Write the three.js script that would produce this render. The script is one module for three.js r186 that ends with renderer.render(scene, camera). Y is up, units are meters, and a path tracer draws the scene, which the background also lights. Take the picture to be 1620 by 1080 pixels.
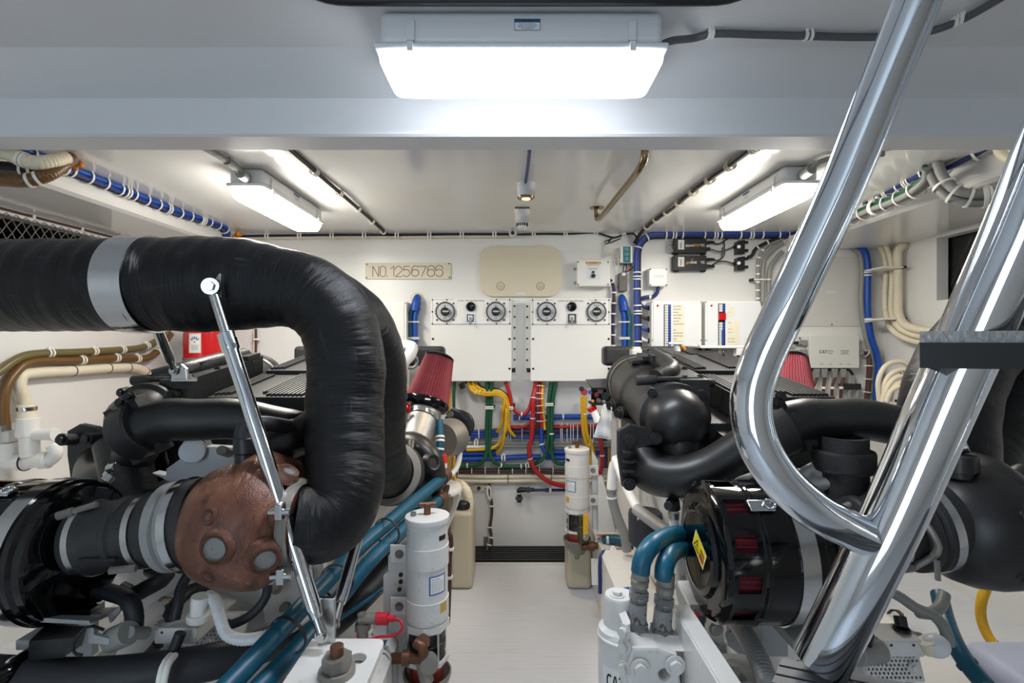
import * as THREE from 'three';
import { RoundedBoxGeometry } from 'three/addons/geometries/RoundedBoxGeometry.js';
import { mergeGeometries } from 'three/addons/utils/BufferGeometryUtils.js';
import { RectAreaLightUniformsLib } from 'three/addons/lights/RectAreaLightUniformsLib.js';
RectAreaLightUniformsLib.init();

// ---------------------------------------------------------------- camera, sky, exposure
const F = 800, CY = 1.23, D = 3.0;                 // focal length in photo pixels, eye height, distance of the aft bulkhead
const scene = new THREE.Scene();
const camera = new THREE.PerspectiveCamera(2 * Math.atan(540 / F) * 180 / Math.PI, 1.5, 0.02, 60);
camera.position.set(0, CY, 0);
camera.lookAt(0, CY, -1);
const renderer = new THREE.WebGLRenderer({ antialias: true });
renderer.toneMapping = THREE.LinearToneMapping;
renderer.toneMappingExposure = 1.42;
renderer.shadowMap.enabled = true;
scene.background = new THREE.Color().setRGB(0.70, 0.85, 1.0);   // daylight through the doorway behind the camera
scene.backgroundIntensity = 2.9;

// ---------------------------------------------------------------- helpers
let seed = 7;
const rnd = () => { seed = (seed * 1664525 + 1013904223) >>> 0; return seed / 4294967296; };
const V = (x, y, z) => new THREE.Vector3(x, y, z);
const P = (px, py, d) => V((px - 810) * d / F, CY - (py - 540) * d / F, -d);   // photo pixel + distance -> metres
const asV = (p) => p.isVector3 ? p.clone() : P(...p);
const used = {};
function numbered(n) { used[n] = (used[n] ?? -1) + 1; return used[n] ? n + '_' + String(used[n]).padStart(3, '0') : n; }
const tops = [];
function thing(name, label, category, group) {
  const o = new THREE.Group(); o.name = numbered(name); o.userData = { label, category };
  if (group) o.userData.group = group;
  scene.add(o); tops.push(o); return o;
}
function obj(parent, name, geo, material, label) {
  if (Array.isArray(geo)) geo = merge(geo);
  const m = new THREE.Mesh(geo, material); m.name = name; m.castShadow = m.receiveShadow = true;
  if (label) m.userData.label = label;
  parent.add(m); return m;
}
function struct(name, geo, material, parent) {
  const m = obj(parent ?? scene, parent ? name : numbered(name), geo, material);
  if (!parent) m.userData.kind = 'structure';
  return m;
}
function merge(list) {
  return mergeGeometries(list.map((g) => { g = g.index ? g.toNonIndexed() : g; for (const k of Object.keys(g.attributes)) if (!['position', 'normal', 'uv'].includes(k)) g.deleteAttribute(k); return g; }));
}
function box(x, y, z, w, h, d, r = 0.003, seg = 2) {
  r = Math.min(r, w * 0.49, h * 0.49, d * 0.49);
  const g = r > 0.0006 ? new RoundedBoxGeometry(w, h, d, seg, r) : new THREE.BoxGeometry(w, h, d);
  return g.translate(x, y, z);
}
// a box whose front face covers the photo rectangle at distance d, thickness t going back
function rect(x0, y0, x1, y1, d, t, r = 0.003) {
  const a = P(x0, y0, d), b = P(x1, y1, d);
  return box((a.x + b.x) / 2, (a.y + b.y) / 2, -d - t / 2, Math.abs(b.x - a.x), Math.abs(a.y - b.y), t, r);
}
function turned(g, center, dir, roll = 0) {            // y axis of g -> dir, origin -> center
  const q = new THREE.Quaternion().setFromUnitVectors(V(0, 1, 0), dir.clone().normalize());
  if (roll) g.rotateY(roll);
  return g.applyQuaternion(q).translate(center.x, center.y, center.z);
}
// revolve [[radius, along], ...] about dir from the point o
function lat(prof, o, dir, seg = 28) {
  const pts = []; let last = null;
  for (const [r, h] of prof) { const p = new THREE.Vector2(Math.max(r, 1e-5), h); if (last && last.distanceTo(p) < 1e-7) continue; pts.push(p); last = p; }
  let g = new THREE.LatheGeometry(pts, seg);
  const per = pts.length; // sharp edges: flat segments along the profile
  g = g.toNonIndexed(); creased(g, 0.6);
  return turned(g, asV(o), dir);
}
function creased(g, ang) {
  const pos = g.attributes.position, n = pos.count, map = new Map(), fn = [];
  const a = V(), b = V(), c = V();
  for (let i = 0; i < n; i += 3) {
    a.fromBufferAttribute(pos, i); b.fromBufferAttribute(pos, i + 1); c.fromBufferAttribute(pos, i + 2);
    const nn = b.clone().sub(a).cross(c.clone().sub(a)); fn.push(nn);
    for (const [k, p] of [[i, a], [i + 1, b], [i + 2, c]]) {
      const key = Math.round(p.x * 2e4) + ',' + Math.round(p.y * 2e4) + ',' + Math.round(p.z * 2e4);
      if (!map.has(key)) map.set(key, []); map.get(key).push(k);
    }
  }
  const nor = new Float32Array(n * 3), cs = Math.cos(ang), un = fn.map((v) => v.clone().normalize());
  for (const ids of map.values()) for (const i of ids) {
    const s = V(), me = un[(i / 3) | 0];
    for (const j of ids) { const k = (j / 3) | 0; if (me.dot(un[k]) > cs) s.add(fn[k]); }
    s.normalize(); nor[i * 3] = s.x; nor[i * 3 + 1] = s.y; nor[i * 3 + 2] = s.z;
  }
  g.setAttribute('normal', new THREE.BufferAttribute(nor, 3)); return g;
}
function cyl(a, b, r, r2 = r, seg = 20, bev = 0) {     // solid cylinder from a to b
  a = asV(a); b = asV(b); const L = a.distanceTo(b), dir = b.clone().sub(a);
  const v = bev || Math.min(r, r2, L) * 0.08;
  return lat([[0, 0], [r - v, 0], [r, v], [r2, L - v], [r2 - v, L], [0, L]], a, dir, seg);
}
function ring(c, dir, r, w, th, seg = 24) {             // flat band round an axis
  return lat([[r, -w / 2], [r + th, -w / 2], [r + th, w / 2], [r, w / 2], [r, -w / 2]], c, dir, seg);
}
function torus(c, dir, R, r, seg = 32, tseg = 10, arc = Math.PI * 2) {
  return turned(new THREE.TorusGeometry(R, r, tseg, seg, arc).rotateX(Math.PI / 2), asV(c), dir);
}
function hexbolt(c, dir, r, h, washer = 1.5) {
  const g = [turned(new THREE.CylinderGeometry(r, r, h, 6).translate(0, h / 2, 0), asV(c), dir)];
  if (washer) g.push(turned(new THREE.CylinderGeometry(r * washer, r * washer, h * 0.2, 16).translate(0, h * 0.1, 0), asV(c), dir));
  return merge(g);
}
function curveOf(pts, closed = false) { return new THREE.CatmullRomCurve3(pts.map(asV), closed, 'centripetal'); }
function framesOf(curve, n) {
  const out = []; let N = null;
  for (let i = 0; i <= n; i++) {
    const p = curve.getPointAt(i / n), T = curve.getTangentAt(i / n).normalize();
    if (!N) { N = V(0, 1, 0); if (Math.abs(T.y) > 0.9) N = V(0, 0, 1); }
    N = N.clone().sub(T.clone().multiplyScalar(N.dot(T))).normalize();
    out.push({ p, T, N: N.clone(), B: T.clone().cross(N) });
  }
  return out;
}
// tube through points; r number, rf(t, s, angle) scales it, off shifts the whole tube in the frame
function sweep(pts, r, o = {}) {
  const curve = pts.getPointAt ? pts : curveOf(pts), L = curve.getLength();
  const n = o.n ?? Math.max(2, Math.min(400, Math.round(L / (o.step ?? Math.max(0.012, r * 0.5))))), k = o.k ?? 12;
  const fr = framesOf(curve, n), pos = [], uv = [], idx = [], off = o.off ?? [0, 0];
  for (let i = 0; i <= n; i++) {
    const { p, N, B } = fr[i], t = i / n;
    for (let j = 0; j <= k; j++) {
      const a = j / k * Math.PI * 2, rr = r * (o.rf ? o.rf(t, t * L, a) : 1), e = o.el ?? 1;
      const x = Math.cos(a) * rr + off[0], y = Math.sin(a) * rr * e + off[1];
      pos.push(p.x + N.x * x + B.x * y, p.y + N.y * x + B.y * y, p.z + N.z * x + B.z * y);
      uv.push(j / k * Math.PI * 2 * r, t * L);
    }
  }
  const w = k + 1;
  for (let i = 0; i < n; i++) for (let j = 0; j < k; j++) { const q = i * w + j; idx.push(q, q + 1, q + w, q + 1, q + w + 1, q + w); }
  if (o.cap !== false) for (const i of [0, n]) {
    const base = pos.length / 3, { p, N, B } = fr[i];
    pos.push(p.x + N.x * off[0] + B.x * off[1], p.y + N.y * off[0] + B.y * off[1], p.z + N.z * off[0] + B.z * off[1]); uv.push(0, 0);
    for (let j = 0; j <= k; j++) { const q = (i * w + j) * 3; pos.push(pos[q], pos[q + 1], pos[q + 2]); uv.push(0, 0); }
    for (let j = 0; j < k; j++) i ? idx.push(base, base + 1 + j, base + 2 + j) : idx.push(base, base + 2 + j, base + 1 + j);
  }
  const g = new THREE.BufferGeometry();
  g.setAttribute('position', new THREE.Float32BufferAttribute(pos, 3)); g.setAttribute('uv', new THREE.Float32BufferAttribute(uv, 2));
  g.setIndex(idx); g.computeVertexNormals(); 
  // weld the seam's normals
  const nm = g.attributes.normal;
  for (let i = 0; i <= n; i++) { const q = i * w, z = q + k, s = V(nm.getX(q) + nm.getX(z), nm.getY(q) + nm.getY(z), nm.getZ(q) + nm.getZ(z)).normalize(); nm.setXYZ(q, s.x, s.y, s.z); nm.setXYZ(z, s.x, s.y, s.z); }
  return g;
}
const corr = (pitch, amp) => (t, s) => 1 + amp * Math.cos(s / pitch * Math.PI * 2);
// flat plate facing the camera: photo polygon at distance d, thickness t going back; holes are [px, py, rpx]
function plate(poly, d, t, bev = 0.002, holes = []) {
  const q = (x, y) => { const p = P(x, y, d); return new THREE.Vector2(p.x, p.y); };
  const sh = new THREE.Shape(poly.map(([x, y]) => q(x, y)));
  for (const [x, y, r] of holes) { const c = q(x, y), h = new THREE.Path(); h.absarc(c.x, c.y, r * d / F, 0, Math.PI * 2); sh.holes.push(h); }
  const g = new THREE.ExtrudeGeometry(sh, { depth: Math.max(t - 2 * bev, 1e-4), bevelEnabled: bev > 0, bevelThickness: bev, bevelSize: bev, bevelOffset: -bev, bevelSegments: 2, curveSegments: 20 });
  return g.translate(0, 0, -d - t + bev);
}
// closed polygon in world (u, v) along two axes, extruded along a third
function prism(poly, o, U, W, dir, len, bev = 0) {
  const sh = new THREE.Shape(poly.map(([a, b]) => new THREE.Vector2(a, b)));
  const g = new THREE.ExtrudeGeometry(sh, { depth: len - 2 * bev, bevelEnabled: bev > 0, bevelThickness: bev, bevelSize: bev, bevelOffset: -bev, bevelSegments: 2, curveSegments: 12 });
  g.translate(0, 0, bev);
  const m = new THREE.Matrix4().makeBasis(U, W, dir).setPosition(o);
  g.applyMatrix4(m);
  if (m.determinant() < 0) { const i = g.attributes; for (const a of Object.values(i)) { const s = a.itemSize; for (let k = 0; k < a.count; k += 3) for (let c = 0; c < s; c++) { const x = a.array[(k + 1) * s + c]; a.array[(k + 1) * s + c] = a.array[(k + 2) * s + c]; a.array[(k + 2) * s + c] = x; } } g.computeVertexNormals(); }
  return g;
}
// closed convex-ish hull from 8 corners (front quad, back quad), each quad counterclockwise seen from the front
function hexa(f, b) {
  const p = [...f, ...b].map(asV), quads = [[0, 1, 2, 3], [5, 4, 7, 6], [4, 0, 3, 7], [1, 5, 6, 2], [3, 2, 6, 7], [4, 5, 1, 0]];
  const pos = [], uv = [];
  for (const q of quads) {
    const [a, b2, c, d2] = q.map((i) => p[i]), w = a.distanceTo(b2), h = b2.distanceTo(c);
    for (const [v, s, t] of [[a, 0, 0], [b2, w, 0], [c, w, h], [a, 0, 0], [c, w, h], [d2, 0, h]]) { pos.push(v.x, v.y, v.z); uv.push(s, t); }
  }
  const g = new THREE.BufferGeometry();
  g.setAttribute('position', new THREE.Float32BufferAttribute(pos, 3)); g.setAttribute('uv', new THREE.Float32BufferAttribute(uv, 2)); g.computeVertexNormals();
  return g;
}

// ---------------------------------------------------------------- textures
const ihash = (x, y, s) => { let h = (x * 374761393 + y * 668265263 + s * 1442695041) | 0; h = Math.imul(h ^ (h >>> 13), 1274126177); return ((h ^ (h >>> 16)) >>> 0) / 4294967296; };
function vnoise(x, y, s, wx, wy) {
  const xi = Math.floor(x), yi = Math.floor(y), fx = x - xi, fy = y - yi, u = fx * fx * (3 - 2 * fx), v = fy * fy * (3 - 2 * fy);
  const m = (a, n) => ((a % n) + n) % n, h = (a, b) => ihash(m(a, wx), m(b, wy), s);
  return (h(xi, yi) * (1 - u) + h(xi + 1, yi) * u) * (1 - v) + (h(xi, yi + 1) * (1 - u) + h(xi + 1, yi + 1) * u) * v;
}
function tex(n, size, fn, srgb) {                       // n x n pixels, tile of `size` metres; fn(u, v) -> grey or [r, g, b] 0..1
  const a = new Uint8Array(n * n * 4);
  for (let y = 0; y < n; y++) for (let x = 0; x < n; x++) {
    const c = fn(x / n, y / n), q = (y * n + x) * 4, k = Array.isArray(c) ? c : [c, c, c];
    a[q] = k[0] * 255; a[q + 1] = k[1] * 255; a[q + 2] = k[2] * 255; a[q + 3] = 255;
  }
  const t = new THREE.DataTexture(a, n, n); t.wrapS = t.wrapT = THREE.RepeatWrapping; t.magFilter = THREE.LinearFilter; t.minFilter = THREE.LinearMipmapLinearFilter; t.generateMipmaps = true;
  if (srgb) t.colorSpace = THREE.SRGBColorSpace;
  t.repeat.set(1 / size, 1 / size); t.needsUpdate = true; return t;
}
const fbm = (u, v, f, s, oct = 4, fy = f) => { let a = 0, w = 0.5, t = 0; for (let i = 0; i < oct; i++) { a += w * vnoise(u * f, v * fy, s + i, f, fy); t += w; w *= 0.55; f *= 2; fy *= 2; } return a / t; };
const castBump = tex(256, 0.12, (u, v) => fbm(u, v, 24, 3, 4));
const weaveBump = tex(512, 0.30, (u, v) => 0.55 * fbm(u, v, 3, 9, 4, 22) + 0.25 * fbm(u, v, 6, 4, 3) + 0.10 * ((Math.sin(u * 120 * 6.2832) * Math.sin(v * 120 * 6.2832)) * 0.5 + 0.5));
const weaveColor = tex(512, 0.45, (u, v) => { const n = fbm(u, v, 4, 31, 4, 12), s = Math.max(0, fbm(u, v, 40, 12, 2, 7) - 0.74) * 2.0, k = 0.13 + 0.075 * n + s * 0.5; return [k, k, k * 1.03]; }, true);
const blackColor = tex(256, 0.5, (u, v) => { const n = fbm(u, v, 8, 51), s = ihash((u * 256) | 0, (v * 256) | 0, 5) > 0.9985 ? 0.28 : 0, k = 0.115 + 0.05 * n + s; return [k, k, k * 1.02]; }, true);
const rustColor = tex(512, 0.5, (u, v) => {
  const n = fbm(u, v, 7, 61, 5), m = fbm(u, v, 14, 71, 4), g = fbm(u, v, 30, 81, 3);
  const a = [0.43, 0.28, 0.22], b = [0.56, 0.40, 0.33], c = [0.30, 0.20, 0.17], d = [0.64, 0.53, 0.48];
  const t = Math.min(1, Math.max(0, (n - 0.3) * 2.2)), s = Math.min(1, Math.max(0, (m - 0.52) * 3)), w = Math.min(1, Math.max(0, (g * 0.5 + n * 0.5 - 0.62) * 6));
  return [0, 1, 2].map((i) => { let x = a[i] * (1 - t) + b[i] * t; x = x * (1 - s) + c[i] * s; return x * (1 - w) + d[i] * w; });
}, true);
const paintWear = tex(512, 0.9, (u, v) => { const n = fbm(u, v, 5, 91, 5), g = fbm(u, v, 26, 92, 3), s = Math.max(0, g - 0.70) * 1.6, k = 0.90 + 0.035 * n; return [k - s * 0.25, k - 0.008 - s * 0.36, k - 0.02 - s * 0.5]; }, true);
const wallColor = tex(512, 1.6, (u, v) => { const n = fbm(u, v, 4, 21, 5), k = 0.885 + 0.03 * n; return [k, k - 0.006, k - 0.022]; }, true);
const floorColor = tex(1024, 1.0, (u, v) => { const n = fbm(u, v, 5, 17, 5), st = fbm(u, v, 9, 18, 4, 40), line = (v * 42 % 1) < 0.11 ? 0.16 * Math.max(0, st - 0.30) * (0.4 + n) : 0, sp = ihash((u * 1024) | 0, (v * 1024) | 0, 3) > 0.9992 ? 0.25 : 0, k = 0.865 + 0.035 * n - line - 0.06 * Math.max(0, st - 0.6) - sp; return [k, k - 0.004, k - 0.012]; }, true);
const floorBump = tex(512, 0.2, (u, v) => { const p = v * 8 % 1; return (p < 0.12 ? 0.3 : 0.75) + 0.1 * fbm(u, v, 60, 5, 2); });
const smudge = tex(512, 1.0, (u, v) => 0.16 + 0.12 * fbm(u, v, 6, 41, 5) + 0.05 * fbm(u, v, 50, 42, 2));
const corrode = tex(256, 1.0, (u, v) => { const n = fbm(u, v, 6, 101, 5), g = fbm(u, v, 18, 102, 3), w = Math.max(0, Math.min(1, (n - 0.5) * 6)), d = Math.max(0, Math.min(1, (g - 0.58) * 7)); const k = (0.60 + 0.12 * g) * (1 - w) + 0.90 * w; return [k * (1 - d * 0.42), k * (1 - d * 0.46), k * (1 - d * 0.50)]; }, true);
const brushed = tex(256, 0.2, (u, v) => 0.10 + 0.14 * fbm(u, v, 4, 44, 4, 60));
function canvasTex(w, h, draw) {
  const c = document.createElement('canvas'); c.width = w; c.height = h; const x = c.getContext('2d'); draw(x, w, h);
  const t = new THREE.CanvasTexture(c); t.colorSpace = THREE.SRGBColorSpace; t.anisotropy = 4; return t;
}
// ---------------------------------------------------------------- materials
const std = (color, rough = 0.5, metal = 0, o = {}) => new THREE.MeshPhysicalMaterial({ color: typeof color === 'number' ? color : new THREE.Color().setRGB(...color), roughness: rough, metalness: metal, ...o });
const M = {
  wall: std(0xffffff, 0.32, 0, { map: wallColor }),
  ceil: std(0xffffff, 0.13, 0, { map: wallColor }),
  ceilFront: std(0xf6f9ff, 0.45, 0, { map: wallColor }),
  floor: std(0xf2f5fc, 0.42, 0, { map: floorColor, bumpMap: floorBump, bumpScale: 0.0006 }),
  white: std(0xe9e9e8, 0.35, 0, { map: paintWear }),
  panel: std(0xeceae4, 0.33),
  panelGrey: std(0xd9d8d3, 0.4),
  cream: std(0xd8cfb6, 0.45),
  creamHose: std(0xe0d6bd, 0.45),
  pvc: std(0xe9e7e1, 0.3),
  plastic: std(0xdadbdc, 0.4),
  tie: std(0xeeebe2, 0.5),
  black: std(0xffffff, 0.42, 0, { map: blackColor, bumpMap: castBump, bumpScale: 0.0009 }),
  blackSmooth: std(0xe6e6e6, 0.38, 0, { map: blackColor }),
  gloss: std(0x07080a, 0.07, 0, { specularIntensity: 0.85 }),
  rubber: std(0xffffff, 0.5, 0, { map: blackColor, bumpMap: castBump, bumpScale: 0.0004 }),
  wrap: std(0x90929a, 0.30, 0, { specularIntensity: 0.5, map: weaveColor, bumpMap: weaveBump, bumpScale: 0.006 }),
  hoseBlack: std(0x1d1f24, 0.55),
  plasticBlack: std(0x17181a, 0.4),
  chrome: std(0xd9dde2, 0.06, 1),
  steel: std(0xb9bab8, 0.24, 1, { roughnessMap: null }),
  bandSteel: std(0xc9cacb, 0.13, 1),
  castAlu: std(0x9a9a98, 0.42, 0.75, { bumpMap: castBump, bumpScale: 0.0006 }),
  greyPaint: std(0xa2a3a3, 0.4, 0.1, { bumpMap: castBump, bumpScale: 0.0003 }),
  zinc: std(0x9a968f, 0.4, 0.75, { bumpMap: castBump, bumpScale: 0.001 }),
  corroded: std(0xffffff, 0.5, 0.1, { map: corrode, bumpMap: castBump, bumpScale: 0.002 }),
  brass: std(0x6e4b38, 0.45, 0.6),
  bronze: std(0x8a7a5c, 0.2, 1),
  sleeve: std(0x8b8b89, 0.5),
  castGrey: std(0xc2c4c8, 0.4, 0.1, { bumpMap: castBump, bumpScale: 0.0003 }),
  rust: std(0xece0d6, 0.40, 0.15, { map: rustColor, bumpMap: castBump, bumpScale: 0.0012 }),
  teal: std(0x0c5068, 0.42),
  blue: std(0x164aa6, 0.42),
  blueDark: std(0x1c2c66, 0.45),
  brown: std(0x4e2f27, 0.5),
  brownHose: std(0x6a4a22, 0.35),
  oliveHose: std(0x6b5f38, 0.35),
  green: std(0x145236, 0.42),
  yellow: std(0xe0ac1c, 0.42),
  red: std(0xb01f26, 0.42),
  redPaint: std(0xc01016, 0.25),
  orange: std(0xc8781e, 0.5),
  greyCable: std(0x8b8b87, 0.5),
  greyDark: std(0x55575a, 0.5),
  filterRed: std(0x7f2b36, 0.7),
  amber: new THREE.MeshPhysicalMaterial({ color: 0xb84a3e, roughness: 0.15, transmission: 0.45, thickness: 0.02, ior: 1.45, attenuationColor: new THREE.Color(0xc03a28), attenuationDistance: 0.08 }),
  bowl: new THREE.MeshPhysicalMaterial({ color: 0x8e8a80, roughness: 0.25, transmission: 0.35, thickness: 0.01, ior: 1.45 }),
  jug: std(0xc9c0a8, 0.42, 0, { transmission: 0.15, thickness: 0 }),
  ink: std(0x15161a, 0.6),
};

// ================================================================ the room
const XL = -2.05, XR = 2.2, ZB = -D, ZF = 1.5, HB = CY + 0.6375, HS = CY + 0.545, HF = CY + 0.74, TW = 0.06;
const uvBox = (g, s = 1) => { // metres as uv, by dominant normal
  g = g.index ? g.toNonIndexed() : g; const p = g.attributes.position, n = g.attributes.normal, uv = [];
  for (let i = 0; i < p.count; i++) { const a = [Math.abs(n.getX(i)), Math.abs(n.getY(i)), Math.abs(n.getZ(i))], x = p.getX(i), y = p.getY(i), z = p.getZ(i); a[0] > a[1] && a[0] > a[2] ? uv.push(z, y) : a[1] > a[2] ? uv.push(x, z) : uv.push(x, y); }
  g.setAttribute('uv', new THREE.Float32BufferAttribute(uv, 2)); return g;
};
const span = (x0, x1, y0, y1, z0, z1) => uvBox(box((x0 + x1) / 2, (y0 + y1) / 2, (z0 + z1) / 2, x1 - x0, y1 - y0, z1 - z0, 0));
struct('floor', span(XL - TW, XR + TW, -TW, 0, ZB - TW, ZF + TW), M.floor);
struct('wall_back', span(XL - TW, XR + TW, 0, HB, ZB - TW, ZB), M.wall);
{ // wall behind the camera with the open doorway that lets the daylight in
  const a = -1.15, b = -0.2, y0 = 0.25, y1 = 1.85;
  struct('wall_rear', [span(XL - TW, a, 0, HF, ZF, ZF + TW), span(b, XR + TW, 0, HF, ZF, ZF + TW), span(a, b, 0, y0, ZF, ZF + TW), span(a, b, y1, HF, ZF, ZF + TW)], M.wall);
}
{ // left wall with the air vent opening and the duct behind it
  const y0 = CY + 0.20, y1 = CY + 0.512, za = -2.58, zb = -1.75, x2 = XL - 0.7;
  struct('wall_left', [span(XL - TW, XL, 0, y0, ZB, ZF), span(XL - TW, XL, y1, HF, ZB, ZF), span(XL - TW, XL, y0, y1, ZB, za), span(XL - TW, XL, y0, y1, zb, ZF)], M.wall);
  struct('vent_duct', [span(x2, XL - TW, y0 - 0.02, y0, za, zb), span(x2, XL - TW, y1, y1 + 0.02, za, zb), span(x2, XL - TW, y0, y1, za - 0.02, za), span(x2, XL - TW, y0, y1, zb, zb + 0.02), span(x2 - 0.02, x2, y0 - 0.02, y1 + 0.02, za - 0.02, zb + 0.02)], M.rubber);
}
// right wall with a rectangular opening
{
  const o = [[2.18, 2.62], [CY + 0.212, CY + 0.535]];
  const w = [span(XR, XR + TW, 0, o[1][0], ZB, ZF), span(XR, XR + TW, o[1][1], HF, ZB, ZF), span(XR, XR + TW, o[1][0], o[1][1], ZB, -o[0][1]), span(XR, XR + TW, o[1][0], o[1][1], -o[0][0], ZF)];
  struct('wall_right', w, M.wall);
}
struct('ceiling', span(XL, XR, HB, HB + TW, ZB - TW, -1.50), M.ceil);
{ // deck over the near half with a hatch
  const sh = new THREE.Shape([[XL, -1.275], [XR, -1.275], [XR, ZF + TW], [XL, ZF + TW]].map(([x, z]) => new THREE.Vector2(x, -z)));
  const h = new THREE.Path(), x0 = -0.44, x1 = 0.51, z0 = -0.25, z1 = -1.085, r = 0.09;
  h.moveTo(x0 + r, -z0); h.lineTo(x1 - r, -z0); h.quadraticCurveTo(x1, -z0, x1, -z0 + r); h.lineTo(x1, -z1 - r); h.quadraticCurveTo(x1, -z1, x1 - r, -z1); h.lineTo(x0 + r, -z1); h.quadraticCurveTo(x0, -z1, x0, -z1 - r); h.lineTo(x0, -z0 + r); h.quadraticCurveTo(x0, -z0, x0 + r, -z0);
  sh.holes.push(h);
  const g = new THREE.ExtrudeGeometry(sh, { depth: TW, bevelEnabled: false, curveSegments: 10 }).rotateX(-Math.PI / 2).translate(0, HF, 0);
  struct('ceiling', uvBox(g), M.ceilFront);
  const lid = thing('deck_hatch', 'pale closed deck hatch lid inside the black rubber gasket', 'hatch');
  obj(lid, 'lid', uvBox(box((x0 + x1) / 2, HF + 0.035, (z0 + z1) / 2, x1 - x0 - 0.004, 0.04, z0 - z1 - 0.004, 0.01)), M.ceilFront);
  const t = thing('hatch_gasket', 'black rubber and bright metal gasket around the deck hatch lid', 'gasket');
  const c = h.getPoints(12).slice(0, -1).map((p) => V(p.x, HF - 0.006, -p.y));
  const loop = new THREE.CatmullRomCurve3(c, true, 'centripetal');
  obj(t, 'rubber_seal', sweep(loop, 0.013, { n: 160, k: 10, cap: false }), M.plasticBlack);
  const c2 = c.map((p) => V(0.035 + (p.x - 0.035) * 0.978, HF - 0.004, -0.6675 + (p.z + 0.6675) * 0.974));
  obj(t, 'metal_rim', sweep(new THREE.CatmullRomCurve3(c2, true, 'centripetal'), 0.009, { n: 160, k: 10, cap: false }), M.chrome);
}
// transverse deck beam: sloped fillet, face, underside
struct('ceiling_beam', uvBox(prism([[1.27, CY + 0.741], [1.42, CY + 0.683], [1.42, CY + 0.583], [1.426, CY + 0.577], [1.524, CY + 0.577], [1.53, CY + 0.583], [1.53, CY + 0.80], [1.27, CY + 0.80]], V(XL, 0, 0), V(0, 0, -1), V(0, 1, 0), V(1, 0, 0), XR - XL)), M.ceilFront);
// side soffits
for (const s of [-1, 1]) {
  const xi = 1.62 * s, xo = s < 0 ? XL : XR;
  const rr = 0.03, poly = [[xi, HB + 0.02], [xi, HS + rr], [xi + s * rr * 0.3, HS + rr * 0.3], [xi + s * rr, HS], [xo, HS], [xo, HB + 0.02]];
  struct('trim_' + (s < 0 ? 1 : 2), uvBox(prism(poly, V(0, 0, -1.528), V(1, 0, 0), V(0, 1, 0), V(0, 0, -1), D - 1.528)), M.ceil);
}
// gusset at the beam end
struct('trim_3', uvBox(prism([[1.53, HB], [1.53, HS - 0.01], [1.62, HS + 0.03], [1.78, HB]], V(XL, 0, 0), V(0, 0, -1), V(0, 1, 0), V(1, 0, 0), 0.42)), M.wall);

// ---------------------------------------------------------------- lamps
function lampLabelTex() {
  return canvasTex(256, 112, (x, w, h) => {
    x.fillStyle = '#dfe4e8'; x.fillRect(0, 0, w, h); x.strokeStyle = '#1c3a58'; x.lineWidth = 6; x.strokeRect(2, 2, w - 4, h - 4);
    x.fillStyle = '#2b5a7c'; x.fillRect(5, 5, w - 10, 30); x.fillStyle = '#0e2233'; x.font = 'bold 24px sans-serif'; x.textAlign = 'center'; x.fillText('NOTICE', w / 2, 29);
    x.font = 'bold 12px sans-serif'; ['FIXTURE IS PROTECTED BY A', 'THERMAL CUT OFF DEVICE THAT', 'MAY SHUT OFF THE FIXTURE AT', 'HIGH TEMPERATURES'].forEach((s, i) => x.fillText(s, w / 2, 52 + i * 15));
  });
}
const noticeTex = lampLabelTex();
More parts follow.
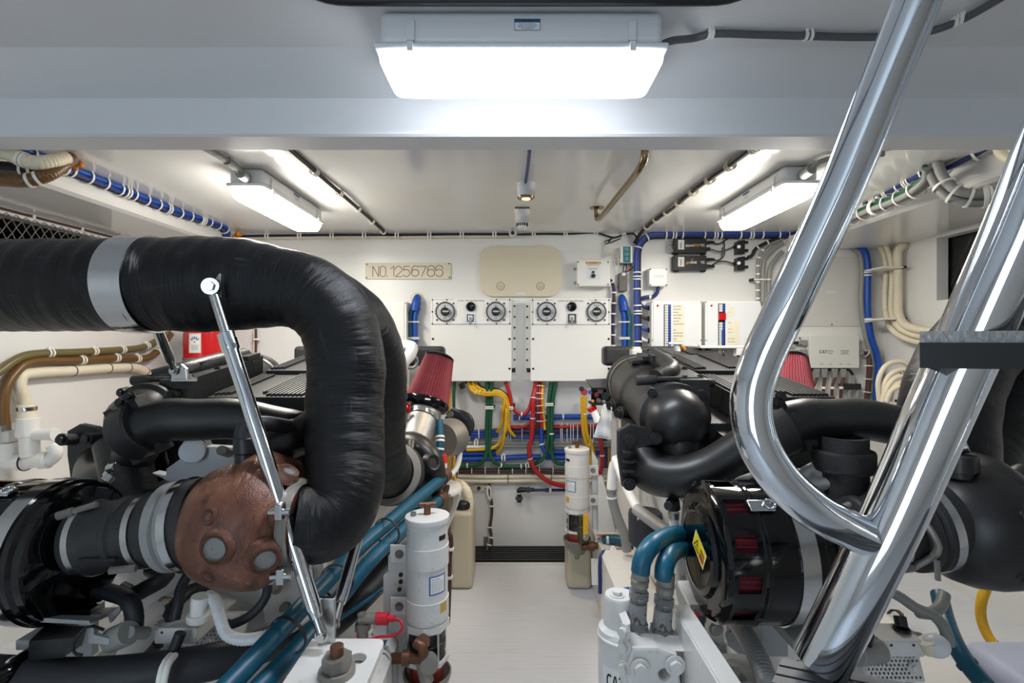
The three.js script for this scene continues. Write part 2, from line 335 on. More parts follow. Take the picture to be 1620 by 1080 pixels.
// fluorescent fixture: centre of the flange, half length along `ax`, half width, lens depth; top at `top`
function fixture(label, c, along, hl, hw, top, lensDrop, noticeSide, power, glow, tint) {
  const t = thing('ceiling_light', label, 'light', 'fluorescent ceiling fixtures');
  const A = along === 'x' ? [1, 0] : [0, 1];
  const sz = (l, w) => along === 'x' ? [l, w] : [w, l];
  const fl = c.y, hh = top - fl;
  { // housing, slightly narrower towards the top, with chamfered ends
    const pts = [[hl * 0.965, hw * 0.93], [hl * 0.94, hw * 0.86]];
    const [bw, bd] = sz(pts[0][0] * 2, pts[0][1] * 2);
    obj(t, 'housing', box(c.x, fl + hh / 2 + 0.004, c.z, bw, hh - 0.006, bd, 0.016, 3), M.plastic);
  }
  { const [bw, bd] = sz(hl * 2, hw * 2); obj(t, 'rim', box(c.x, fl + 0.002, c.z, bw, 0.014, bd, 0.006, 3), M.plastic); }
  { // prismatic lens: tapered tray under the rim
    const rings = [[0.985, 0.97, 0], [0.975, 0.93, -lensDrop * 0.45], [0.945, 0.84, -lensDrop * 0.85], [0.925, 0.76, -lensDrop]];
    const pos = [], idx = [], uv = [], N = 40, loop = (a, b, y) => { for (let i = 0; i < N; i++) { const th = i / N * Math.PI * 2, e = 0.16, cx = Math.cos(th), sx = Math.sin(th), k = (v) => Math.sign(v) * Math.pow(Math.abs(v), e); const u = k(cx) * hl * a, w = k(sx) * hw * b; pos.push(c.x + (along === 'x' ? u : w), fl - 0.004 + y, c.z + (along === 'x' ? w : u)); uv.push(u, w); } };
    rings.forEach((q) => loop(...q));
    for (let r = 0; r < rings.length - 1; r++) for (let i = 0; i < N; i++) { const a = r * N + i, b = r * N + (i + 1) % N; idx.push(a, b, a + N, b, b + N, a + N); }
    const m = (rings.length - 1) * N, ci = pos.length / 3; pos.push(c.x, fl - 0.004 - lensDrop, c.z); uv.push(0, 0);
    for (let i = 0; i < N; i++) idx.push(m + i, m + (i + 1) % N, ci);
    const g = new THREE.BufferGeometry(); g.setAttribute('position', new THREE.Float32BufferAttribute(pos, 3)); g.setAttribute('uv', new THREE.Float32BufferAttribute(uv, 2)); g.setIndex(idx); g.computeVertexNormals();
    obj(t, 'lens', g, std(0xffffff, 0.4, 0, { emissive: tint, emissiveIntensity: glow }), 'glowing white prismatic lens');
  }
  const s = noticeSide; // +1/-1 side that carries clips and the notice
  const face = (l, y, w, h, th, mat2, name) => { const off = hw * 0.93 + th / 2; const g = along === 'x' ? box(c.x + l, y, c.z + s * off, w, h, th, 0.001) : box(c.x + s * off, y, c.z + l, th, h, w, 0.001); return obj(t, name, g, mat2); };
  for (const l of [-hl * 0.75, hl * 0.75]) {
    face(l, fl + hh * 0.42, 0.018, hh * 0.55, 0.006, M.plastic, 'clip');
    face(l, fl - 0.004, 0.013, 0.022, hw * 0.16, M.plastic, 'clip_hook');
  }
  { // printed notice as a thin sticker
    const w = 0.058, h = 0.026, g = new THREE.PlaneGeometry(w, h); const off = hw * 0.93 + 0.0012;
    if (along === 'x') g.translate(c.x + hl * 0.04, fl + hh * 0.60, c.z + s * off); else { g.rotateY(s > 0 ? Math.PI / 2 : -Math.PI / 2); g.translate(c.x + s * off, fl + hh * 0.6, c.z); }
    obj(t, 'notice_sticker', g, std(0xffffff, 0.5, 0, { map: noticeTex }), 'small blue and white NOTICE sticker');
  }
  const [lw, ld] = sz(hl * 1.75, hw * 1.35);
  const L = new THREE.RectAreaLight(tint, power, lw, ld); L.position.set(c.x, fl - lensDrop - 0.012, c.z); L.lookAt(c.x, -5, c.z); L.name = 'lamp_light'; scene.add(L);
  return t;
}
const COOL = 0xf0f6ff, WARM = 0xfffaf0;
fixture('long fluorescent ceiling light with notice sticker in front of the deck beam', V(0.021, CY + 0.655, -1.197), 'x', 0.328, 0.078, HF - 0.004, 0.048, 1, 36, 6, COOL);
fixture('fluorescent ceiling light above the black wrapped exhaust hose', V(-0.977, CY + 0.572, -2.145), 'z', 0.30, 0.068, HB - 0.002, 0.042, 1, 24, 27, WARM);
fixture('fluorescent ceiling light beside the chrome ladder rail', V(1.043, CY + 0.572, -2.115), 'z', 0.30, 0.068, HB - 0.002, 0.042, -1, 24, 27, WARM);
{ // small downlight
  const t = thing('downlight', 'small white cylinder downlight with a lit warm bulb on ceiling', 'light');
  const p = V((832 - 810) * 2.04 / F, HB, -2.04), dn = V(0, -1, 0);
  obj(t, 'housing', lat([[0, 0], [0.036, 0], [0.034, 0.055], [0.030, 0.06], [0.029, 0.05], [0, 0.05]], p, dn), M.plastic);
  obj(t, 'trim_ring', lat([[0.021, 0.052], [0.0345, 0.054], [0.034, 0.062], [0.022, 0.064], [0.021, 0.052]], p, dn), M.bronze);
  obj(t, 'bulb', lat([[0, 0.056], [0.018, 0.056], [0.014, 0.061], [0, 0.063]], p, dn), std(0xfff0d8, 0.4, 0, { emissive: 0xffe2b0, emissiveIntensity: 6 }), 'warm glowing bulb');
  const L = new THREE.SpotLight(0xffe0b0, 1.2, 4, 0.7, 0.6); L.position.set(p.x, HB - 0.075, p.z); L.target.position.set(p.x, 0, p.z); L.castShadow = true; L.name = 'downlight_light'; scene.add(L, L.target);
  obj(t, 'cable', sweep([[838, 226, 1.66], [835, 258, 1.83], [831, 291, 2.03]].map(([x, y, d]) => V((x - 810) * d / F, HB - 0.006, -d)), 0.006), M.blueDark);
}
{ const t = thing('smoke_detector', 'white slotted smoke detector on ceiling behind the downlight', 'detector');
  const p = V((826 - 810) * 2.45 / F, HB, -2.45), dn = V(0, -1, 0);
  obj(t, 'base', lat([[0, 0], [0.037, 0], [0.037, 0.02], [0, 0.02]], p, dn), M.plastic);
  obj(t, 'mounting_strip', box(p.x, HB - 0.0025, p.z + 0.045, 0.072, 0.005, 0.014), M.brass);
  obj(t, 'body', lat([[0, 0.02], [0.034, 0.02], [0.034, 0.055], [0.031, 0.058], [0.026, 0.06], [0.026, 0.07], [0.022, 0.088], [0.012, 0.096], [0, 0.097]], p, dn), M.plastic);
  for (let i = 0; i < 16; i++) { const a = i / 16 * 6.283; obj(t, 'vent_slot', box(0, 0, 0, 0.005, 0.014, 0.003, 0).rotateY(-a + Math.PI / 2).translate(p.x + Math.cos(a) * 0.0265, HB - 0.073, p.z + Math.sin(a) * 0.0265), M.ink); }
}

// ================================================================ aft bulkhead equipment
function sticker(parent, name, x0, y0, x1, y1, d, map, label, rough = 0.5) {
  const a = P(x0, y0, d), b = P(x1, y1, d), g = new THREE.PlaneGeometry(Math.abs(b.x - a.x), Math.abs(a.y - b.y)).translate((a.x + b.x) / 2, (a.y + b.y) / 2, -d);
  return obj(parent, name, g, map.isTexture ? std(0xffffff, rough, 0, { map }) : map, label);
}
const Zp = V(0, 0, 1), Yp = V(0, 1, 0), Xp = V(1, 0, 0);
const screw = (t, px, py, d, r = 0.006, m = M.ink, name = 'screw') => obj(t, name, lat([[0, 0.005], [r * 0.6, 0.005], [r, 0.002], [r, 0], [0, 0]].reverse(), P(px, py, d), Zp, 10), m);
const Wd = D - 0.001;
// opening into the dark tank space behind the right hull lining
{
  const t = thing('tank_panel', 'scuffed black tank cover seen through the opening in the hull lining', 'panel');
  const y0 = CY + 0.19, y1 = CY + 0.57;
  const tx = canvasTex(512, 400, (x, w, h) => { x.fillStyle = '#101113'; x.fillRect(0, 0, w, h); for (let i = 0; i < 120; i++) { x.strokeStyle = 'rgba(210,212,215,' + (0.15 + 0.6 * rnd()) + ')'; x.lineWidth = 0.6 + rnd(); const a = rnd() * w, b = 90 + rnd() * 250, l = 15 + rnd() * 60; x.beginPath(); x.moveTo(a, b); x.lineTo(a + l * 0.35, b - l); x.stroke(); } });
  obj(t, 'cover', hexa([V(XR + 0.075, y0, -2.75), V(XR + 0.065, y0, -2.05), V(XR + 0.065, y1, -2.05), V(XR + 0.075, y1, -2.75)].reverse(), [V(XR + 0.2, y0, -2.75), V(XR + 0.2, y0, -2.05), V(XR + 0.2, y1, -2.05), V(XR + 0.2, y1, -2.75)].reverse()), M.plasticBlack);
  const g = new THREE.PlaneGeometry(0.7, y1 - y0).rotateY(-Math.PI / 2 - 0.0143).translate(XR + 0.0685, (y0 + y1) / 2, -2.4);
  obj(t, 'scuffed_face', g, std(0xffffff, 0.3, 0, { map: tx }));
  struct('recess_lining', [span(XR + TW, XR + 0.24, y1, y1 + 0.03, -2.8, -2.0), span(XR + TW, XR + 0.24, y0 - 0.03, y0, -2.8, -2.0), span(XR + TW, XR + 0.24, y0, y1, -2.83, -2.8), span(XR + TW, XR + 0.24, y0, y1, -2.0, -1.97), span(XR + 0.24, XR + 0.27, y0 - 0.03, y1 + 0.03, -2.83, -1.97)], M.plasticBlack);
}
{ // number plate
  const t = thing('number_plate', 'cream plate engraved NO. 1256786 screwed to the bulkhead', 'sign');
  obj(t, 'plate', rect(578, 415.5, 713.5, 441.5, D - 0.009, 0.008, 0.002), M.cream);
  const tx = canvasTex(1024, 196, (x, w, h) => {
    x.fillStyle = '#d9d0b8'; x.fillRect(0, 0, w, h); x.strokeStyle = '#2b2723'; x.lineWidth = 8; x.lineCap = 'round'; x.lineJoin = 'round';
    const L = (...p) => { x.beginPath(); x.moveTo(p[0], p[1]); for (let i = 2; i < p.length; i += 2) x.lineTo(p[i], p[i + 1]); x.stroke(); };
    const A = (cx, cy, r, a, b) => { x.beginPath(); x.arc(cx, cy, r, a, b); x.stroke(); };
    const X = (v) => (v - 65) / 1100 * 1024, Y = (v) => (v - 368) / 208 * 196, q = (...p) => L(...p.map((v, i) => i % 2 ? Y(v) : X(v)));
    q(155, 548, 155, 408, 230, 548, 230, 408);
    x.beginPath(); x.roundRect ? x.roundRect(X(250), Y(408), X(322) - X(250), Y(548) - Y(408), 30) : x.rect(X(250), Y(408), X(322) - X(250), Y(548) - Y(408)); x.stroke();
    A(X(342), Y(545), 3, 0, 6.3); q(388, 440, 428, 408, 428, 548);
    A(X(490), Y(450), 40, Math.PI, 6.6); q(530, 475, 450, 548, 535, 548);
    q(630, 408, 560, 408, 555, 462); A(X(590), Y(500), 45, -2.2, 2.6);
    A(X(706), Y(498), 44, 0, 6.3); A(X(712), Y(452), 46, 2.9, 5.6); q(662, 498, 664, 460);
    q(758, 408, 850, 408, 790, 545);
    A(X(912), Y(498), 45, 0, 6.3); A(X(914), Y(444), 42, 2.8, 6.4);
    A(X(1020), Y(498), 46, -2.4, 2.6); A(X(1020), Y(444), 44, 2.6, 6.2);
  });
  sticker(t, 'lettering', 579, 416.5, 712.5, 440.5, D - 0.0095, tx);
  for (const [x, y] of [[580.5, 418], [710, 417], [711, 438.5], [580, 439]]) screw(t, x, y, D - 0.0095, 0.004);
}
function rrect(x0, y0, x1, y1, r, d, t, bev) { // rounded rectangle plate in photo px
  const p = []; const arc = (cx, cy, a) => { for (let i = 0; i <= 6; i++) p.push([cx + r * Math.cos(a + i / 6 * Math.PI / 2), cy + r * Math.sin(a + i / 6 * Math.PI / 2)]); };
  arc(x1 - r, y1 - r, 0); arc(x0 + r, y1 - r, Math.PI / 2); arc(x0 + r, y0 + r, Math.PI); arc(x1 - r, y0 + r, 1.5 * Math.PI);
  return plate(p.reverse(), d, t, bev);
}
{
  const t = thing('locker_hatch', 'cream rounded hatch door with two ring latches on bulkhead', 'hatch');
  obj(t, 'door', rrect(759, 389.5, 888.5, 469, 21, D - 0.022, 0.02, 0.004), std(0xd6cdb4, 0.5, 0, { map: null }));
  for (const x of [792, 855]) {
    obj(t, 'hinge', rect(x - 7, 387.5, x + 7, 391, D - 0.024, 0.02, 0.001), M.cream);
    const l = obj(t, 'latch', torus([x, 452.5, D - 0.0225], Zp, 0.0225, 0.0028), std(0xb5ab90, 0.5), 'round recessed latch ring');
    obj(l, 'finger_pull', rrect(x - 3.2, 450, x + 3.2, 460, 3, D - 0.0245, 0.003, 0.0005), std(0xc4ba9f, 0.5));
  }
  obj(t, 'name_tag', rect(816, 462.5, 831, 466, D - 0.0235, 0.002, 0), M.plastic);
}
// battery switch cabinets
function switchCabinet(x0, x1, y0, y1, sw, gx, kx, flange, title, label, letters) {
  const t = thing('battery_switch_cabinet', label, 'cabinet'), d = D - 0.10;
  obj(t, 'body', rect(x0, y0, x1, y1, d, 0.099, 0.004), M.panel);
  const pt = obj(t, 'switch_panel', rect(x0 + 3, y0 + 2, x1 - 2.5, y0 + 42, d - 0.004, 0.004, 0.001), M.panel);
  const tx = canvasTex(1024, 336, (x, w, h) => {
    x.fillStyle = '#efede8'; x.fillRect(0, 0, w, h); x.strokeStyle = '#3a3a3c'; x.lineWidth = 3; x.strokeRect(3, 3, w - 6, h - 6);
    x.fillStyle = '#efede8'; x.fillRect(w * 0.27, 0, w * 0.46, 34); x.fillStyle = '#26262a'; x.font = 'bold 25px sans-serif'; x.textAlign = 'center'; x.fillText(title, w * 0.5, 27);
    x.font = 'bold 16px sans-serif'; x.fillText('HOUSE', w * 0.165, 38); x.fillText('ENGINE START', w * 0.82, 38);
  });
  sticker(pt, 'printing', x0 + 3.4, y0 + 2.4, x1 - 2.9, y0 + 41.6, d - 0.0045, tx);
  sw.forEach((cx, i) => {
    const s = obj(t, 'rotary_switch', lat([[0.0, 0.006], [0.049, 0.006], [0.052, 0.012], [0.056, 0.012], [0.0575, 0.004], [0.0575, 0], [0, 0]].reverse(), P(cx, 493, d - 0.004), Zp, 40), M.greyDark);
    const dtx = canvasTex(192, 192, (x) => { x.fillStyle = '#c9cac9'; x.fillRect(0, 0, 192, 192); x.fillStyle = '#b2b3b3'; x.beginPath(); x.moveTo(96, 96); x.arc(96, 96, 92, 0, 1); x.fill(); x.fillStyle = '#2a2a2c'; x.textAlign = 'center'; x.font = 'bold 24px sans-serif'; x.fillText(letters[i][0], 96, 34); x.fillText(letters[i][1], 96, 180); if (letters[i][2]) { x.fillText('1', 22, 104); x.fillText('2', 170, 104); } x.font = 'bold 9px sans-serif'; for (let k = 0; k < 5; k++) x.fillText('STOP ENGINE', 150, 80 + k * 12); });
    const dg = new THREE.CircleGeometry(0.048, 40).translate(P(cx, 493, d).x, P(cx, 493, d).y, -d + 0.0108); obj(s, 'dial', dg, std(0xffffff, 0.4, 0, { map: dtx }));
    const kb = lat([[0, 0.03], [0.02, 0.03], [0.024, 0.026], [0.025, 0.011], [0, 0.011]].reverse(), P(cx, 493, d), Zp, 24);
    obj(s, 'knob', [kb.toNonIndexed ? kb : kb, box(P(cx, 493, d).x, P(cx, 493, d).y + 0.021, -d + 0.02, 0.008, 0.014, 0.018, 0.002)], M.ink);
    const ktx = canvasTex(128, 48, (x) => { x.fillStyle = '#141416'; x.fillRect(0, 0, 128, 48); x.fillStyle = '#f2f2f0'; x.font = 'italic bold 38px sans-serif'; x.textAlign = 'center'; x.fillText('PERKO', 64, 38); });
    sticker(s, 'knob_lettering', cx - 5.2, 490, cx + 5.2, 494.6, d - 0.0306, ktx);
    for (const [a, b] of [[-13, -13], [13, -13], [-13, 13], [13, 13]]) screw(s, cx + a, 493 + b, d - 0.004, 0.0055);
  });
  const g = obj(t, 'pilot_gauge', lat([[0, 0.012], [0.02, 0.012], [0.023, 0.014], [0.027, 0.012], [0.027, 0], [0, 0]].reverse(), P(gx, 485, d - 0.004), Zp, 28), M.ink);
  obj(g, 'gauge_glass', lat([[0, 0.0155], [0.012, 0.0145], [0.0205, 0.0125], [0, 0.0125]].reverse(), P(gx, 485, d - 0.004), Zp, 24), M.gloss);
  const k = obj(t, 'key_switch', rect(kx - 7, 496, kx + 7, 512, d - 0.008, 0.004, 0.001), M.steel);
  obj(k, 'key_face', rect(kx - 5, 497.5, kx + 5, 508, d - 0.013, 0.005, 0.001), M.panel);
  obj(k, 'bezel', [rect(kx - 5.4, 497, kx + 5.4, 498.4, d - 0.015, 0.007, 0), rect(kx - 5.4, 507.2, kx + 5.4, 508.6, d - 0.015, 0.007, 0), rect(kx - 5.4, 497, kx - 4, 508.6, d - 0.015, 0.007, 0), rect(kx + 4, 497, kx + 5.4, 508.6, d - 0.015, 0.007, 0)], M.ink);
  obj(k, 'key', [cyl(P(kx, 502.5, d - 0.012), P(kx, 502.5, d - 0.028), 0.006), plate([[kx - 2, 503], [kx + 2, 503], [kx + 1.5, 509], [kx + 2.6, 512], [kx, 515], [kx - 2.6, 512], [kx - 1.5, 509]].reverse(), d - 0.03, 0.003, 0)], M.zinc);
  for (const [x, y] of [[x0 + 3, y0 + 3], [x0 + 26, y0 + 3], [x1 - 24, y0 + 3], [x1 - 3, y0 + 3], [x0 + 3, y0 + 22], [x1 - 3, y0 + 22], [x0 + 3, y0 + 41], [x0 + 26, y0 + 41], [x1 - 24, y0 + 41], [x1 - 3, y0 + 41]]) screw(t, x, y, d - 0.0045, 0.0045);
  for (const [x, y] of [[x0 + 4, 536], [x1 - 3.5, 536], [x1 - 3.5, 583], [x0 + 4, 583]]) screw(t, x, y, d - 0.0005, 0.0065);
  const f = obj(t, 'mounting_flange', rect(flange[0], y0 + 5, flange[1], y1 - 2, D - 0.007, 0.006, 0.001), M.panel);
  for (let i = 0; i < 7; i++) screw(f, (flange[0] + flange[1]) / 2 + (flange[0] > x1 - 5 ? 1.5 : -1.5), y0 + 13 + i * 17 - (i > 5 ? 3 : 0), D - 0.0072, 0.006);
  obj(t, 'cable_gland', cyl(P(flange[0] > x1 - 5 ? x1 - 1 : x0 + 1, y1 - 17.5, D - 0.05), P(flange[0] > x1 - 5 ? x1 + 6 : x0 - 6, y1 - 17.5, D - 0.05), 0.012), M.ink);
  return t;
}
switchCabinet(681, 809.5, 471, 603, [704.5, 784.5], 745, 744, [808, 817], '24 VDC  PORT BATTERY PANEL', 'white battery switch cabinet with port panel title beside red cone filter', [['On', 'Off'], ['On', 'Off']]);
switchCabinet(839.5, 966.5, 471.5, 603, [864.5, 943.5], 904.5, 905, [830, 841], '24 VDC STBD BATTERY PANEL', 'white battery switch cabinet with a 1 and 2 dial on its right', [['ON', 'Off'], ['BOTH', 'Off', 1]]);
{ // left, half hidden
  const t = thing('junction_cabinet', 'plain white cabinet half hidden behind the black wrapped hose', 'cabinet'), d = D - 0.11;
  obj(t, 'body', rect(560, 477, 643, 620, d, 0.109, 0.003), M.panel); obj(t, 'door', rect(560, 480, 639, 618, d - 0.004, 0.004, 0.001), M.panel); screw(t, 640.6, 476 + 3, d - 0.0005, 0.003); screw(t, 640.8, 545, d - 0.0005, 0.003);
}
{ // caution box
  const t = thing('control_box', 'cream box with orange caution label and two black buttons', 'box'), d = D - 0.075;
  obj(t, 'body', rect(913, 412.5, 964.8, 452.5, d, 0.074, 0.004), M.panel);
  obj(t, 'lid_line', rect(912, 411.5, 965.5, 453, d + 0.02, 0.006, 0.001), M.panel);
  const tx = canvasTex(256, 72, (x) => { x.fillStyle = '#e6e4dc'; x.fillRect(0, 0, 256, 72); x.fillStyle = '#c89a3c'; x.fillRect(0, 0, 256, 34); x.fillStyle = '#3b2c10'; x.font = 'bold 24px sans-serif'; x.textAlign = 'center'; x.fillText('CAUTION', 128, 26); x.font = 'bold 10px sans-serif'; x.fillStyle = '#444'; for (let i = 0; i < 3; i++) x.fillText('FUEL EMERGENCY SHUT OFF SWITCH ONLY', 128, 46 + i * 11); });
  sticker(t, 'caution_label', 926.3, 414, 951, 420.7, d - 0.0006, tx);
  const pl = obj(t, 'button_plate', rect(928.8, 422.2, 948.6, 442, d - 0.002, 0.002, 0), std(0xdfe3e6, 0.4));
  const t2 = canvasTex(160, 50, (x) => { x.fillStyle = '#dfe3e6'; x.fillRect(0, 0, 160, 50); x.fillStyle = '#555'; x.font = 'bold 15px sans-serif'; x.textAlign = 'center'; x.fillText('FUEL EMERGENCY', 80, 16); x.fillText('SHUT OFF PULL', 80, 32); });
  sticker(pl, 'printing', 929.5, 422.7, 948, 428, d - 0.0025, t2);
  obj(t, 'button', lat([[0, 0.012], [0.006, 0.012], [0.007, 0.008], [0.007, 0], [0, 0]].reverse(), P(938.5, 430.3, d - 0.002), Zp, 16), M.ink); obj(t, 'button', lat([[0, 0.016], [0.01, 0.015], [0.012, 0.01], [0.012, 0], [0, 0]].reverse(), P(938.5, 436.3, d - 0.002), Zp, 16), M.ink);
  for (const [x, y] of [[914.5, 414.3], [962, 414.3], [914.7, 450], [962, 450]]) screw(t, x, y, d - 0.0005, 0.0042);
  for (const y of [425.5, 447.5]) obj(t, 'latch_knob', cyl(P(913, y, d + 0.03), P(907.5, y, d + 0.03), 0.007), M.zinc);
}
{
  const t = thing('converter_box', 'white power converter with teal label beside blue cable run', 'box'), d = D - 0.05;
  obj(t, 'body', rect(981.5, 389.5, 1001, 415.5, d, 0.049, 0.003), M.panel);
  const tx = canvasTex(96, 200, (x) => { x.fillStyle = '#17707a'; x.fillRect(0, 0, 96, 200); x.fillStyle = '#d8e6e6'; x.font = 'bold 13px sans-serif'; x.textAlign = 'center'; ['DC Power', 'converter', '', '24 - 12 V', 'isolated', '', '10 A', 'output'].forEach((s, i) => x.fillText(s, 48, 26 + i * 20)); });
  sticker(t, 'teal_label', 985.6, 390, 997.6, 415, d - 0.0006, tx, 'teal printed label');
  obj(t, 'end_plate', rect(982, 414.8, 1000.8, 417, d + 0.006, 0.04, 0.001), std(0x1d5560, 0.4));
}
{
  const t = thing('relay_box', 'small dark grey relay box under the teal labelled converter', 'box'), d = D - 0.035;
  obj(t, 'body', rect(979, 432, 992.8, 460.5, d, 0.034, 0.004), std(0x5f5d57, 0.5)); obj(t, 'terminal', rect(984, 431, 990, 435.8, d - 0.004, 0.01, 0.001), M.plastic);
  obj(t, 'mounting_ear', rect(977, 452.5, 980, 455.5, D - 0.012, 0.01, 0.001), M.ink);
}
{
  const t = thing('junction_box', 'small square white junction box with embossed name plate', 'box'), d = D - 0.07;
  obj(t, 'body', rect(1027, 424, 1056, 452.6, d, 0.069, 0.004), M.panel); obj(t, 'name_plate', rect(1035.5, 434.5, 1050, 438.5, d - 0.002, 0.002, 0), M.plastic);
  for (const [x, y] of [[1028.8, 425.8], [1054.2, 425.8], [1028.8, 450.6], [1054.2, 450.6]]) screw(t, x, y, d - 0.0005, 0.004);
  obj(t, 'conduit', sweep([[1041, 452, D - 0.03], [1040, 462, D - 0.03], [1034, 469, D - 0.025], [1022, 470, D - 0.025], [1011, 473, D - 0.02]], 0.011), M.blueDark);
  obj(t, 'cable_tie', ring(P(1028, 469.5, D - 0.025), Xp, 0.012, 0.012, 0.002), M.tie);
}
// two black modems
for (const [y, word, w2, c2] of [[377, 'quasi', 'NET', '#e89a1c'], [404, 'go', 'link', '#f0f0f0']]) {
  const t = thing('tracker_unit', y < 400 ? 'upper black electronic unit with orange and white print under cable run' : 'lower black electronic unit with golden print beneath its twin', 'electronics', 'black electronic units'), d = D - 0.055;
  obj(t, 'body', rect(1066.5, y, 1118, y + 23, d, 0.05, 0.003), M.plasticBlack);
  for (const [a, b] of [[1067, 1074], [1110, 1117]]) obj(t, 'mounting_foot', rect(a, y + 22, b, y + 25.5, D - 0.03, 0.029, 0.002), M.ink);
  const tx = canvasTex(512, 230, (x) => {
    x.fillStyle = '#18191b'; x.fillRect(0, 0, 512, 230); x.fillStyle = '#e6e6e4'; x.fillRect(58, 18, 100, 160); x.fillStyle = '#777'; x.fillRect(96, 60, 16, 100);
    x.font = 'italic bold 58px sans-serif'; x.fillStyle = y < 400 ? '#f2f2f2' : '#e89a1c'; x.fillText(word, y < 400 ? 172 : 184, 128); const a = x.measureText(word).width; x.fillStyle = c2; x.fillText(w2, (y < 400 ? 172 : 184) + a, 128);
    x.strokeStyle = '#e89a1c'; x.lineWidth = 8; x.beginPath(); x.arc(y < 400 ? 210 : 290, y < 400 ? 150 : 76, 22, 3.6, 5.8); x.stroke(); x.fillStyle = '#f2f2f2'; x.font = 'bold 30px sans-serif'; x.fillText('ONE', 420, 110); x.fillRect(430, 122, 60, 6);
  });
  sticker(t, 'front_print', 1067, y + 0.5, 1117.5, y + 22.5, d - 0.0006, tx);
  for (const yy of [y + 6, y + 16.5]) { obj(t, 'connector', rect(1117.5, yy - 2.5, 1124, yy + 2.5, D - 0.04, 0.02, 0.002), M.ink); }
}
for (const y of [379, 405]) {
  const t = thing('connector_block', y < 400 ? 'upper black cable connector block beside grey conduits' : 'lower black cable connector block beside grey conduits', 'connector', 'black connector blocks'), d = D - 0.04;
  obj(t, 'body', plate([[1165.5, y + 3], [1169, y + 1.5], [1178.5, y], [1178.5, y + 22], [1169, y + 22], [1165.5, y + 23]].reverse(), d, 0.039, 0.002), M.plasticBlack);
  obj(t, 'plug', cyl(P(1165.5, y + 11.5, d + 0.015), P(1160, y + 11.5, d + 0.015), 0.009), M.ink); obj(t, 'plug_nut', cyl(P(1169, y + 11, d), P(1169, y + 11, d - 0.01), 0.01), M.panel);
  for (const yy of [y + 4, y + 17]) obj(t, 'port', cyl(P(1178, yy, d + 0.02), P(1183, yy, d + 0.02), 0.008), M.ink);
}
{ // cables between the units
  const pts = [[[1124, 383, 2.96], [1136, 386, 2.96], [1150, 378, 2.97], [1157, 374, 2.97]], [[1124, 394, 2.96], [1138, 398, 2.95], [1150, 395, 2.96], [1160, 390.5, 2.96]], [[1124, 410, 2.96], [1136, 412, 2.96], [1145, 404, 2.95], [1146, 390, 2.96], [1145, 382, 2.96]], [[1124, 421, 2.96], [1136, 414, 2.95], [1150, 414, 2.96], [1160, 417, 2.96]]];
  pts.forEach((p, i) => { const t = thing('data_cable', ['thin black cable from upper black unit up to cable run', 'thin black cable from upper black unit to upper connector block', 'thin black cable looping between the two black units', 'thin black cable from lower black unit to lower connector block'][i], 'cable', 'cables of the black units'); obj(t, 'wire', sweep(p, 0.0042, { k: 6, step: 0.02 }), i === 1 ? M.greyDark : M.ink); if (i !== 1) obj(t, 'plug', sweep([p[0], [p[0][0] + 6, p[0][1] + 0.5, p[0][2]]], 0.008, { k: 8 }), M.ink); });
  const t = thing('inline_fuse', 'grey inline fuse capsule hanging between the black units', 'fuse'); obj(t, 'capsule', cyl([1144.5, 391, 2.945], [1143.5, 406, 2.945], 0.0095), M.greyDark);
  const u = thing('wire_loom', 'tangle of thin pale wires left of upper black unit', 'wires'); for (let i = 0; i < 5; i++) obj(u, 'wire', sweep([[1067, 379 + i * 3, 2.96], [1061 - i, 381 + i * 2, 2.96], [1057 + i, 388, 2.965], [1059 - i, 393 + i, 2.965], [1067, 394 + i, 2.96]], 0.0022, { k: 5, step: 0.02 }), i % 2 ? M.greyCable : M.panelGrey);
}
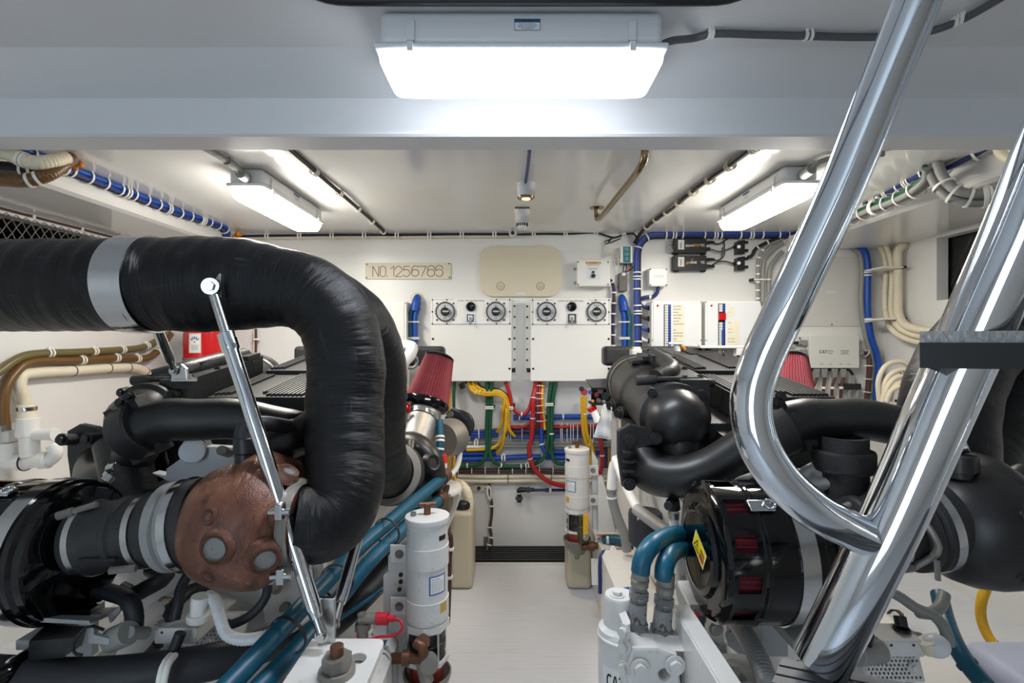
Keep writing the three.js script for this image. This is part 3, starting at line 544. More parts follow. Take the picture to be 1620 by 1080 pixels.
// breaker cabinets
function breakerBox(x0, x1, label, sx, stripTop, rows, isolator, labels) {
  const t = thing('breaker_cabinet', label, 'cabinet'), d = D - 0.10;
  obj(t, 'body', rect(x0, 476, x1, 575, d, 0.099, 0.003), M.panel);
  obj(t, 'door', rect(x0 + 3, 478.5, x1 - 3, 574, d - 0.004, 0.004, 0.0015), std(0xe4e5e6, 0.35));
  obj(t, 'indicator_lamp', lat([[0, 0.008], [0.004, 0.007], [0.006, 0.003], [0.006, 0], [0, 0]].reverse(), P(x0 + 10, 483.3, d - 0.004), Zp, 14), M.red, 'small red indicator');
  const fr = obj(t, 'breaker_frame', [rect(sx - 0.5, stripTop - 1, sx + 0.4, 573, d - 0.007, 0.003, 0), rect(sx, stripTop - 1, sx + 10.5, 573, d - 0.0045, 0.0005, 0)], M.ink);
  const a = M.panelGrey, b = M.blue;
  for (let i = 0; i < rows; i++) {
    const y = stripTop + i * 4.1; if (isolator && y > 492 && y < 507) continue; if (y > 570) break;
    const br = obj(t, 'breaker', rect(sx + 0.8, y, sx + 6.4, y + 3.6, d - 0.008, 0.004, 0), a); obj(br, 'breaker_toggle', rect(sx + 6.6 - (isolator && y > 520 ? 1.6 : 0), y + 0.4, sx + 10.2 - (isolator && y > 520 ? 1.4 : 0), y + 3.4, d - 0.013, 0.009, 0.0005), b, 'blue toggle');
  }
  if (isolator) obj(t, 'isolator', rect(sx + 1.2, 494.8, sx + 11.8, 506, d - 0.02, 0.016, 0.001), M.redPaint, 'square red isolator');
  labels.forEach(([lx0, ly0, lx1, ly1, list]) => {
    const tx = canvasTex(256, 512, (x, w, h) => { x.fillStyle = '#e6dfc9'; x.fillRect(0, 0, w, h); x.fillStyle = '#3a3630'; x.font = 'bold 20px sans-serif'; list.forEach((s, i) => x.fillText(s, 10, (i + 0.6) * h / list.length)); });
    sticker(t, 'circuit_list', lx0, ly0, lx1, ly1, d - 0.0046, tx);
  });
  for (const [x, y] of [[x0 + 1.3, 477.6], [x1 - 1.3, 477.6], [x0 + 1.3, 538], [x1 - 1.3, 538]]) screw(t, x, y, d - 0.0004, 0.003);
}
breakerBox(1030.5, 1110, 'white breaker cabinet with a full column of blue toggles', 1051, 482.5, 22, false, [[1064.5, 482.5, 1083, 548, ['BILGE PUMP FWD', 'BILGE PUMP AFT', 'NAV LIGHTS', 'HORN COMPRESSOR', 'ENGINE BLOWER', 'DECK LIGHTS', 'STBD ENGINE CONTROL', '', 'SPARE', 'PORT ENGINE ALARM', 'STBD ENGINE ALARM', 'WIPERS', 'FRESH WATER PUMP', 'ENGINE ROOM LIGHT']]]);
breakerBox(1115.5, 1204, 'white breaker cabinet with a square red isolator', 1137, 481, 22, true, [[1150, 485, 1162, 502, ['', 'GENERATOR', 'MAIN']], [1151, 508, 1170, 548, ['SPARE', '', 'AIR CON', 'HEATER', '', 'BATT CHARGER', 'WATER HEATER', '']]]);
{ // side conduits of the first breaker cabinet
  const t = thing('conduit_loom', 'short blue and brown cables entering the breaker cabinet side', 'cables');
  [[487, M.blueDark], [504, M.brown], [522, M.blue], [539, M.panel]].forEach(([y, m], i) => { obj(t, 'cable', sweep([[1010, y - 16, 2.965], [1013, y - 6, 2.965], [1020, y - 1, 2.96], [1029, y, 2.95]], 0.010, { k: 8 }), m); obj(t, 'gland', cyl([1025, y, 2.95], [1030, y, 2.95], 0.015), M.ink); });
}
{ // grey access panel and the white control processor
  const t = thing('access_panel', 'large plain grey access panel above the white control box', 'panel');
  obj(t, 'sheet', rect(1264, 406, 1366, 516, D - 0.005, 0.004, 0.001), std(0xd3d1cb, 0.45)); for (const [x, y] of [[1268, 513], [1316, 513], [1362, 513], [1313, 410], [1362, 410]]) screw(t, x, y, D - 0.006, 0.004);
  obj(t, 'name_tag', rect(1307, 459.5, 1323, 463.5, D - 0.007, 0.002, 0), M.plastic);
  const b = thing('control_processor', 'white CAT control processor box with plugs along its lower edge', 'electronics'), d = D - 0.06;
  obj(b, 'body', rect(1281, 531, 1359.5, 582, d, 0.058, 0.003), M.panelGrey); obj(b, 'flange', rect(1259, 531, 1283, 583, D - 0.02, 0.019, 0.002), M.panelGrey);
  const tx = canvasTex(512, 330, (x) => { x.fillStyle = '#d9d8d3'; x.fillRect(0, 0, 512, 330); x.fillStyle = '#1d1d1f'; x.font = 'bold 46px sans-serif'; x.fillText('CAT', 96, 180); x.font = 'bold 17px sans-serif'; x.fillText('Marine', 186, 160); x.fillText('Power', 186, 184); x.textAlign = 'center'; x.font = 'bold 15px sans-serif'; ['POWERTRAIN', 'CONTROL', 'PROCESSOR'].forEach((s, i) => x.fillText(s, 362, 158 + i * 16)); x.font = 'bold 10px sans-serif'; [120, 215, 322, 408].forEach((q) => x.fillText('J' + (q % 7) + ' PORT', q, 296)); });
  sticker(b, 'front_print', 1281.5, 531.5, 1359, 581.5, d - 0.0006, tx);
  for (const y of [542, 557, 571]) obj(b, 'side_plug', [rect(1270, y - 4.5, 1277, y + 4.5, D - 0.05, 0.03, 0.002), rect(1262, y - 3, 1271, y + 3, D - 0.045, 0.024, 0.003)], M.greyCable);
  for (const x of [1293, 1305, 1321.5, 1335]) obj(b, 'lower_plug', [plate([[x - 5, 583], [x + 5, 583], [x + 4, 590], [x + 2.4, 597], [x - 2.4, 597], [x - 4, 590]].reverse(), d + 0.005, 0.03, 0.002)], M.greyCable);
  obj(b, 'side_plug', rect(1359, 553, 1368, 561, D - 0.05, 0.03, 0.004), M.greyCable);
  for (const [x, y] of [[1265.5, 535], [1266, 571.5]]) screw(b, x, y, D - 0.0205, 0.005);
  for (const y of [542, 557]) { const c = thing('plug_lead', (y < 550 ? 'upper' : 'lower') + ' black lead with white band plugged into control box flange', 'cable', 'leads of the control box'); obj(c, 'lead', sweep([[1262, y, 2.96], [1250, y + 0.5, 2.955], [1238, y - 3, 2.96]], 0.009), M.ink); obj(c, 'band', ring(P(1252, y + 0.5, 2.955), Xp, 0.009, 0.012, 0.0015), M.tie); }
  [[1293, 1288], [1305, 1303], [1321.5, 1317], [1335, 1331]].forEach(([x, x2], i) => { const c = thing('plug_lead', ['brown lead under control box nearest the red cone filter', 'second brown lead under control box from red cone filter', 'third brown lead under control box from red cone filter', 'brown lead under control box beside black connector bar'][i], 'cable', 'brown leads below the control box'); obj(c, 'lead', sweep([[x, 596, 2.955], [x2, 610, 2.955], [x2 - 1, 640, 2.96]], 0.0085), M.brown); obj(c, 'band', ring(P(x2, 613, 2.955), Yp, 0.009, 0.014, 0.002), M.tie); });
  const k = thing('connector_bar', 'black connector bar with grey plugs below the control box', 'connector'); obj(k, 'bar', rect(1334, 607, 1363, 616, D - 0.05, 0.045, 0.003), M.plasticBlack); for (const [x, y] of [[1344, 622], [1357, 622]]) obj(k, 'plug', cyl(P(x, 615, 2.965), P(x - 1, 632, 2.965), 0.011), M.greyCable); obj(k, 'plug', cyl(P(1350, 607, 2.965), P(1349, 592, 2.96), 0.011, 0.008), M.greyCable); obj(k, 'lead', sweep([[1349, 592, 2.955], [1343, 585, 2.95], [1325, 584.5, 2.96], [1262, 585, 2.965], [1252, 586, 2.965]], 0.008), M.ink);
}

// ================================================================ cables and small fittings on the bulkhead
// cables: [offset up, offset side, radius, material]; ties: list of 0..1 positions
function bundle(name, label, category, pts, cables, ties = [], o = {}) {
  const t = thing(name, label, category, o.group), c = curveOf(pts);
  for (const [a, b, r, m] of cables) obj(t, o.part ?? 'cable', sweep(c, r, { off: [a, b], k: o.k ?? 8, step: o.step ?? 0.02, rf: o.rf }), m);
  const R = Math.max(...cables.map(([a, b, r]) => Math.hypot(a, b) + r)) + 0.0006;
  for (const u of ties) obj(t, 'cable_tie', ring(c.getPointAt(u), c.getTangentAt(u), R, o.tw ?? 0.008, 0.0022, 14), o.tie ?? M.tie);
  for (const u of o.mounts ?? []) { const p = c.getPointAt(u), q = c.getTangentAt(u); obj(t, 'tie_mount', [ring(p.clone().addScaledVector(q, 0.008), q, R, 0.008, 0.003, 14), ring(p.clone().addScaledVector(q, -0.008), q, R, 0.008, 0.003, 14), box(p.x, p.y + (o.md ?? R + 0.004), p.z, 0.012, 0.012, 0.012, 0.002)], o.tie ?? M.tie); }
  return t;
}
const seq = (n, a = 0.05, b = 0.95) => Array.from({ length: n }, (_, i) => a + (b - a) * i / Math.max(1, n - 1));
const Z1 = 2.975, Z2 = 2.955, Z3 = 2.93, Z4 = 2.905;
// behind: horizontal runs
bundle('cable_run', 'upper thick blue cable run across bulkhead behind green cables', 'cable', [[812, 660, Z1], [860, 659.5, Z1], [920, 659, Z1], [1004, 659, Z1]], [[0, 0, 0.0165, M.blue]], seq(6));
bundle('cable_run', 'wide loom of red, brown and blue cables tied across bulkhead', 'cable', [[805, 684, Z1], [850, 683.5, Z1], [900, 682.5, Z1], [985, 682, Z1]], [[0.030, 0, 0.011, M.red], [0.014, 0.004, 0.008, M.brown], [0.0, 0, 0.010, M.blue], [-0.014, 0.006, 0.007, M.brown], [-0.026, 0, 0.012, M.blue], [0.006, 0.012, 0.007, M.blueDark]], [], { step: 0.05 });
bundle('cable_run', 'short flat loom of blue cables ending beside green pair', 'cable', [[728, 687, Z1], [760, 686, Z1], [788, 684, Z1]], [[0.015, 0, 0.010, M.blue], [0.0, 0.004, 0.010, M.blue], [-0.015, 0, 0.011, M.blue], [0.026, 0, 0.004, M.yellow]], [0.25, 0.5], { tw: 0.006 });
{ const t = thing('cable_tie_row', 'row of thin white ties around the red and blue loom', 'cable ties'); for (const x of [808, 826, 886, 889, 897, 902, 906, 913, 925, 933, 938, 948]) obj(t, 'cable_tie', box(P(x, 0, Z1).x + (rnd() - 0.5) * 0.004, P(0, 683, Z1).y, -Z1 + 0.022, 0.0035, 0.092 + rnd() * 0.02, 0.002, 0).rotateZ(0), M.tie); }
bundle('conduit', 'thick grey conduit crossing the bulkhead under the blue loom', 'conduit', [[728, 702, Z1], [800, 702.5, Z1], [880, 702, Z1], [985, 701, Z1]], [[0.006, 0, 0.011, M.greyCable], [-0.012, 0, 0.012, M.greyCable]], [], { mounts: [0.1, 0.43, 0.8] });
bundle('conduit', 'thin white conduit just below the grey conduit', 'conduit', [[728, 706.5, Z2], [750, 706.8, Z2], [773, 706, Z2]], [[0, 0, 0.009, M.pvc]]);
bundle('cable_run', 'blue cable with yellow tail crossing behind the green pair', 'cable', [[716, 717, Z1], [750, 717, Z1], [785, 716, Z1]], [[0, 0, 0.0155, M.blue]]);
bundle('cable_run', 'lowest thick blue cable run held by white clips', 'cable', [[715, 726, Z1], [780, 725, Z1], [830, 722.5, Z1], [900, 724, Z1]], [[0, 0, 0.0165, M.blue]], [], { mounts: [0.44, 0.78] });
bundle('cable_run', 'blue cable stub behind the rear white fuel filter', 'cable', [[876, 715, Z1], [920, 715.5, Z1], [958, 717, Z1]], [[0, 0, 0.014, M.blue]]);
bundle('cable_run', 'flat loom of brown and thin grey wires above white conduits', 'cable', [[716, 745, Z1], [780, 744.5, Z1], [840, 744, Z1], [905, 747, Z1]], [[0, 0, 0.009, M.brown], [0.011, 0, 0.005, M.brown], [-0.009, 0.003, 0.006, M.brown], [0.017, 0, 0.003, M.greyCable], [0.021, 0.002, 0.003, M.greyCable], [0.005, 0.01, 0.004, M.greyDark]], seq(9), { tw: 0.004 });
bundle('conduit', 'upper of two straight white conduits low on bulkhead', 'conduit', [[708, 752.5, Z1], [770, 754, Z1], [840, 753.5, Z1], [960, 754, Z1]], [[0, 0, 0.0125, M.creamHose]], [0.06, 0.38, 0.65], { tie: M.ink, tw: 0.004 });
bundle('conduit', 'lower of two straight white conduits low on bulkhead', 'conduit', [[708, 759.5, Z1], [770, 761, Z1], [840, 760, Z1], [960, 760.5, Z1]], [[0, 0, 0.0125, M.creamHose]], [0.06, 0.38, 0.65], { tie: M.ink, tw: 0.004 });
// green cables
bundle('power_cable', 'green cable dropping from port cabinet and turning left', 'cable', [[770.5, 604, Z3], [771.5, 640, Z3], [770, 680, Z3], [770, 715, Z3], [764, 730, Z3], [752, 735.5, Z2], [716, 736, Z2]], [[0, 0, 0.012, M.green]], [0.87]);
bundle('power_cable', 'green cable looping from port cabinet up to starboard cabinet', 'cable', [[777.5, 604, Z3], [776.5, 640, Z3], [775, 680, Z3], [775, 716, Z3], [781, 730, Z3], [796, 736.5, Z2], [836, 736, Z2], [853, 730, Z3], [862, 720, Z3], [866.5, 700, Z3], [868, 668, Z3], [868, 640, Z3], [872, 604, Z3]], [[0, 0, 0.012, M.green]], [0.42, 0.52], { mounts: [0.55] });
bundle('power_cable', 'green cable from starboard cabinet bending right above brown wires', 'cable', [[879, 604, Z3], [875, 630, Z3], [872.5, 668, Z3], [873, 704, Z3], [874, 722, Z3], [880, 732, Z3], [896, 734, Z2]], [[0, 0, 0.012, M.green]], [0.55]);
bundle('power_cable', 'short green cable beside the red cone filter', 'cable', [[719, 604, Z3], [718, 625, Z3], [718, 648, Z3], [719, 690, Z2]], [[0, 0, 0.009, M.green]]);
{ const t = thing('cable_clamp', 'white tie around green pair below port cabinet', 'cable tie'); obj(t, 'tie', [rect(767, 642.5, 781, 645, 2.912, 0.036, 0.003), rect(767, 645.6, 781, 647.6, 2.912, 0.036, 0.003)], M.tie); obj(t, 'mount', rect(780, 641.5, 783, 645.5, 2.92, 0.05, 0.002), M.ink); }
{ const t = thing('cable_clamp', 'white tie around green pair below starboard cabinet', 'cable tie'); obj(t, 'tie', [rect(862.5, 637.5, 876, 639.8, 2.912, 0.036, 0.003), rect(862.5, 640.4, 876, 642.4, 2.912, 0.036, 0.003)], M.tie); obj(t, 'mount', rect(875, 637, 878, 641, 2.92, 0.05, 0.002), M.ink); }
{ const t = thing('cable_clamp', 'white tie where the yellow cables turn down', 'cable tie'); obj(t, 'tie', [rect(792, 643, 812, 645.2, 2.907, 0.05, 0.003), rect(792, 646, 812, 648, 2.907, 0.05, 0.003)].map((g) => g), M.tie); obj(t, 'mount', rect(811, 639, 815, 643, 2.92, 0.06, 0.002), M.ink); }
// yellow cables
const yl = ['yellow cable arching under port cabinet and down to grey conduit', 'yellow cable arching under port cabinet, short tail to blue loom', 'yellow cable arching under port cabinet ending at blue cable', 'thin yellow cable arching with the others into thick tail'];
[[[740, 604, Z3], [745.5, 616, Z3], [755, 622, Z4], [770, 624.5, Z4], [787, 624, Z4], [799, 632, Z4], [803, 645, Z4], [804, 664, Z3], [799, 682, Z3], [790, 700, Z3], [778, 709, Z3], [757, 711, Z2], [738, 711.5, Z2]],
 [[748, 604, Z3], [751, 614, Z3], [760, 620, Z4], [775, 621.5, Z4], [789, 621, Z4], [798, 630, Z4], [796, 645, Z4], [795, 660, Z3], [793, 674, Z3], [786, 683, Z2]],
 [[744, 604, Z2], [748, 613, Z3], [757, 619, Z3], [772, 619, Z3], [791, 619, Z3], [802, 630, Z3], [805, 645, Z3], [803, 668, Z3], [806, 680, Z3], [814, 690, Z2]],
 [[750, 604, Z2], [757, 613, Z3], [766, 617, Z3], [778, 618, Z3], [792, 621, Z3], [800, 634, Z3], [801, 646, Z4], [800, 668, Z4], [797, 690, Z4], [794, 706, Z3], [786, 716, Z2]]].forEach((p, i) => bundle('power_cable', yl[i], 'cable', p, [[0, 0, 0.0095, M.yellow]], [0.12 + i * 0.06], { tw: 0.004 }));
bundle('power_cable', 'dark green cable hidden among the arching yellow cables', 'cable', [[755, 606, Z2], [763, 614, Z2], [790, 617, Z2], [804, 628, Z2], [807, 645, Z2], [800, 668, Z2], [800, 690, Z1]], [[0, 0, 0.009, M.green]]);
bundle('power_cable', 'yellow cable dropping beside the red cone filter', 'cable', [[711, 604, Z3], [711, 625, Z3], [710, 650, Z3], [706, 690, Z2], [704, 740, Z2]], [[0, 0, 0.010, M.yellow]]);
for (const [x, i] of [[921.5, 0], [925.5, 1]]) bundle('power_cable', i ? 'outer of two yellow cables dropping behind the rear fuel filter' : 'inner of two yellow cables dropping behind the rear fuel filter', 'cable', [[x, 627, Z2], [x, 650, Z2], [x + 2 + i, 685, Z2], [x + 8 + i * 3, 706, Z2], [x + 13 + i * 4, 735, Z2]], [[0, 0, 0.011, M.yellow]], i ? [0.25] : []);
// red cables
bundle('power_cable', 'red cable hanging in a loop between the two switch cabinets', 'cable', [[800, 604, Z3], [806, 622, Z3], [810, 641, Z3], [819, 653, Z3], [829, 655, Z3], [837, 647, Z3], [841, 634, Z3], [845, 618, Z3], [849, 604, Z3]], [[0, 0, 0.0115, M.red]], [0.5]);
bundle('power_cable', 'long red cable curving from starboard cabinet to rear fuel filter', 'cable', [[848, 604, Z2], [844, 630, Z4], [843, 655, Z4], [841, 690, Z4], [837, 712, Z4], [842, 735, Z4], [855, 752, Z4], [871, 763, Z4], [893, 769, Z3]], [[0, 0, 0.0135, M.red]], [0.14, 0.3, 0.62], { tw: 0.005 });
bundle('power_cable', 'red cable below starboard cabinet with yellow cable alongside', 'cable', [[854, 604, Z2], [853, 630, Z3], [855, 655, Z3], [857, 680, Z3]], [[0, 0, 0.011, M.red], [0, -0.018, 0.009, M.yellow], [0, 0.022, 0.008, M.brown]], [0.1, 0.25, 0.35, 0.48, 0.62, 0.8], { tw: 0.004 });
bundle('power_cable', 'blue cable continuing down from the red and yellow pair', 'cable', [[856.5, 676, Z3], [856.5, 700, Z3], [861, 712, Z3], [868, 722, Z2]], [[0, 0, 0.013, M.blue]], [0.5]);
bundle('power_cable', 'small red cable branching off right into the red loom', 'cable', [[856, 655, Z3], [861, 668, Z3], [868, 674, Z2], [900, 675, Z2]], [[0, 0, 0.009, M.red]]);
bundle('power_cable', 'red cable swinging left into loom under port cabinet', 'cable', [[803, 668, Z2], [807, 674, Z2], [822, 676, Z2], [836, 671, Z2], [843, 664, Z2]], [[0, 0, 0.008, M.red]]);
bundle('power_cable', 'red cable curving down behind the rear fuel filter bracket', 'cable', [[950, 690, Z2], [952, 712, Z2], [953, 730, Z2], [949, 750, Z2]], [[0, 0, 0.012, M.red]], [0.5]);
for (let i = 0; i < 5; i++) bundle('thin_wire', ['thin green wire', 'thin blue wire', 'thin brown wire', 'thin yellow wire', 'thin grey wire'][i] + ' in the vertical loom near the paper tag', 'wire', [[955 + i * 2.4, 694, Z1], [955.5 + i * 2.4, 740, Z1]], [[0, 0, 0.004, [M.green, M.blue, M.brown, M.yellow, M.greyCable][i]]], [], { group: 'thin wires near the paper tag' });
{ const t = thing('cable_plug', 'black angled plug under port cabinet', 'plug'); obj(t, 'plug_body', box(0, 0, 0, 0.03, 0.036, 0.03, 0.005).rotateZ(0.4).translate(P(731, 610, Z3).x, P(0, 610, Z3).y, -Z3), M.plasticBlack); obj(t, 'lead', sweep([[735, 606, Z3], [738, 604, Z3], [740, 600, Z3]], 0.006), M.ink); }
// lower bulkhead
{ const t = thing('wall_socket', 'small cream socket plate with round black outlet', 'socket'); obj(t, 'plate', rect(749, 767.5, 767, 777, D - 0.015, 0.014, 0.002), M.cream); obj(t, 'outlet', cyl(P(757.5, 772, D - 0.014), P(757.5, 772, D - 0.022), 0.011), M.ink);
  const c = thing('coiled_lead', 'coil of white lead hanging beside the cream socket', 'cable'); for (let i = 0; i < 4; i++) obj(c, 'loop', sweep(new THREE.CatmullRomCurve3([[772 + i * 0.4, 769], [776, 772 + i], [777.5 - i * 0.5, 785], [775, 793 - i], [771.5 + i * 0.3, 786], [769.5 + i * 0.6, 775]].map(([x, y]) => P(x, y, 2.975 - i * 0.006)), true, 'centripetal'), 0.005, { k: 7, n: 40, cap: false }), M.panel); obj(c, 'tail', sweep([[767, 771, 2.98], [770, 769, 2.975], [772, 770, 2.972]], 0.005), M.panel); }
bundle('cable_drop', 'brown sheathed cable running down to the floor grille', 'cable', [[773, 764, Z1], [776, 785, Z1], [778, 801, Z1], [777, 820, Z1], [775, 834, Z1], [777, 848, Z1], [774, 862, Z2], [772, 872, Z2]], [[0, 0, 0.009, M.brown], [0.004, 0.008, 0.004, M.greyCable]], [0.33, 0.64, 0.8, 0.9]);
{ const t = thing('bracket_plate', 'small dark plate behind the brown cable at floor grille', 'bracket'); obj(t, 'plate', rect(765, 849, 772, 873, D - 0.008, 0.007, 0.001), M.zinc); obj(t, 'tab', rect(772, 853, 780, 874, D - 0.006, 0.005, 0.001), M.steel); }
{ const t = thing('water_tap', 'black plastic elbow valve with hanging tee on bulkhead', 'valve');
  obj(t, 'valve_body', [cyl([826, 774.5, 2.96], [834, 774.5, 2.96], 0.014), cyl([833, 774.5, 2.96], [845.5, 774.5, 2.96], 0.011)], M.plasticBlack); obj(t, 'valve_knob', cyl([836, 774.5, 2.96], [836, 774.5, 2.925], 0.017), M.plasticBlack);
  obj(t, 'elbow', sweep([[828, 774.5, 2.96], [822, 774.5, 2.96], [821.5, 780, 2.96]], 0.015, { step: 0.006 }), M.plasticBlack); obj(t, 'drop', cyl([821.5, 779, 2.96], [821.5, 787, 2.96], 0.013), M.plasticBlack); obj(t, 'collar', ring(P(821.5, 779.5, 2.96), Yp, 0.0145, 0.005, 0.002), M.tie);
  obj(t, 'tee', [cyl([815.5, 788, 2.96], [827, 788, 2.96], 0.009), cyl([821.5, 785, 2.96], [821.5, 794, 2.96], 0.013), cyl([821.5, 788.5, 2.96], [821.5, 788.5, 2.935], 0.012)], M.plasticBlack);
  const b = thing('blue_water_line', 'thin blue water tube from black valve toward rear filter', 'tube'); obj(b, 'tube', sweep([[845, 775, 2.96], [870, 775, 2.96], [896, 775, 2.96]], 0.0085), M.blueDark); obj(b, 'joint', cyl([863, 775.2, 2.96], [868, 775.2, 2.96], 0.012), M.blueDark); obj(b, 'clip', rect(869, 770.5, 872.5, 779, 2.945, 0.05, 0.002), M.tie); }
{ // floor grille: slats over a black sheet, painted as the dark pit below
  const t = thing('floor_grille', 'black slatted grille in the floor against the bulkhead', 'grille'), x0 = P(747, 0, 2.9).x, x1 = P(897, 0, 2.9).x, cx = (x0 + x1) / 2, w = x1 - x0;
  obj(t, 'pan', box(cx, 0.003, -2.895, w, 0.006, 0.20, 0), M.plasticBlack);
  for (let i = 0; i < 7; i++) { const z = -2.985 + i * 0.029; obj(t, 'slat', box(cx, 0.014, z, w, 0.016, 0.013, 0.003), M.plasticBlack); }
  obj(t, 'lip', box(cx, 0.006, -2.785, w + 0.02, 0.012, 0.016, 0.002), M.white);
}
// top of the bulkhead: wires, camera
bundle('cable_run', 'bundle of thin beige and black wires along bulkhead top', 'wires', [[350, 375, Z1], [450, 373.5, Z1], [560, 372.5, Z1], [640, 372.5, Z1], [720, 371.5, Z1], [805, 371.5, Z1]], [[0.002, 0, 0.0045, M.ink], [-0.007, 0, 0.0035, M.creamHose], [-0.014, 0.003, 0.003, M.creamHose], [0.008, 0, 0.004, M.blueDark]], [], { mounts: seq(9), step: 0.03 });
bundle('cable_run', 'single black cable along bulkhead top right of the camera', 'wire', [[818, 371, Z1], [860, 370, Z1], [900, 370, Z1], [945, 368.5, Z1], [960, 373, Z1], [972, 376, Z1], [985, 372, Z1], [1000, 369, Z1], [1006, 373, Z1], [1005.5, 400, Z1]], [[0, 0, 0.0055, M.ink]], [], { mounts: [0.12, 0.35, 0.57, 0.78] });
{ const t = thing('wire_loom', 'looped black and beige wires below the bulkhead corner cable', 'wires');
  [[[972, 376], [962, 380], [956, 383], [958, 386], [963, 384], [966, 378]], [[982, 377], [975, 380], [962, 385], [966, 377]], [[963, 386], [961, 395], [960, 402], [963, 406], [968, 400], [974, 398], [979, 404], [980, 409]], [[966, 386], [964, 398], [962, 403], [970, 400], [976, 403], [978, 416], [982, 430]]].forEach((p, i) => obj(t, 'wire', sweep(p.map(([x, y]) => [x, y, 2.97 - i * 0.004]), 0.0032, { k: 6, step: 0.015 }), i < 2 ? M.ink : M.creamHose));
  const u = thing('wire_loom', 'short black and red wires between converter and relay box', 'wires'); [[988, M.ink], [991, M.ink], [994, M.red], [996, M.ink]].forEach(([x, m], i) => obj(u, 'wire', sweep([[x, 416, 2.97], [x - 1 + i, 420, 2.965], [x - 2 + i * 2.5, 426 - i, 2.965], [986 + i, 432, 2.97]], 0.0032, { k: 6, step: 0.01 }), m)); }
{ const t = thing('security_camera', 'tiny white turret camera in the corner above cream hatch', 'camera'); const p = P(811, 368, 2.96); obj(t, 'mount', cyl(V(p.x, HB, -2.96), V(p.x, HB - 0.03, -2.96), 0.018), M.plastic); obj(t, 'turret', new THREE.SphereGeometry(0.022, 20, 14).translate(p.x, p.y - 0.004, -2.945), M.plastic); obj(t, 'lens_eye', cyl(V(p.x, p.y - 0.008, -2.93), V(p.x, p.y - 0.009, -2.92), 0.011), M.ink); }
// ceiling: brown wires and handrail
const HC = HB - 0.008, onC = (x, d) => V((x - 810) * d / F, HC, -d);
bundle('ceiling_cable', 'thin brown cable clipped across ceiling beside the port lamp', 'cable', [V(-0.733, HC, -1.55), V(-0.733, HC, -1.9), V(-0.728, HC - 0.004, -2.2), V(-0.733, HC, -2.6), V(-0.74, HC, -2.97)], [[0, 0, 0.005, M.brown], [0.002, 0.008, 0.004, M.ink]], [], { mounts: seq(6), md: 0.004 });
bundle('ceiling_cable', 'thick brown twisted cable clipped across ceiling beside handrail', 'cable', [V(0.79, HC, -1.55), V(0.775, HC - 0.004, -1.8), V(0.76, HC, -2.1), V(0.752, HC - 0.005, -2.4), V(0.742, HC, -2.7), V(0.735, HC - 0.01, -2.9), V(0.72, HC - 0.05, -2.97)], [[0, 0, 0.007, M.brown], [0.004, 0.01, 0.005, M.ink], [-0.004, -0.008, 0.004, M.ink]], [], { mounts: seq(8, 0.06, 0.85), md: 0.004, tie: M.cream });
{ const t = thing('grab_rail', 'bronze grab rail fixed to the ceiling by two flanges', 'rail'), x = 0.418;
  obj(t, 'bar', sweep([V(x + 0.01, HB, -1.63), V(x + 0.01, HB - 0.045, -1.635), V(x + 0.006, HB - 0.062, -1.67), V(x, HB - 0.064, -2.0), V(x - 0.012, HB - 0.064, -2.36), V(x - 0.014, HB - 0.05, -2.405), V(x - 0.014, HB, -2.41)], 0.0125, { k: 14, step: 0.008 }), M.bronze);
  for (const z of [-1.63, -2.41]) obj(t, 'flange', lat([[0, 0], [0.034, 0], [0.032, 0.004], [0.016, 0.006], [0.014, 0.01], [0, 0.01]], V(z < -2 ? x - 0.014 : x + 0.01, HB, z), V(0, -1, 0)), M.bronze); }
{ const c = thing('lamp_conduit', 'grey flexible conduit feeding the port fluorescent lamp', 'conduit'); obj(c, 'conduit', sweep([V(-1.0, HB - 0.012, -1.55), V(-0.985, HB - 0.014, -1.68), V(-0.975, HB - 0.02, -1.76), V(-0.97, HB - 0.03, -1.80), V(-0.97, HB - 0.036, -1.815)], 0.011, { rf: corr(0.008, 0.05), step: 0.003 }), M.greyCable); obj(c, 'gland', cyl(V(-0.97, HB - 0.036, -1.805), V(-0.97, HB - 0.04, -1.845), 0.019), M.greyCable); obj(c, 'coupling', cyl(V(-0.978, HB - 0.017, -1.735), V(-0.973, HB - 0.024, -1.775), 0.0155), M.greyCable);
  const d = thing('lamp_conduit', 'grey gland and thin wires feeding the starboard lamp', 'conduit'); obj(d, 'conduit', sweep([V(1.25, HB - 0.008, -1.70), V(1.12, HB - 0.01, -1.72), V(1.06, HB - 0.02, -1.735), V(1.045, HB - 0.036, -1.78)], 0.009), M.greyCable); obj(d, 'gland', cyl(V(1.047, HB - 0.034, -1.765), V(1.043, HB - 0.04, -1.818), 0.019), M.greyCable); }
{ const t = thing('lamp_cable', 'dark grey cable clipped across deckhead from the near lamp', 'cable'), y = HF - 0.012, f = (x, py) => { const d = (HF - 0.012 - CY) * F / (540 - py); return V((x - 810) * d / F, y, -d); };
  obj(t, 'cable', sweep([V(0.335, CY + 0.68, -1.17), V(0.36, CY + 0.69, -1.165), f(1100, 60), f(1125, 54), f(1200, 55), f(1275, 57), f(1400, 58), f(1470, 50), f(1520, 32), f(1600, -12), f(1640, -30)], 0.0085, { k: 10 }), M.greyDark);
  for (const [x, py] of [[1121, 54], [1126, 54], [1274, 57], [1282, 57], [1512, 34], [1520, 30]]) { const p = f(x, py); obj(t, 'clip', [ring(p, V(1, 0, x > 1400 ? 0.5 : 0), 0.0088, 0.007, 0.003), box(p.x, p.y + 0.008, p.z, 0.007, 0.012, 0.02, 0.002)], M.tie); } }
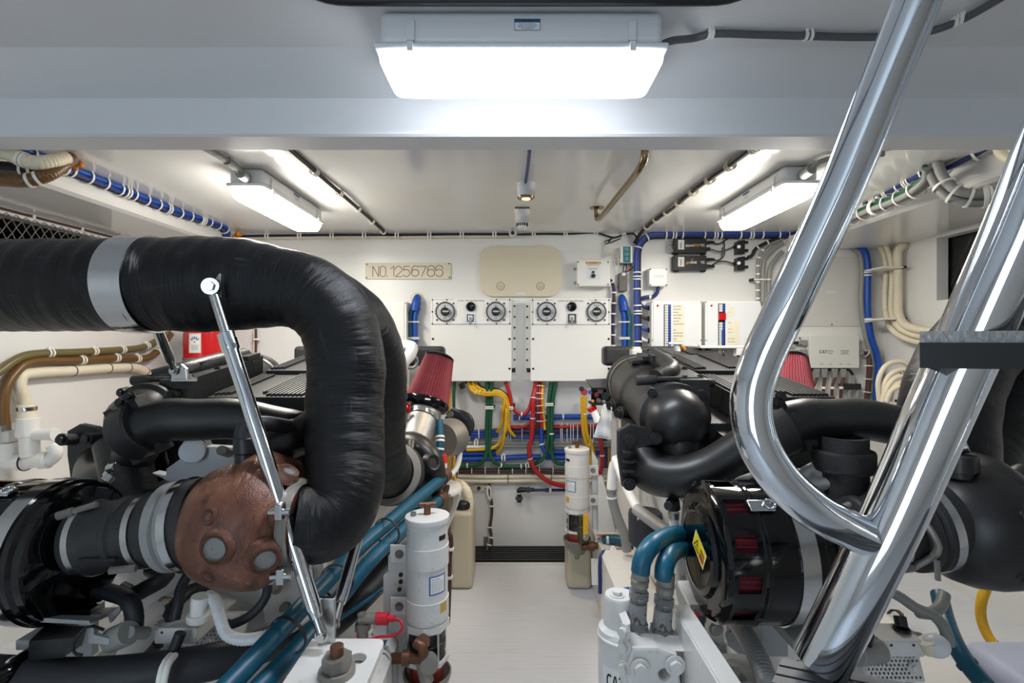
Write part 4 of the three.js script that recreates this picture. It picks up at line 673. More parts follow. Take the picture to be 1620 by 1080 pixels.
// right hand blue run down the bulkhead
bundle('cable_run', 'thick blue cable run along bulkhead top turning down to breakers', 'cable', [[1009.5, 566, Z2], [1009, 520, Z2], [1008, 470, Z2], [1008, 420, Z2], [1009, 396, Z2], [1015, 382, Z2], [1027, 373.5, Z2], [1050, 371.5, Z2], [1150, 371.5, Z2], [1262, 371, Z2]], [[0, 0.005, 0.0125, M.blueDark], [0.002, -0.008, 0.0115, M.blue], [0.008, 0.0, 0.0035, M.brown], [-0.006, 0.012, 0.007, M.blueDark], [0.0, 0.0185, 0.004, M.ink]], [0.06, 0.12, 0.19, 0.25, 0.31, 0.40, 0.45, 0.52, 0.58, 0.66, 0.72, 0.79, 0.87, 0.93], { mounts: [0.165, 0.29, 0.55, 0.70, 0.83, 0.97] });
[[[1236, 378], [1228, 381], [1214, 388], [1204, 400], [1199.5, 413], [1199, 440], [1199, 478]], [[1238, 384], [1230, 389], [1217, 399], [1209, 412], [1206.7, 438], [1206.5, 478]], [[1238, 398], [1228, 408], [1219, 421], [1216.5, 438], [1216, 478]]].forEach((p, i) => bundle('conduit', ['leftmost', 'middle', 'rightmost'][i] + ' of three grey conduits curving down into the red isolator cabinet', 'conduit', p.map(([x, y]) => [x, y, 2.955]), [[0, 0, i ? 0.0135 : 0.0105, M.greyCable]], i ? [] : seq(7, 0.3, 0.95)));
bundle('conduit', 'black sleeved cable from connector blocks to the grey conduits', 'cable', [[1183, 407, 2.965], [1190, 404, 2.96], [1194, 395, 2.955], [1206, 387, 2.95], [1222, 380, 2.95], [1236, 375, 2.95]], [[0, 0, 0.010, M.ink]], [0.35, 0.62]);
{ const t = thing('cable_clamp', 'white tie holding the three grey conduits', 'cable tie'); obj(t, 'tie', [rect(1194, 440.5, 1220, 443, 2.938, 0.03, 0.003)], M.tie); obj(t, 'mount', rect(1190, 440, 1194, 444, 2.95, 0.045, 0.002), M.ink); }
bundle('cable_run', 'blue sleeve with thin cable beside the cream caution box', 'cable', [[965, 442, 2.965], [969, 448, 2.965], [971, 462, 2.965], [970, 500, 2.965], [969.5, 552, 2.965]], [[0, 0, 0.010, M.blueDark], [0, 0.01, 0.004, M.brown]], seq(7));
for (const [x, l] of [[655, 'pair of teal cables in blue boot left of port cabinet'], [989, 'pair of teal cables in blue boot right of starboard cabinet']]) {
  const t = thing('power_cable', l, 'cable'); const s = x < 800 ? 1 : -1;
  for (const o of [-4, 4]) obj(t, 'cable', sweep([[x + o + 3 * s, 486, 2.95], [x + o - 2 * s + 0, 500, 2.95], [x + o - s * 2, 530, 2.95], [x + o - s * 2 + (s < 0 ? 2 : 0), 570, 2.95]], 0.0145, { k: 10 }), o < 0 === s < 0 ? M.blue : M.teal);
  obj(t, 'boot', sweep([[x + 6 * s, 471, 2.985], [x + 5 * s, 473, 2.965], [x + 3.5 * s, 479, 2.955], [x + 1 * s, 492, 2.95]], 0.03, { k: 16, el: 0.8, step: 0.006, rf: (u) => 0.82 + 0.25 * Math.min(1, u * 2) }), M.blue);
  obj(t, 'sealant', new THREE.SphereGeometry(0.038, 16, 12).scale(1, 1, 0.25).translate(P(x + 5 * s, 474, D).x, P(0, 472, D).y, -D + 0.004), M.cream);
  for (const y of [508, 533]) obj(t, 'tie', [rect(x - 10, y, x + 8, y + 1.6, 2.933, 0.035, 0.003), rect(x - 10, y + 2.2, x + 8, y + (y > 520 ? 3.8 : 2.4), 2.933, 0.035, 0.003)], M.tie);
}
bundle('cable_drop', 'thin brown cable with cream stripe below the big black hose', 'cable', [[405, 520, Z1], [405, 545, Z1], [404, 575, Z1]], [[0, 0, 0.007, M.brown], [0, 0.012, 0.005, M.cream]], [0.3, 0.7]);
// pipes in the right corner
bundle('cable_run', 'thick bright blue pipe dropping beside the grey access panel', 'pipe', [[1322, 388, 2.955], [1352, 388, 2.955], [1367, 396, 2.95], [1372.5, 416, 2.95], [1372.5, 455, 2.95], [1373, 495, 2.95], [1378, 533, 2.95], [1387, 560, 2.95], [1390, 580, 2.95], [1387, 608, 2.95], [1385, 650, 2.95]], [[0, 0, 0.0175, M.blue]], [], { mounts: [0.28, 0.52], k: 12 });
bundle('cable_run', 'grey pipe running beside the thick blue pipe', 'pipe', [[1330, 389, 2.975], [1350, 392, 2.975], [1360, 402, 2.97], [1363.5, 422, 2.97], [1362.5, 480, 2.97], [1366, 512, 2.97], [1373, 545, 2.97], [1380, 575, 2.97], [1379, 610, 2.97], [1377, 650, 2.97]], [[0, 0, 0.015, M.greyCable]], [], { k: 10 });
bundle('cable_drop', 'brown sheathed cables dropping from the control box side plug', 'cable', [[1366, 557, 2.955], [1372, 560, 2.955], [1373.5, 575, 2.95], [1372, 605, 2.95], [1368, 645, 2.95]], [[0, 0, 0.009, M.brown], [0, 0.013, 0.007, M.brown]], seq(5), { tw: 0.005 });
bundle('conduit', 'outer of two cream pipes bending round the bulkhead corner', 'pipe', [[1323, 382, 2.95], [1355, 381, 2.94], [1380, 380, 2.93], [1396, 396, 2.92], [1402, 427, 2.92], [1400, 460, 2.92], [1401, 493, 2.90], [1413, 523, 2.80], [1432, 535, 2.74], [1458, 542, 2.66], [1490, 548, 2.55]], [[0, 0, 0.0155, M.creamHose]], [0.1, 0.3, 0.42, 0.5, 0.6, 0.72], { k: 12, tw: 0.004, tie: M.cream });
bundle('conduit', 'inner of two cream pipes bending round the bulkhead corner', 'pipe', [[1325, 371.5, 2.92], [1360, 371.5, 2.92], [1389, 373, 2.90], [1405, 396, 2.88], [1411.5, 430, 2.88], [1410.5, 490, 2.86], [1421, 517, 2.76], [1440, 528, 2.70], [1462, 533, 2.62], [1492, 538, 2.5]], [[0, 0, 0.0155, M.creamHose]], [0.1, 0.3, 0.42, 0.5, 0.6, 0.72], { k: 12, tw: 0.004, tie: M.cream });
bundle('ribbed_hose', 'ribbed cream hose rising to a hull lining elbow', 'hose', [[1433, 391, 2.83], [1428, 388, 2.81], [1421, 397, 2.81], [1420.5, 420, 2.81], [1421, 460, 2.81], [1421.5, 495, 2.80], [1431, 513, 2.73], [1449, 520, 2.66], [1475, 524, 2.57], [1500, 526, 2.5]], [[0, 0, 0.021, M.creamHose]], [], { k: 14, step: 0.0025, rf: corr(0.0085, 0.06) });
for (const y of [421, 503]) { const t = thing('cable_clamp', (y < 450 ? 'upper' : 'lower') + ' tie strap around cream pipes and ribbed hose', 'cable tie'); obj(t, 'strap', [rect(1397, y, 1430, y + 2.4, 2.765, 0.15, 0.003)], M.tie); obj(t, 'head', rect(1430, y - 1, 1435, y + 3, 2.77, 0.05, 0.002), M.ink); }
{ // coil of cream hose
  const t = thing('coiled_hose', 'loose coil of cream hose ends beside the big right hose', 'hose');
  [[[1391, 634], [1390, 600], [1402, 578], [1425, 572], [1442, 582], [1448, 610], [1445, 640]], [[1399, 634], [1400, 606], [1412, 590], [1432, 585], [1446, 602], [1450, 640]], [[1395, 636], [1404, 612], [1416, 598], [1432, 596], [1440, 604]], [[1408, 634], [1412, 616], [1424, 606], [1438, 612], [1444, 640]], [[1402, 636], [1410, 618], [1424, 612], [1440, 618], [1447, 640]], [[1420, 640], [1426, 622], [1431, 600]], [[1431, 640], [1433, 622], [1430, 608]]].forEach((p, i) => obj(t, 'hose_loop', sweep(p.map(([x, y], j) => [x, y, 2.62 - i * 0.012 - j * 0.006]), 0.0125, { k: 10 }), M.creamHose));
  const hp = P(1425, 590, 2.58); obj(t, 'hanger', cyl(V(hp.x, hp.y, hp.z), V(XR - 0.001, hp.y, hp.z), 0.008), M.steel);
  for (const x of [1421, 1431]) obj(t, 'hose_clamp', ring(P(x, 634, 2.53), Yp, 0.013, 0.012, 0.002), M.ink);
}
// side soffit runs
bundle('cable_run', 'blue and black cable run along the port ceiling edge', 'cable', [V(-1.60, HB - 0.018, -1.60), V(-1.60, HB - 0.018, -2.0), V(-1.605, HB - 0.02, -2.4), V(-1.60, HB - 0.018, -2.82), V(-1.62, HB - 0.06, -2.86)], [[-0.004, 0, 0.012, M.blue], [0.006, 0.013, 0.010, M.blue], [-0.006, -0.014, 0.010, M.ink], [0.010, -0.006, 0.008, M.blueDark], [-0.014, 0.012, 0.007, M.blueDark]], seq(16, 0.06, 0.94), { mounts: [0.15, 0.38, 0.58, 0.78] });
{ const t = thing('foam_seal', 'orange foam where the port cables pass the bulkhead', 'sealant'); for (let i = 0; i < 5; i++) obj(t, 'foam_lump', new THREE.IcosahedronGeometry(0.009 + rnd() * 0.009, 2).translate(-1.58 + rnd() * 0.05, HB - 0.02 - rnd() * 0.05, -2.85 - rnd() * 0.06), M.orange);
  const u = thing('foam_seal', 'orange foam around cables at the port end of beam', 'sealant'); for (let i = 0; i < 6; i++) obj(u, 'foam_lump', new THREE.IcosahedronGeometry(0.007 + rnd() * 0.008, 2).translate(-1.58 + rnd() * 0.07, HB - 0.012 - rnd() * 0.03, -1.77 - rnd() * 0.05), M.orange);
  const w = thing('foam_seal', 'orange foam around cables at the starboard end of beam', 'sealant'); for (let i = 0; i < 5; i++) obj(w, 'foam_lump', new THREE.IcosahedronGeometry(0.007 + rnd() * 0.008, 2).translate(1.62 + rnd() * 0.05, HB - 0.015 - rnd() * 0.03, -1.70 - rnd() * 0.05), M.orange); }
bundle('ribbed_hose', 'brown ribbed hose under the port end of the beam', 'hose', [[-60, 282, 1.56], [0, 284, 1.57], [40, 286, 1.58], [75, 277, 1.60], [96, 263, 1.64], [112, 250, 1.70]], [[0, 0, 0.02, M.brownHose]], [0.5, 0.56], { k: 12, step: 0.0025, rf: corr(0.008, 0.05) });
bundle('ribbed_hose', 'white ribbed hose under the port end of the beam', 'hose', [[-40, 232, 1.54], [10, 242, 1.56], [35, 252, 1.57], [60, 258, 1.58], [84, 255, 1.61], [104, 249, 1.66]], [[0, 0, 0.022, M.creamHose]], [0.45, 0.5], { k: 12, step: 0.0025, rf: corr(0.009, 0.05) });
bundle('cable_run', 'black cables between white and brown ribbed port hoses', 'cable', [[-40, 262, 1.60], [20, 266, 1.61], [60, 270, 1.62], [90, 262, 1.65], [114, 250, 1.72]], [[0.012, 0, 0.008, M.ink], [0, 0.01, 0.008, M.ink], [-0.012, 0, 0.009, M.greyDark]], [0.45, 0.52]);
bundle('cable_run', 'blue and red cable run along the starboard ceiling edge', 'cable', [[1585, 222, 1.63], [1560, 234, 1.70], [1530, 250, 1.75], [1500, 264, 1.80], [1470, 270, 1.88], [1430, 291, 2.05], [1395, 309, 2.22], [1340, 336, 2.50], [1300, 353, 2.72], [1255, 368, 2.92]], [[0, 0, 0.0115, M.blue], [0.01, 0.010, 0.006, M.red], [-0.008, -0.012, 0.009, M.blueDark], [0.004, -0.018, 0.006, M.greyCable]], seq(14, 0.08, 0.95), { mounts: [0.3, 0.42, 0.5, 0.62] });
bundle('conduit', 'grey and green conduits under the starboard ceiling edge', 'conduit', [[1474, 262, 1.80], [1472, 280, 1.83], [1450, 300, 1.90], [1420, 315, 2.02], [1380, 330, 2.20], [1340, 348, 2.38], [1300, 366, 2.6], [1280, 378, 2.8]], [[0, 0.004, 0.016, M.greyCable], [0.006, -0.018, 0.009, M.green], [-0.014, -0.016, 0.012, M.greyCable], [0.014, 0.014, 0.009, M.greyCable]], seq(10, 0.12, 0.9), { mounts: [0.38, 0.55, 0.7] });
bundle('conduit', 'grey and brown conduits sagging along starboard soffit', 'conduit', [[1478, 262, 1.80], [1486, 282, 1.78], [1502, 302, 1.75], [1530, 312, 1.72], [1560, 312, 1.70], [1600, 300, 1.66], [1650, 282, 1.62]], [[0.014, 0.0, 0.016, M.greyCable], [-0.016, 0.008, 0.014, M.greyCable], [-0.003, -0.014, 0.011, M.brown]], seq(6, 0.25, 0.85), { mounts: [0.62] });
bundle('conduit', 'cream hose loop at the starboard end of the beam', 'hose', [[1640, 260, 1.56], [1605, 253, 1.58], [1586, 240, 1.62], [1580, 222, 1.66]], [[0, 0, 0.02, M.creamHose]]);
bundle('conduit', 'second cream hose loop at starboard end of the beam', 'hose', [[1650, 250, 1.53], [1625, 246, 1.55], [1606, 238, 1.58], [1596, 222, 1.62]], [[0, 0, 0.017, M.creamHose]]);

// ================================================================ the two engines (same model, 1.57 m apart, running 7 degrees bow-up)
const EL = V(-0.87, 0, 0), ER = V(0.70, 0, 0), Xn = V(-1, 0, 0);
const tilt = 0.13;
function pleated(a, b, r0, r1, pleats, amp) { const L = asV(a).distanceTo(asV(b)); return sweep([a, asV(a).lerp(asV(b), 0.5), b], 1, { n: 2, k: pleats * 4, rf: (t, s, ang) => (r0 + (r1 - r0) * t) * (1 + amp * Math.cos(ang * pleats)) }); }
// a bored boss on a rounded housing
function boss(t, C, dx, dy, R, r, hole, m, inner, name = 'boss', E = V(0, 0, 0)) {
  // dx, dy: offset as the near port housing shows it
  const w = V(0, CY, 0).sub(C.clone().sub(E).add(EL)).normalize(), ri = V(0, 1, 0).cross(w).normalize(), up = w.clone().cross(ri);
  const dz = Math.sqrt(Math.max(0.0004, R * R - dx * dx - dy * dy)), dir = ri.multiplyScalar(dx).addScaledVector(up, dy).addScaledVector(w, dz).normalize(), o = C.clone().addScaledVector(dir, R - 0.012);
  const b = obj(t, name, lat([[r * 1.5, 0], [r * 1.25, 0.012], [r * 1.05, 0.019], [r * 0.95, 0.019], [r * hole, 0.017], [r * hole, 0.013], [0, 0.013]], o, dir, 24), m);
  obj(b, name + '_bore', lat([[0, 0.0135], [r * hole * 0.9, 0.0135], [r * hole * 0.98, 0.0175]].reverse(), o, dir, 20), inner);
}
function buildEngine(E, side, label) {
  const t = thing('marine_engine', label, 'engine'), port = side < 0;
  const l = (px, py, d) => P(px, py, d).sub(EL).add(E), r = (px, py, d) => P(px, py, d).sub(ER).add(E);
  const q = (x, y, d) => V(E.x + x, y + tilt * (d - 1.5), -d);                 // engine axes: y given at d = 1.5
  const slab = (x0, x1, y0, y1, d0, d1) => hexa([q(x0, y0, d0), q(x1, y0, d0), q(x1, y1, d0), q(x0, y1, d0)], [q(x0, y0, d1), q(x1, y0, d1), q(x1, y1, d1), q(x0, y1, d1)]);
  // lower block and flywheel housing, painted white
  obj(t, 'crankcase', slab(-0.20, 0.28, 0.32, 0.76, 1.42, 2.55), M.white);
  obj(t, 'oil_pan', slab(-0.16, 0.20, 0.16, 0.33, 1.44, 2.5), M.white);
  const fw = q(0.05, 0.60, 1.42), back = V(0, -tilt, 1).normalize();
  obj(t, 'flywheel_housing', lat([[0.27, 0], [0.27, 0.03], [0.26, 0.05], [0.23, 0.07], [0.20, 0.10], [0.16, 0.12], [0.10, 0.13], [0, 0.13]], fw, back, 44), M.white);
  obj(t, 'housing_flange', lat([[0.24, -0.012], [0.295, -0.012], [0.298, 0.014], [0.255, 0.018]], fw, back, 44), M.white);
  for (let i = 0; i < 16; i++) { const a = i / 16 * 6.283 + 0.1, p = fw.clone().add(V(Math.cos(a) * 0.282, Math.sin(a) * 0.282, 0.016)); obj(t, 'flange_bolt', hexbolt(p, back, 0.011, 0.012), M.white); }
  obj(t, 'gearbox', lat([[0.19, 0.05], [0.19, 0.14], [0.16, 0.22], [0.12, 0.27], [0.07, 0.30], [0, 0.30]], fw.clone().add(V(0.02, -0.16, 0)), back, 36), M.white);
  // heads and black upper works
  obj(t, 'cylinder_head', slab(-0.12, 0.02, 0.74, 0.99, 1.49, 2.5), M.black);
  obj(t, 'cylinder_head', slab(-0.02, 0.30, 0.74, 1.00, 1.47, 2.5), M.black);
  obj(t, 'rear_cover', slab(-0.10, 0.26, 0.72, 0.97, 1.43, 1.50), M.black);
  // plenum box
  const pl = obj(t, 'intake_plenum', slab(-0.19, -0.105, 0.90, 1.112, 1.52, 1.98), M.black);
  obj(pl, 'runner_tube', sweep([q(-0.25, 1.105, 1.58), q(-0.19, 1.12, 1.62), q(-0.17, 1.125, 1.75), q(-0.155, 1.12, 1.94)], 0.028, { k: 14 }), M.black);
  obj(pl, 'plenum_block', slab(-0.19, -0.15, 1.112, 1.142, 1.66, 1.72), M.plasticBlack);
  obj(pl, 'sensor_bar', slab(-0.20, -0.14, 1.112, 1.14, 1.80, 1.86), M.black);
  obj(pl, 'top_plate', slab(-0.22, -0.10, 1.112, 1.128, 1.86, 1.95), M.black);
  for (const [x, d] of [[-0.12, 1.56], [-0.12, 1.7], [-0.12, 1.92], [-0.17, 1.55]]) obj(pl, 'plenum_bolt', hexbolt(q(x, 1.112, d), Yp, 0.008, 0.008), M.black);
  // ridged valve covers
  for (const [d0, d1, dy] of [[1.495, 1.83, 0], [1.85, 2.22, 0.012], [2.24, 2.5, 0.0]]) {
    const c = obj(t, 'valve_cover', slab(-0.03, 0.255, 1.0 + dy, 1.066 + dy, d0, d1), M.blackSmooth), rg = [];
    const ridge = (x, a, b) => rg.push(slab(x, x + 0.0062, 1.066 + dy, 1.0735 + dy, a, b));
    for (let i = 0; i < 4; i++) ridge(-0.022 + i * 0.0125, d0 + 0.02 + i * 0.004, d1 - 0.02);
    for (let i = 0; i < 11; i++) ridge(0.112 + i * 0.0125, d0 + 0.012 + (i < 2 ? 0.03 : 0), d1 - 0.012);
    obj(c, 'cooling_ridges', rg, M.black);
    obj(c, 'cover_lip', slab(-0.036, 0.262, 0.992 + dy, 1.004 + dy, d0 - 0.008, d1 + 0.004), M.blackSmooth);
    obj(c, 'lifting_eye', torus(q(0.20, 1.078 + dy, d1 - 0.06), Xp, 0.010, 0.004, 14, 6, Math.PI), M.blackSmooth);
  }
  obj(t, 'front_rail', box((r(950, 0, 2.6).x + r(1190, 0, 2.6).x) / 2, 1.156, -2.6, 0.76, 0.10, 0.10, 0.022, 4), M.black);
  // aftercooler with domed cap
  {
    const a = r(1066, 660, 1.52), b = r(1003, 604, 2.12), dir = a.clone().sub(b).normalize(), L = a.distanceTo(b);
    const c = obj(t, 'aftercooler', lat([[0, 0], [0.112, 0], [0.118, 0.006], [0.118, 0.03], [0.108, 0.036], [0.108, L * 0.45], [0.112, L * 0.46], [0.112, L * 0.5], [0.104, L * 0.52], [0.100, L * 0.9], [0.104, L * 0.92], [0.104, L]], b, dir, 32), M.black);
    obj(c, 'domed_cap', lat([[0.098, 0], [0.106, 0.002], [0.106, 0.016], [0.094, 0.022], [0.089, 0.05], [0.078, 0.083], [0.055, 0.105], [0.025, 0.113], [0, 0.114]], a, dir, 32), M.blackSmooth);
    obj(c, 'cap_neck', sweep([a.clone().addScaledVector(dir, 0.04).add(V(0, -0.03, 0)), a.clone().addScaledVector(dir, 0.045).add(V(0.012, -0.12, 0)), a.clone().add(V(0.02, -0.2, 0))], 0.056, { k: 18, rf: (u) => 1.15 - 0.25 * u }), M.blackSmooth);
    for (const an of [0.75, 2.3, 3.9, 5.4]) { const p = a.clone().add(V(Math.cos(an) * 0.106, Math.sin(an) * 0.106, 0)); obj(c, 'cap_lug', cyl(p, p.clone().addScaledVector(dir, 0.026), 0.014), M.black); obj(c, 'cap_bolt', hexbolt(p.clone().addScaledVector(dir, 0.026), dir, 0.009, 0.009), M.blackSmooth); }
    const top = a.clone().addScaledVector(dir, -0.06).add(V(0.012, 0.108, 0));
    obj(c, 'bracket_plate', box(top.x + 0.01, top.y, top.z, 0.13, 0.012, 0.07, 0.003), M.black);
    obj(c, 'bracket_leg', box(top.x - 0.012, top.y - 0.05, top.z - 0.02, 0.10, 0.10, 0.03, 0.004), M.black);
    obj(c, 'hinge_bar', cyl(V(top.x - 0.115, top.y - 0.008, top.z), V(top.x - 0.05, top.y - 0.004, top.z), 0.016), M.black); if (!port) obj(c, 'hinge_bar', cyl(V(top.x + 0.07, top.y - 0.012, top.z), V(top.x + 0.13, top.y - 0.014, top.z), 0.013), M.black);
    const rear = b.clone().addScaledVector(dir, 0.2).add(V(0.05, 0.112, 0)); obj(c, 'bracket_plate', box(rear.x - 0.03, rear.y, rear.z, 0.15, 0.014, 0.06, 0.003), M.black); obj(c, 'bracket_leg', box(rear.x - 0.06, rear.y - 0.05, rear.z, 0.03, 0.1, 0.05, 0.004), M.black);
    for (const [x, y, d] of [[972, 640, 1.86], [984, 652, 1.80]]) obj(c, 'side_plug', [cyl(r(x + 6, y, d), r(x - 4, y + 1, d - 0.01), 0.023), cyl(r(x - 4, y + 1, d), r(x - 8, y + 2, d - 0.01), 0.016)], M.blackSmooth);
    obj(c, 'band_clamp', ring(b.clone().addScaledVector(dir, 0.045), dir, 0.109, 0.018, 0.003, 36), M.zinc);
    obj(c, 'drop_duct', hexa([r(985, 720, 1.70), r(1010, 728, 1.62), r(1020, 680, 1.60), r(982, 662, 1.76)], [r(985, 720, 2.0), r(1010, 728, 1.95), r(1010, 650, 1.95), r(990, 650, 2.0)]), M.black);
  }
  // charge air elbow and crossover pipe
  {
    const e = obj(t, 'crossover_pipe', sweep([r(1010, 700, 1.52), r(1014, 728, 1.48), r(1036, 748, 1.43), r(1078, 754, 1.38), r(1122, 741, 1.35), r(1166, 714, 1.32), r(1205, 688, 1.29), r(1240, 671, 1.27)], 0.053, { k: 22, step: 0.012, rf: (u) => u < 0.12 ? 1.05 + u : 1.17 - 0.26 * Math.min(1, (u - 0.12) / 0.7) }), M.blackSmooth);
    const f = l(220, 679, 1.25), dirp = V(0.85, 0.42, 0.12).normalize();
    obj(e, 'elbow_flange', plate2(r, [[978, 682], [997, 671], [1022, 676], [1042, 690], [1040, 702], [1005, 712], [1000, 775], [985, 770], [978, 720]], 1.44, 0.025), M.black);
    for (const [x, y] of [[998, 695], [1037, 694], [995, 766]]) { obj(e, 'flange_boss', cyl(r(x, y, 1.43), r(x + 1, y, 1.395), 0.017, 0.016), M.black); obj(e, 'flange_bolt', hexbolt(r(x + 1, y, 1.395), Zp, 0.0115, 0.012), M.blackSmooth); }
    if (!port) for (const [x, y] of [[990, 715], [990, 730], [990, 745]]) obj(e, 'flange_rib', slabAt(r(x + 4, y, 1.42), 0.03, 0.006, 0.03), M.black);
    const pts = [f.clone(), l(262, 664, 1.25), l(310, 664, 1.26), l(370, 662, 1.27), l(425, 672, 1.27), l(475, 686, 1.25), r(1462, 712, 1.20), r(1480, 745, 1.17)];
    const c2 = obj(t, 'crossover_pipe', sweep(pts, 0.052, { k: 22, rf: (u) => u < 0.08 ? 1.12 - u : 1.02 - 0.1 * u }), M.blackSmooth);
    obj(c2, 'joint_collar', lat([[0.04, -0.03], [0.066, -0.03], [0.07, -0.024], [0.07, 0.024], [0.066, 0.03], [0.04, 0.03]], f, dirp, 26), M.rubber);
    for (const s of [-1, 1]) { const g = box(0, 0, 0, 0.024, 0.15, 0.04, 0.003); obj(c2, 'joint_plate', turned(g.rotateZ(Math.PI / 2), f.clone().addScaledVector(dirp, s * 0.034), dirp), M.black); }
    for (const [x, y] of [[1222, 637], [1235, 628], [1219, 654]]) obj(c2, 'joint_bolt', hexbolt(r(x, y, 1.22), V(0, 0.4, 1), 0.0095, 0.012), M.blackSmooth);
  }
  // near turbocharger
  {
    const C = l(404, 828, 1.085), tm = port ? M.rust : M.blackSmooth, inner = port ? M.castAlu : M.blackSmooth;
    const u = obj(t, 'turbocharger', lat([[0.07, -0.118], [0.088, -0.118], [0.096, -0.108], [0.114, -0.09], [0.127, -0.055], [0.132, -0.015], [0.130, 0.025], [0.115, 0.05], [0.097, 0.068], [0.08, 0.078], [0.074, 0.086], [0.085, 0.088], [0.085, 0.098], [0.05, 0.098]], C, Xp, 44), tm, port ? 'rusty brown turbine housing' : undefined);
    obj(u, 'volute', sweep([C.clone().add(V(0.02, 0.07, -0.11)), C.clone().add(V(0.0, 0.105, -0.045)), C.clone().add(V(0.0, 0.10, 0.02)), C.clone().add(V(0.005, 0.06, 0.075)), C.clone().add(V(0.01, 0, 0.088)), C.clone().add(V(0.02, -0.07, 0.07))], 0.045, { k: 18, rf: (v) => 1.0 - 0.4 * v }), tm);
    boss(u, C, -0.066, -0.034, 0.131, 0.027, 0.82, tm, inner, 'boss', E); boss(u, C, 0.016, -0.068, 0.130, 0.026, 0.78, tm, inner, 'boss', E);
    boss(u, C, -0.078, 0.024, 0.131, 0.014, 0.62, tm, inner, 'plug_boss', E); boss(u, C, -0.080, -0.082, 0.130, 0.013, 0.62, tm, inner, 'plug_boss', E);
    boss(u, C, 0.062, 0.094, 0.136, 0.02, 0.7, tm, inner, 'port_boss', E);
    obj(u, 'outlet_clamp', lat([[0.083, 0.08], [0.092, 0.082], [0.095, 0.09], [0.092, 0.1], [0.083, 0.102]], C, Xp, 36), port ? M.zinc : M.blackSmooth);
    for (const [dx, dy] of [[0.092, 0.055], [0.095, -0.072]]) { const p = C.clone().add(V(dx, dy, 0.085)); obj(u, 'clamp_lug', [box(p.x, p.y, p.z, 0.016, 0.032, 0.022, 0.003), cyl(p.clone().add(V(-0.02, 0, 0.004)), p.clone().add(V(0.022, 0, 0.004)), 0.007)], M.steel); }
    if (port) { const p = l(388, 716, 1.10); obj(u, 'oil_fitting', [cyl(p.clone().add(V(0, -0.045, 0)), p, 0.02), cyl(p, p.clone().add(V(0, 0.035, 0)), 0.024), box(p.x, p.y - 0.05, p.z, 0.06, 0.014, 0.05, 0.004)], M.plasticBlack); obj(u, 'oil_pipe', sweep([p.clone().add(V(0, 0.02, 0)), p.clone().add(V(-0.006, 0.052, 0)), p.clone().add(V(0.016, 0.06, -0.02)), p.clone().add(V(0.05, 0.04, -0.1))], 0.017), M.hoseBlack); }
    else { const p = r(1516, 740, 1.06); obj(u, 'hex_plug', [turned(new THREE.CylinderGeometry(0.034, 0.036, 0.032, 6), p.clone().add(V(0, 0.012, 0)), Yp), cyl(p.clone().add(V(0, -0.02, 0)), p, 0.025)], M.blackSmooth); obj(u, 'fitting', cyl(r(1502, 710, 1.08), r(1532, 706, 1.06), 0.013), M.steel); }
    // inlet side: black ring painted as the shaded gap, clamp, sleeve, hose
    const ax = (x, ra) => [ra, x], A = l(135, 852, 1.085), B = l(330, 824, 1.085), dx = B.clone().sub(A).normalize(), Lh = A.distanceTo(B);
    obj(t, 'painted_gap_ring', lat([[0.06, Lh - 0.03], [0.093, Lh - 0.03], [0.094, Lh - 0.004], [0.06, Lh - 0.004]], A, dx, 36), M.rubber);
    obj(t, 'band_clamp', ring(A.clone().addScaledVector(dx, Lh - 0.037), dx, 0.0945, 0.017, 0.003, 40), M.bandSteel);
    obj(t, 'inlet_sleeve', lat([[0.07, Lh - 0.088], [0.082, Lh - 0.088], [0.092, Lh - 0.082], [0.093, Lh - 0.066], [0.087, Lh - 0.061], [0.095, Lh - 0.054], [0.0955, Lh - 0.030], [0.07, Lh - 0.030]], A, dx, 40), port ? M.sleeve : M.rubber);
    const h = obj(t, 'inlet_hose', lat([[0.05, 0], [0.074, 0], [0.075, 0.02], [0.078, 0.024], [0.073, 0.045], [0.072, 0.085], [0.077, 0.09], [0.077, 0.1], [0.072, 0.105], [0.071, 0.13], [0.075, 0.135], [0.075, Lh - 0.085], [0.05, Lh - 0.085]], A, dx, 40), M.rubber);
    const mid = A.clone().addScaledVector(dx, 0.085); obj(h, 'rib', box(mid.x, mid.y - 0.026, mid.z + 0.0685, 0.075, 0.007, 0.012, 0.003), M.rubber);
    for (const s of [0.022, 0.142]) { obj(t, 'hose_clamp', ring(A.clone().addScaledVector(dx, s), dx, 0.0765, 0.013, 0.002, 36), M.steel); }
    const p1 = A.clone().addScaledVector(dx, 0.02).add(V(0, 0.075, 0.03)); obj(t, 'clamp_screw', [cyl(p1.clone().add(V(-0.02, -0.008, 0.01)), p1.clone().add(V(0.03, 0.006, 0.0)), 0.006), cyl(p1.clone().add(V(-0.04, -0.014, 0.014)), p1.clone().add(V(-0.012, -0.006, 0.008)), 0.009)], M.zinc);
    const p2 = A.clone().addScaledVector(dx, 0.142).add(V(0, -0.055, 0.062)); obj(t, 'clamp_screw', cyl(p2.clone().add(V(-0.03, 0, 0.012)), p2.clone().add(V(0.015, 0.0, 0)), 0.0075), M.zinc);
    if (!port) { const p = r(1480, 860, 1.0); obj(t, 'strap_clamp', [sweep([p.clone().add(V(-0.03, 0.075, -0.03)), p.clone().add(V(-0.012, 0.03, 0)), p.clone().add(V(0.002, -0.01, 0.004)), p.clone().add(V(-0.02, -0.06, -0.03))], 0.007, { k: 8 }), cyl(p.clone().add(V(-0.004, -0.03, 0.008)), p.clone().add(V(-0.002, -0.068, 0.008)), 0.005)], M.zinc); }
  }
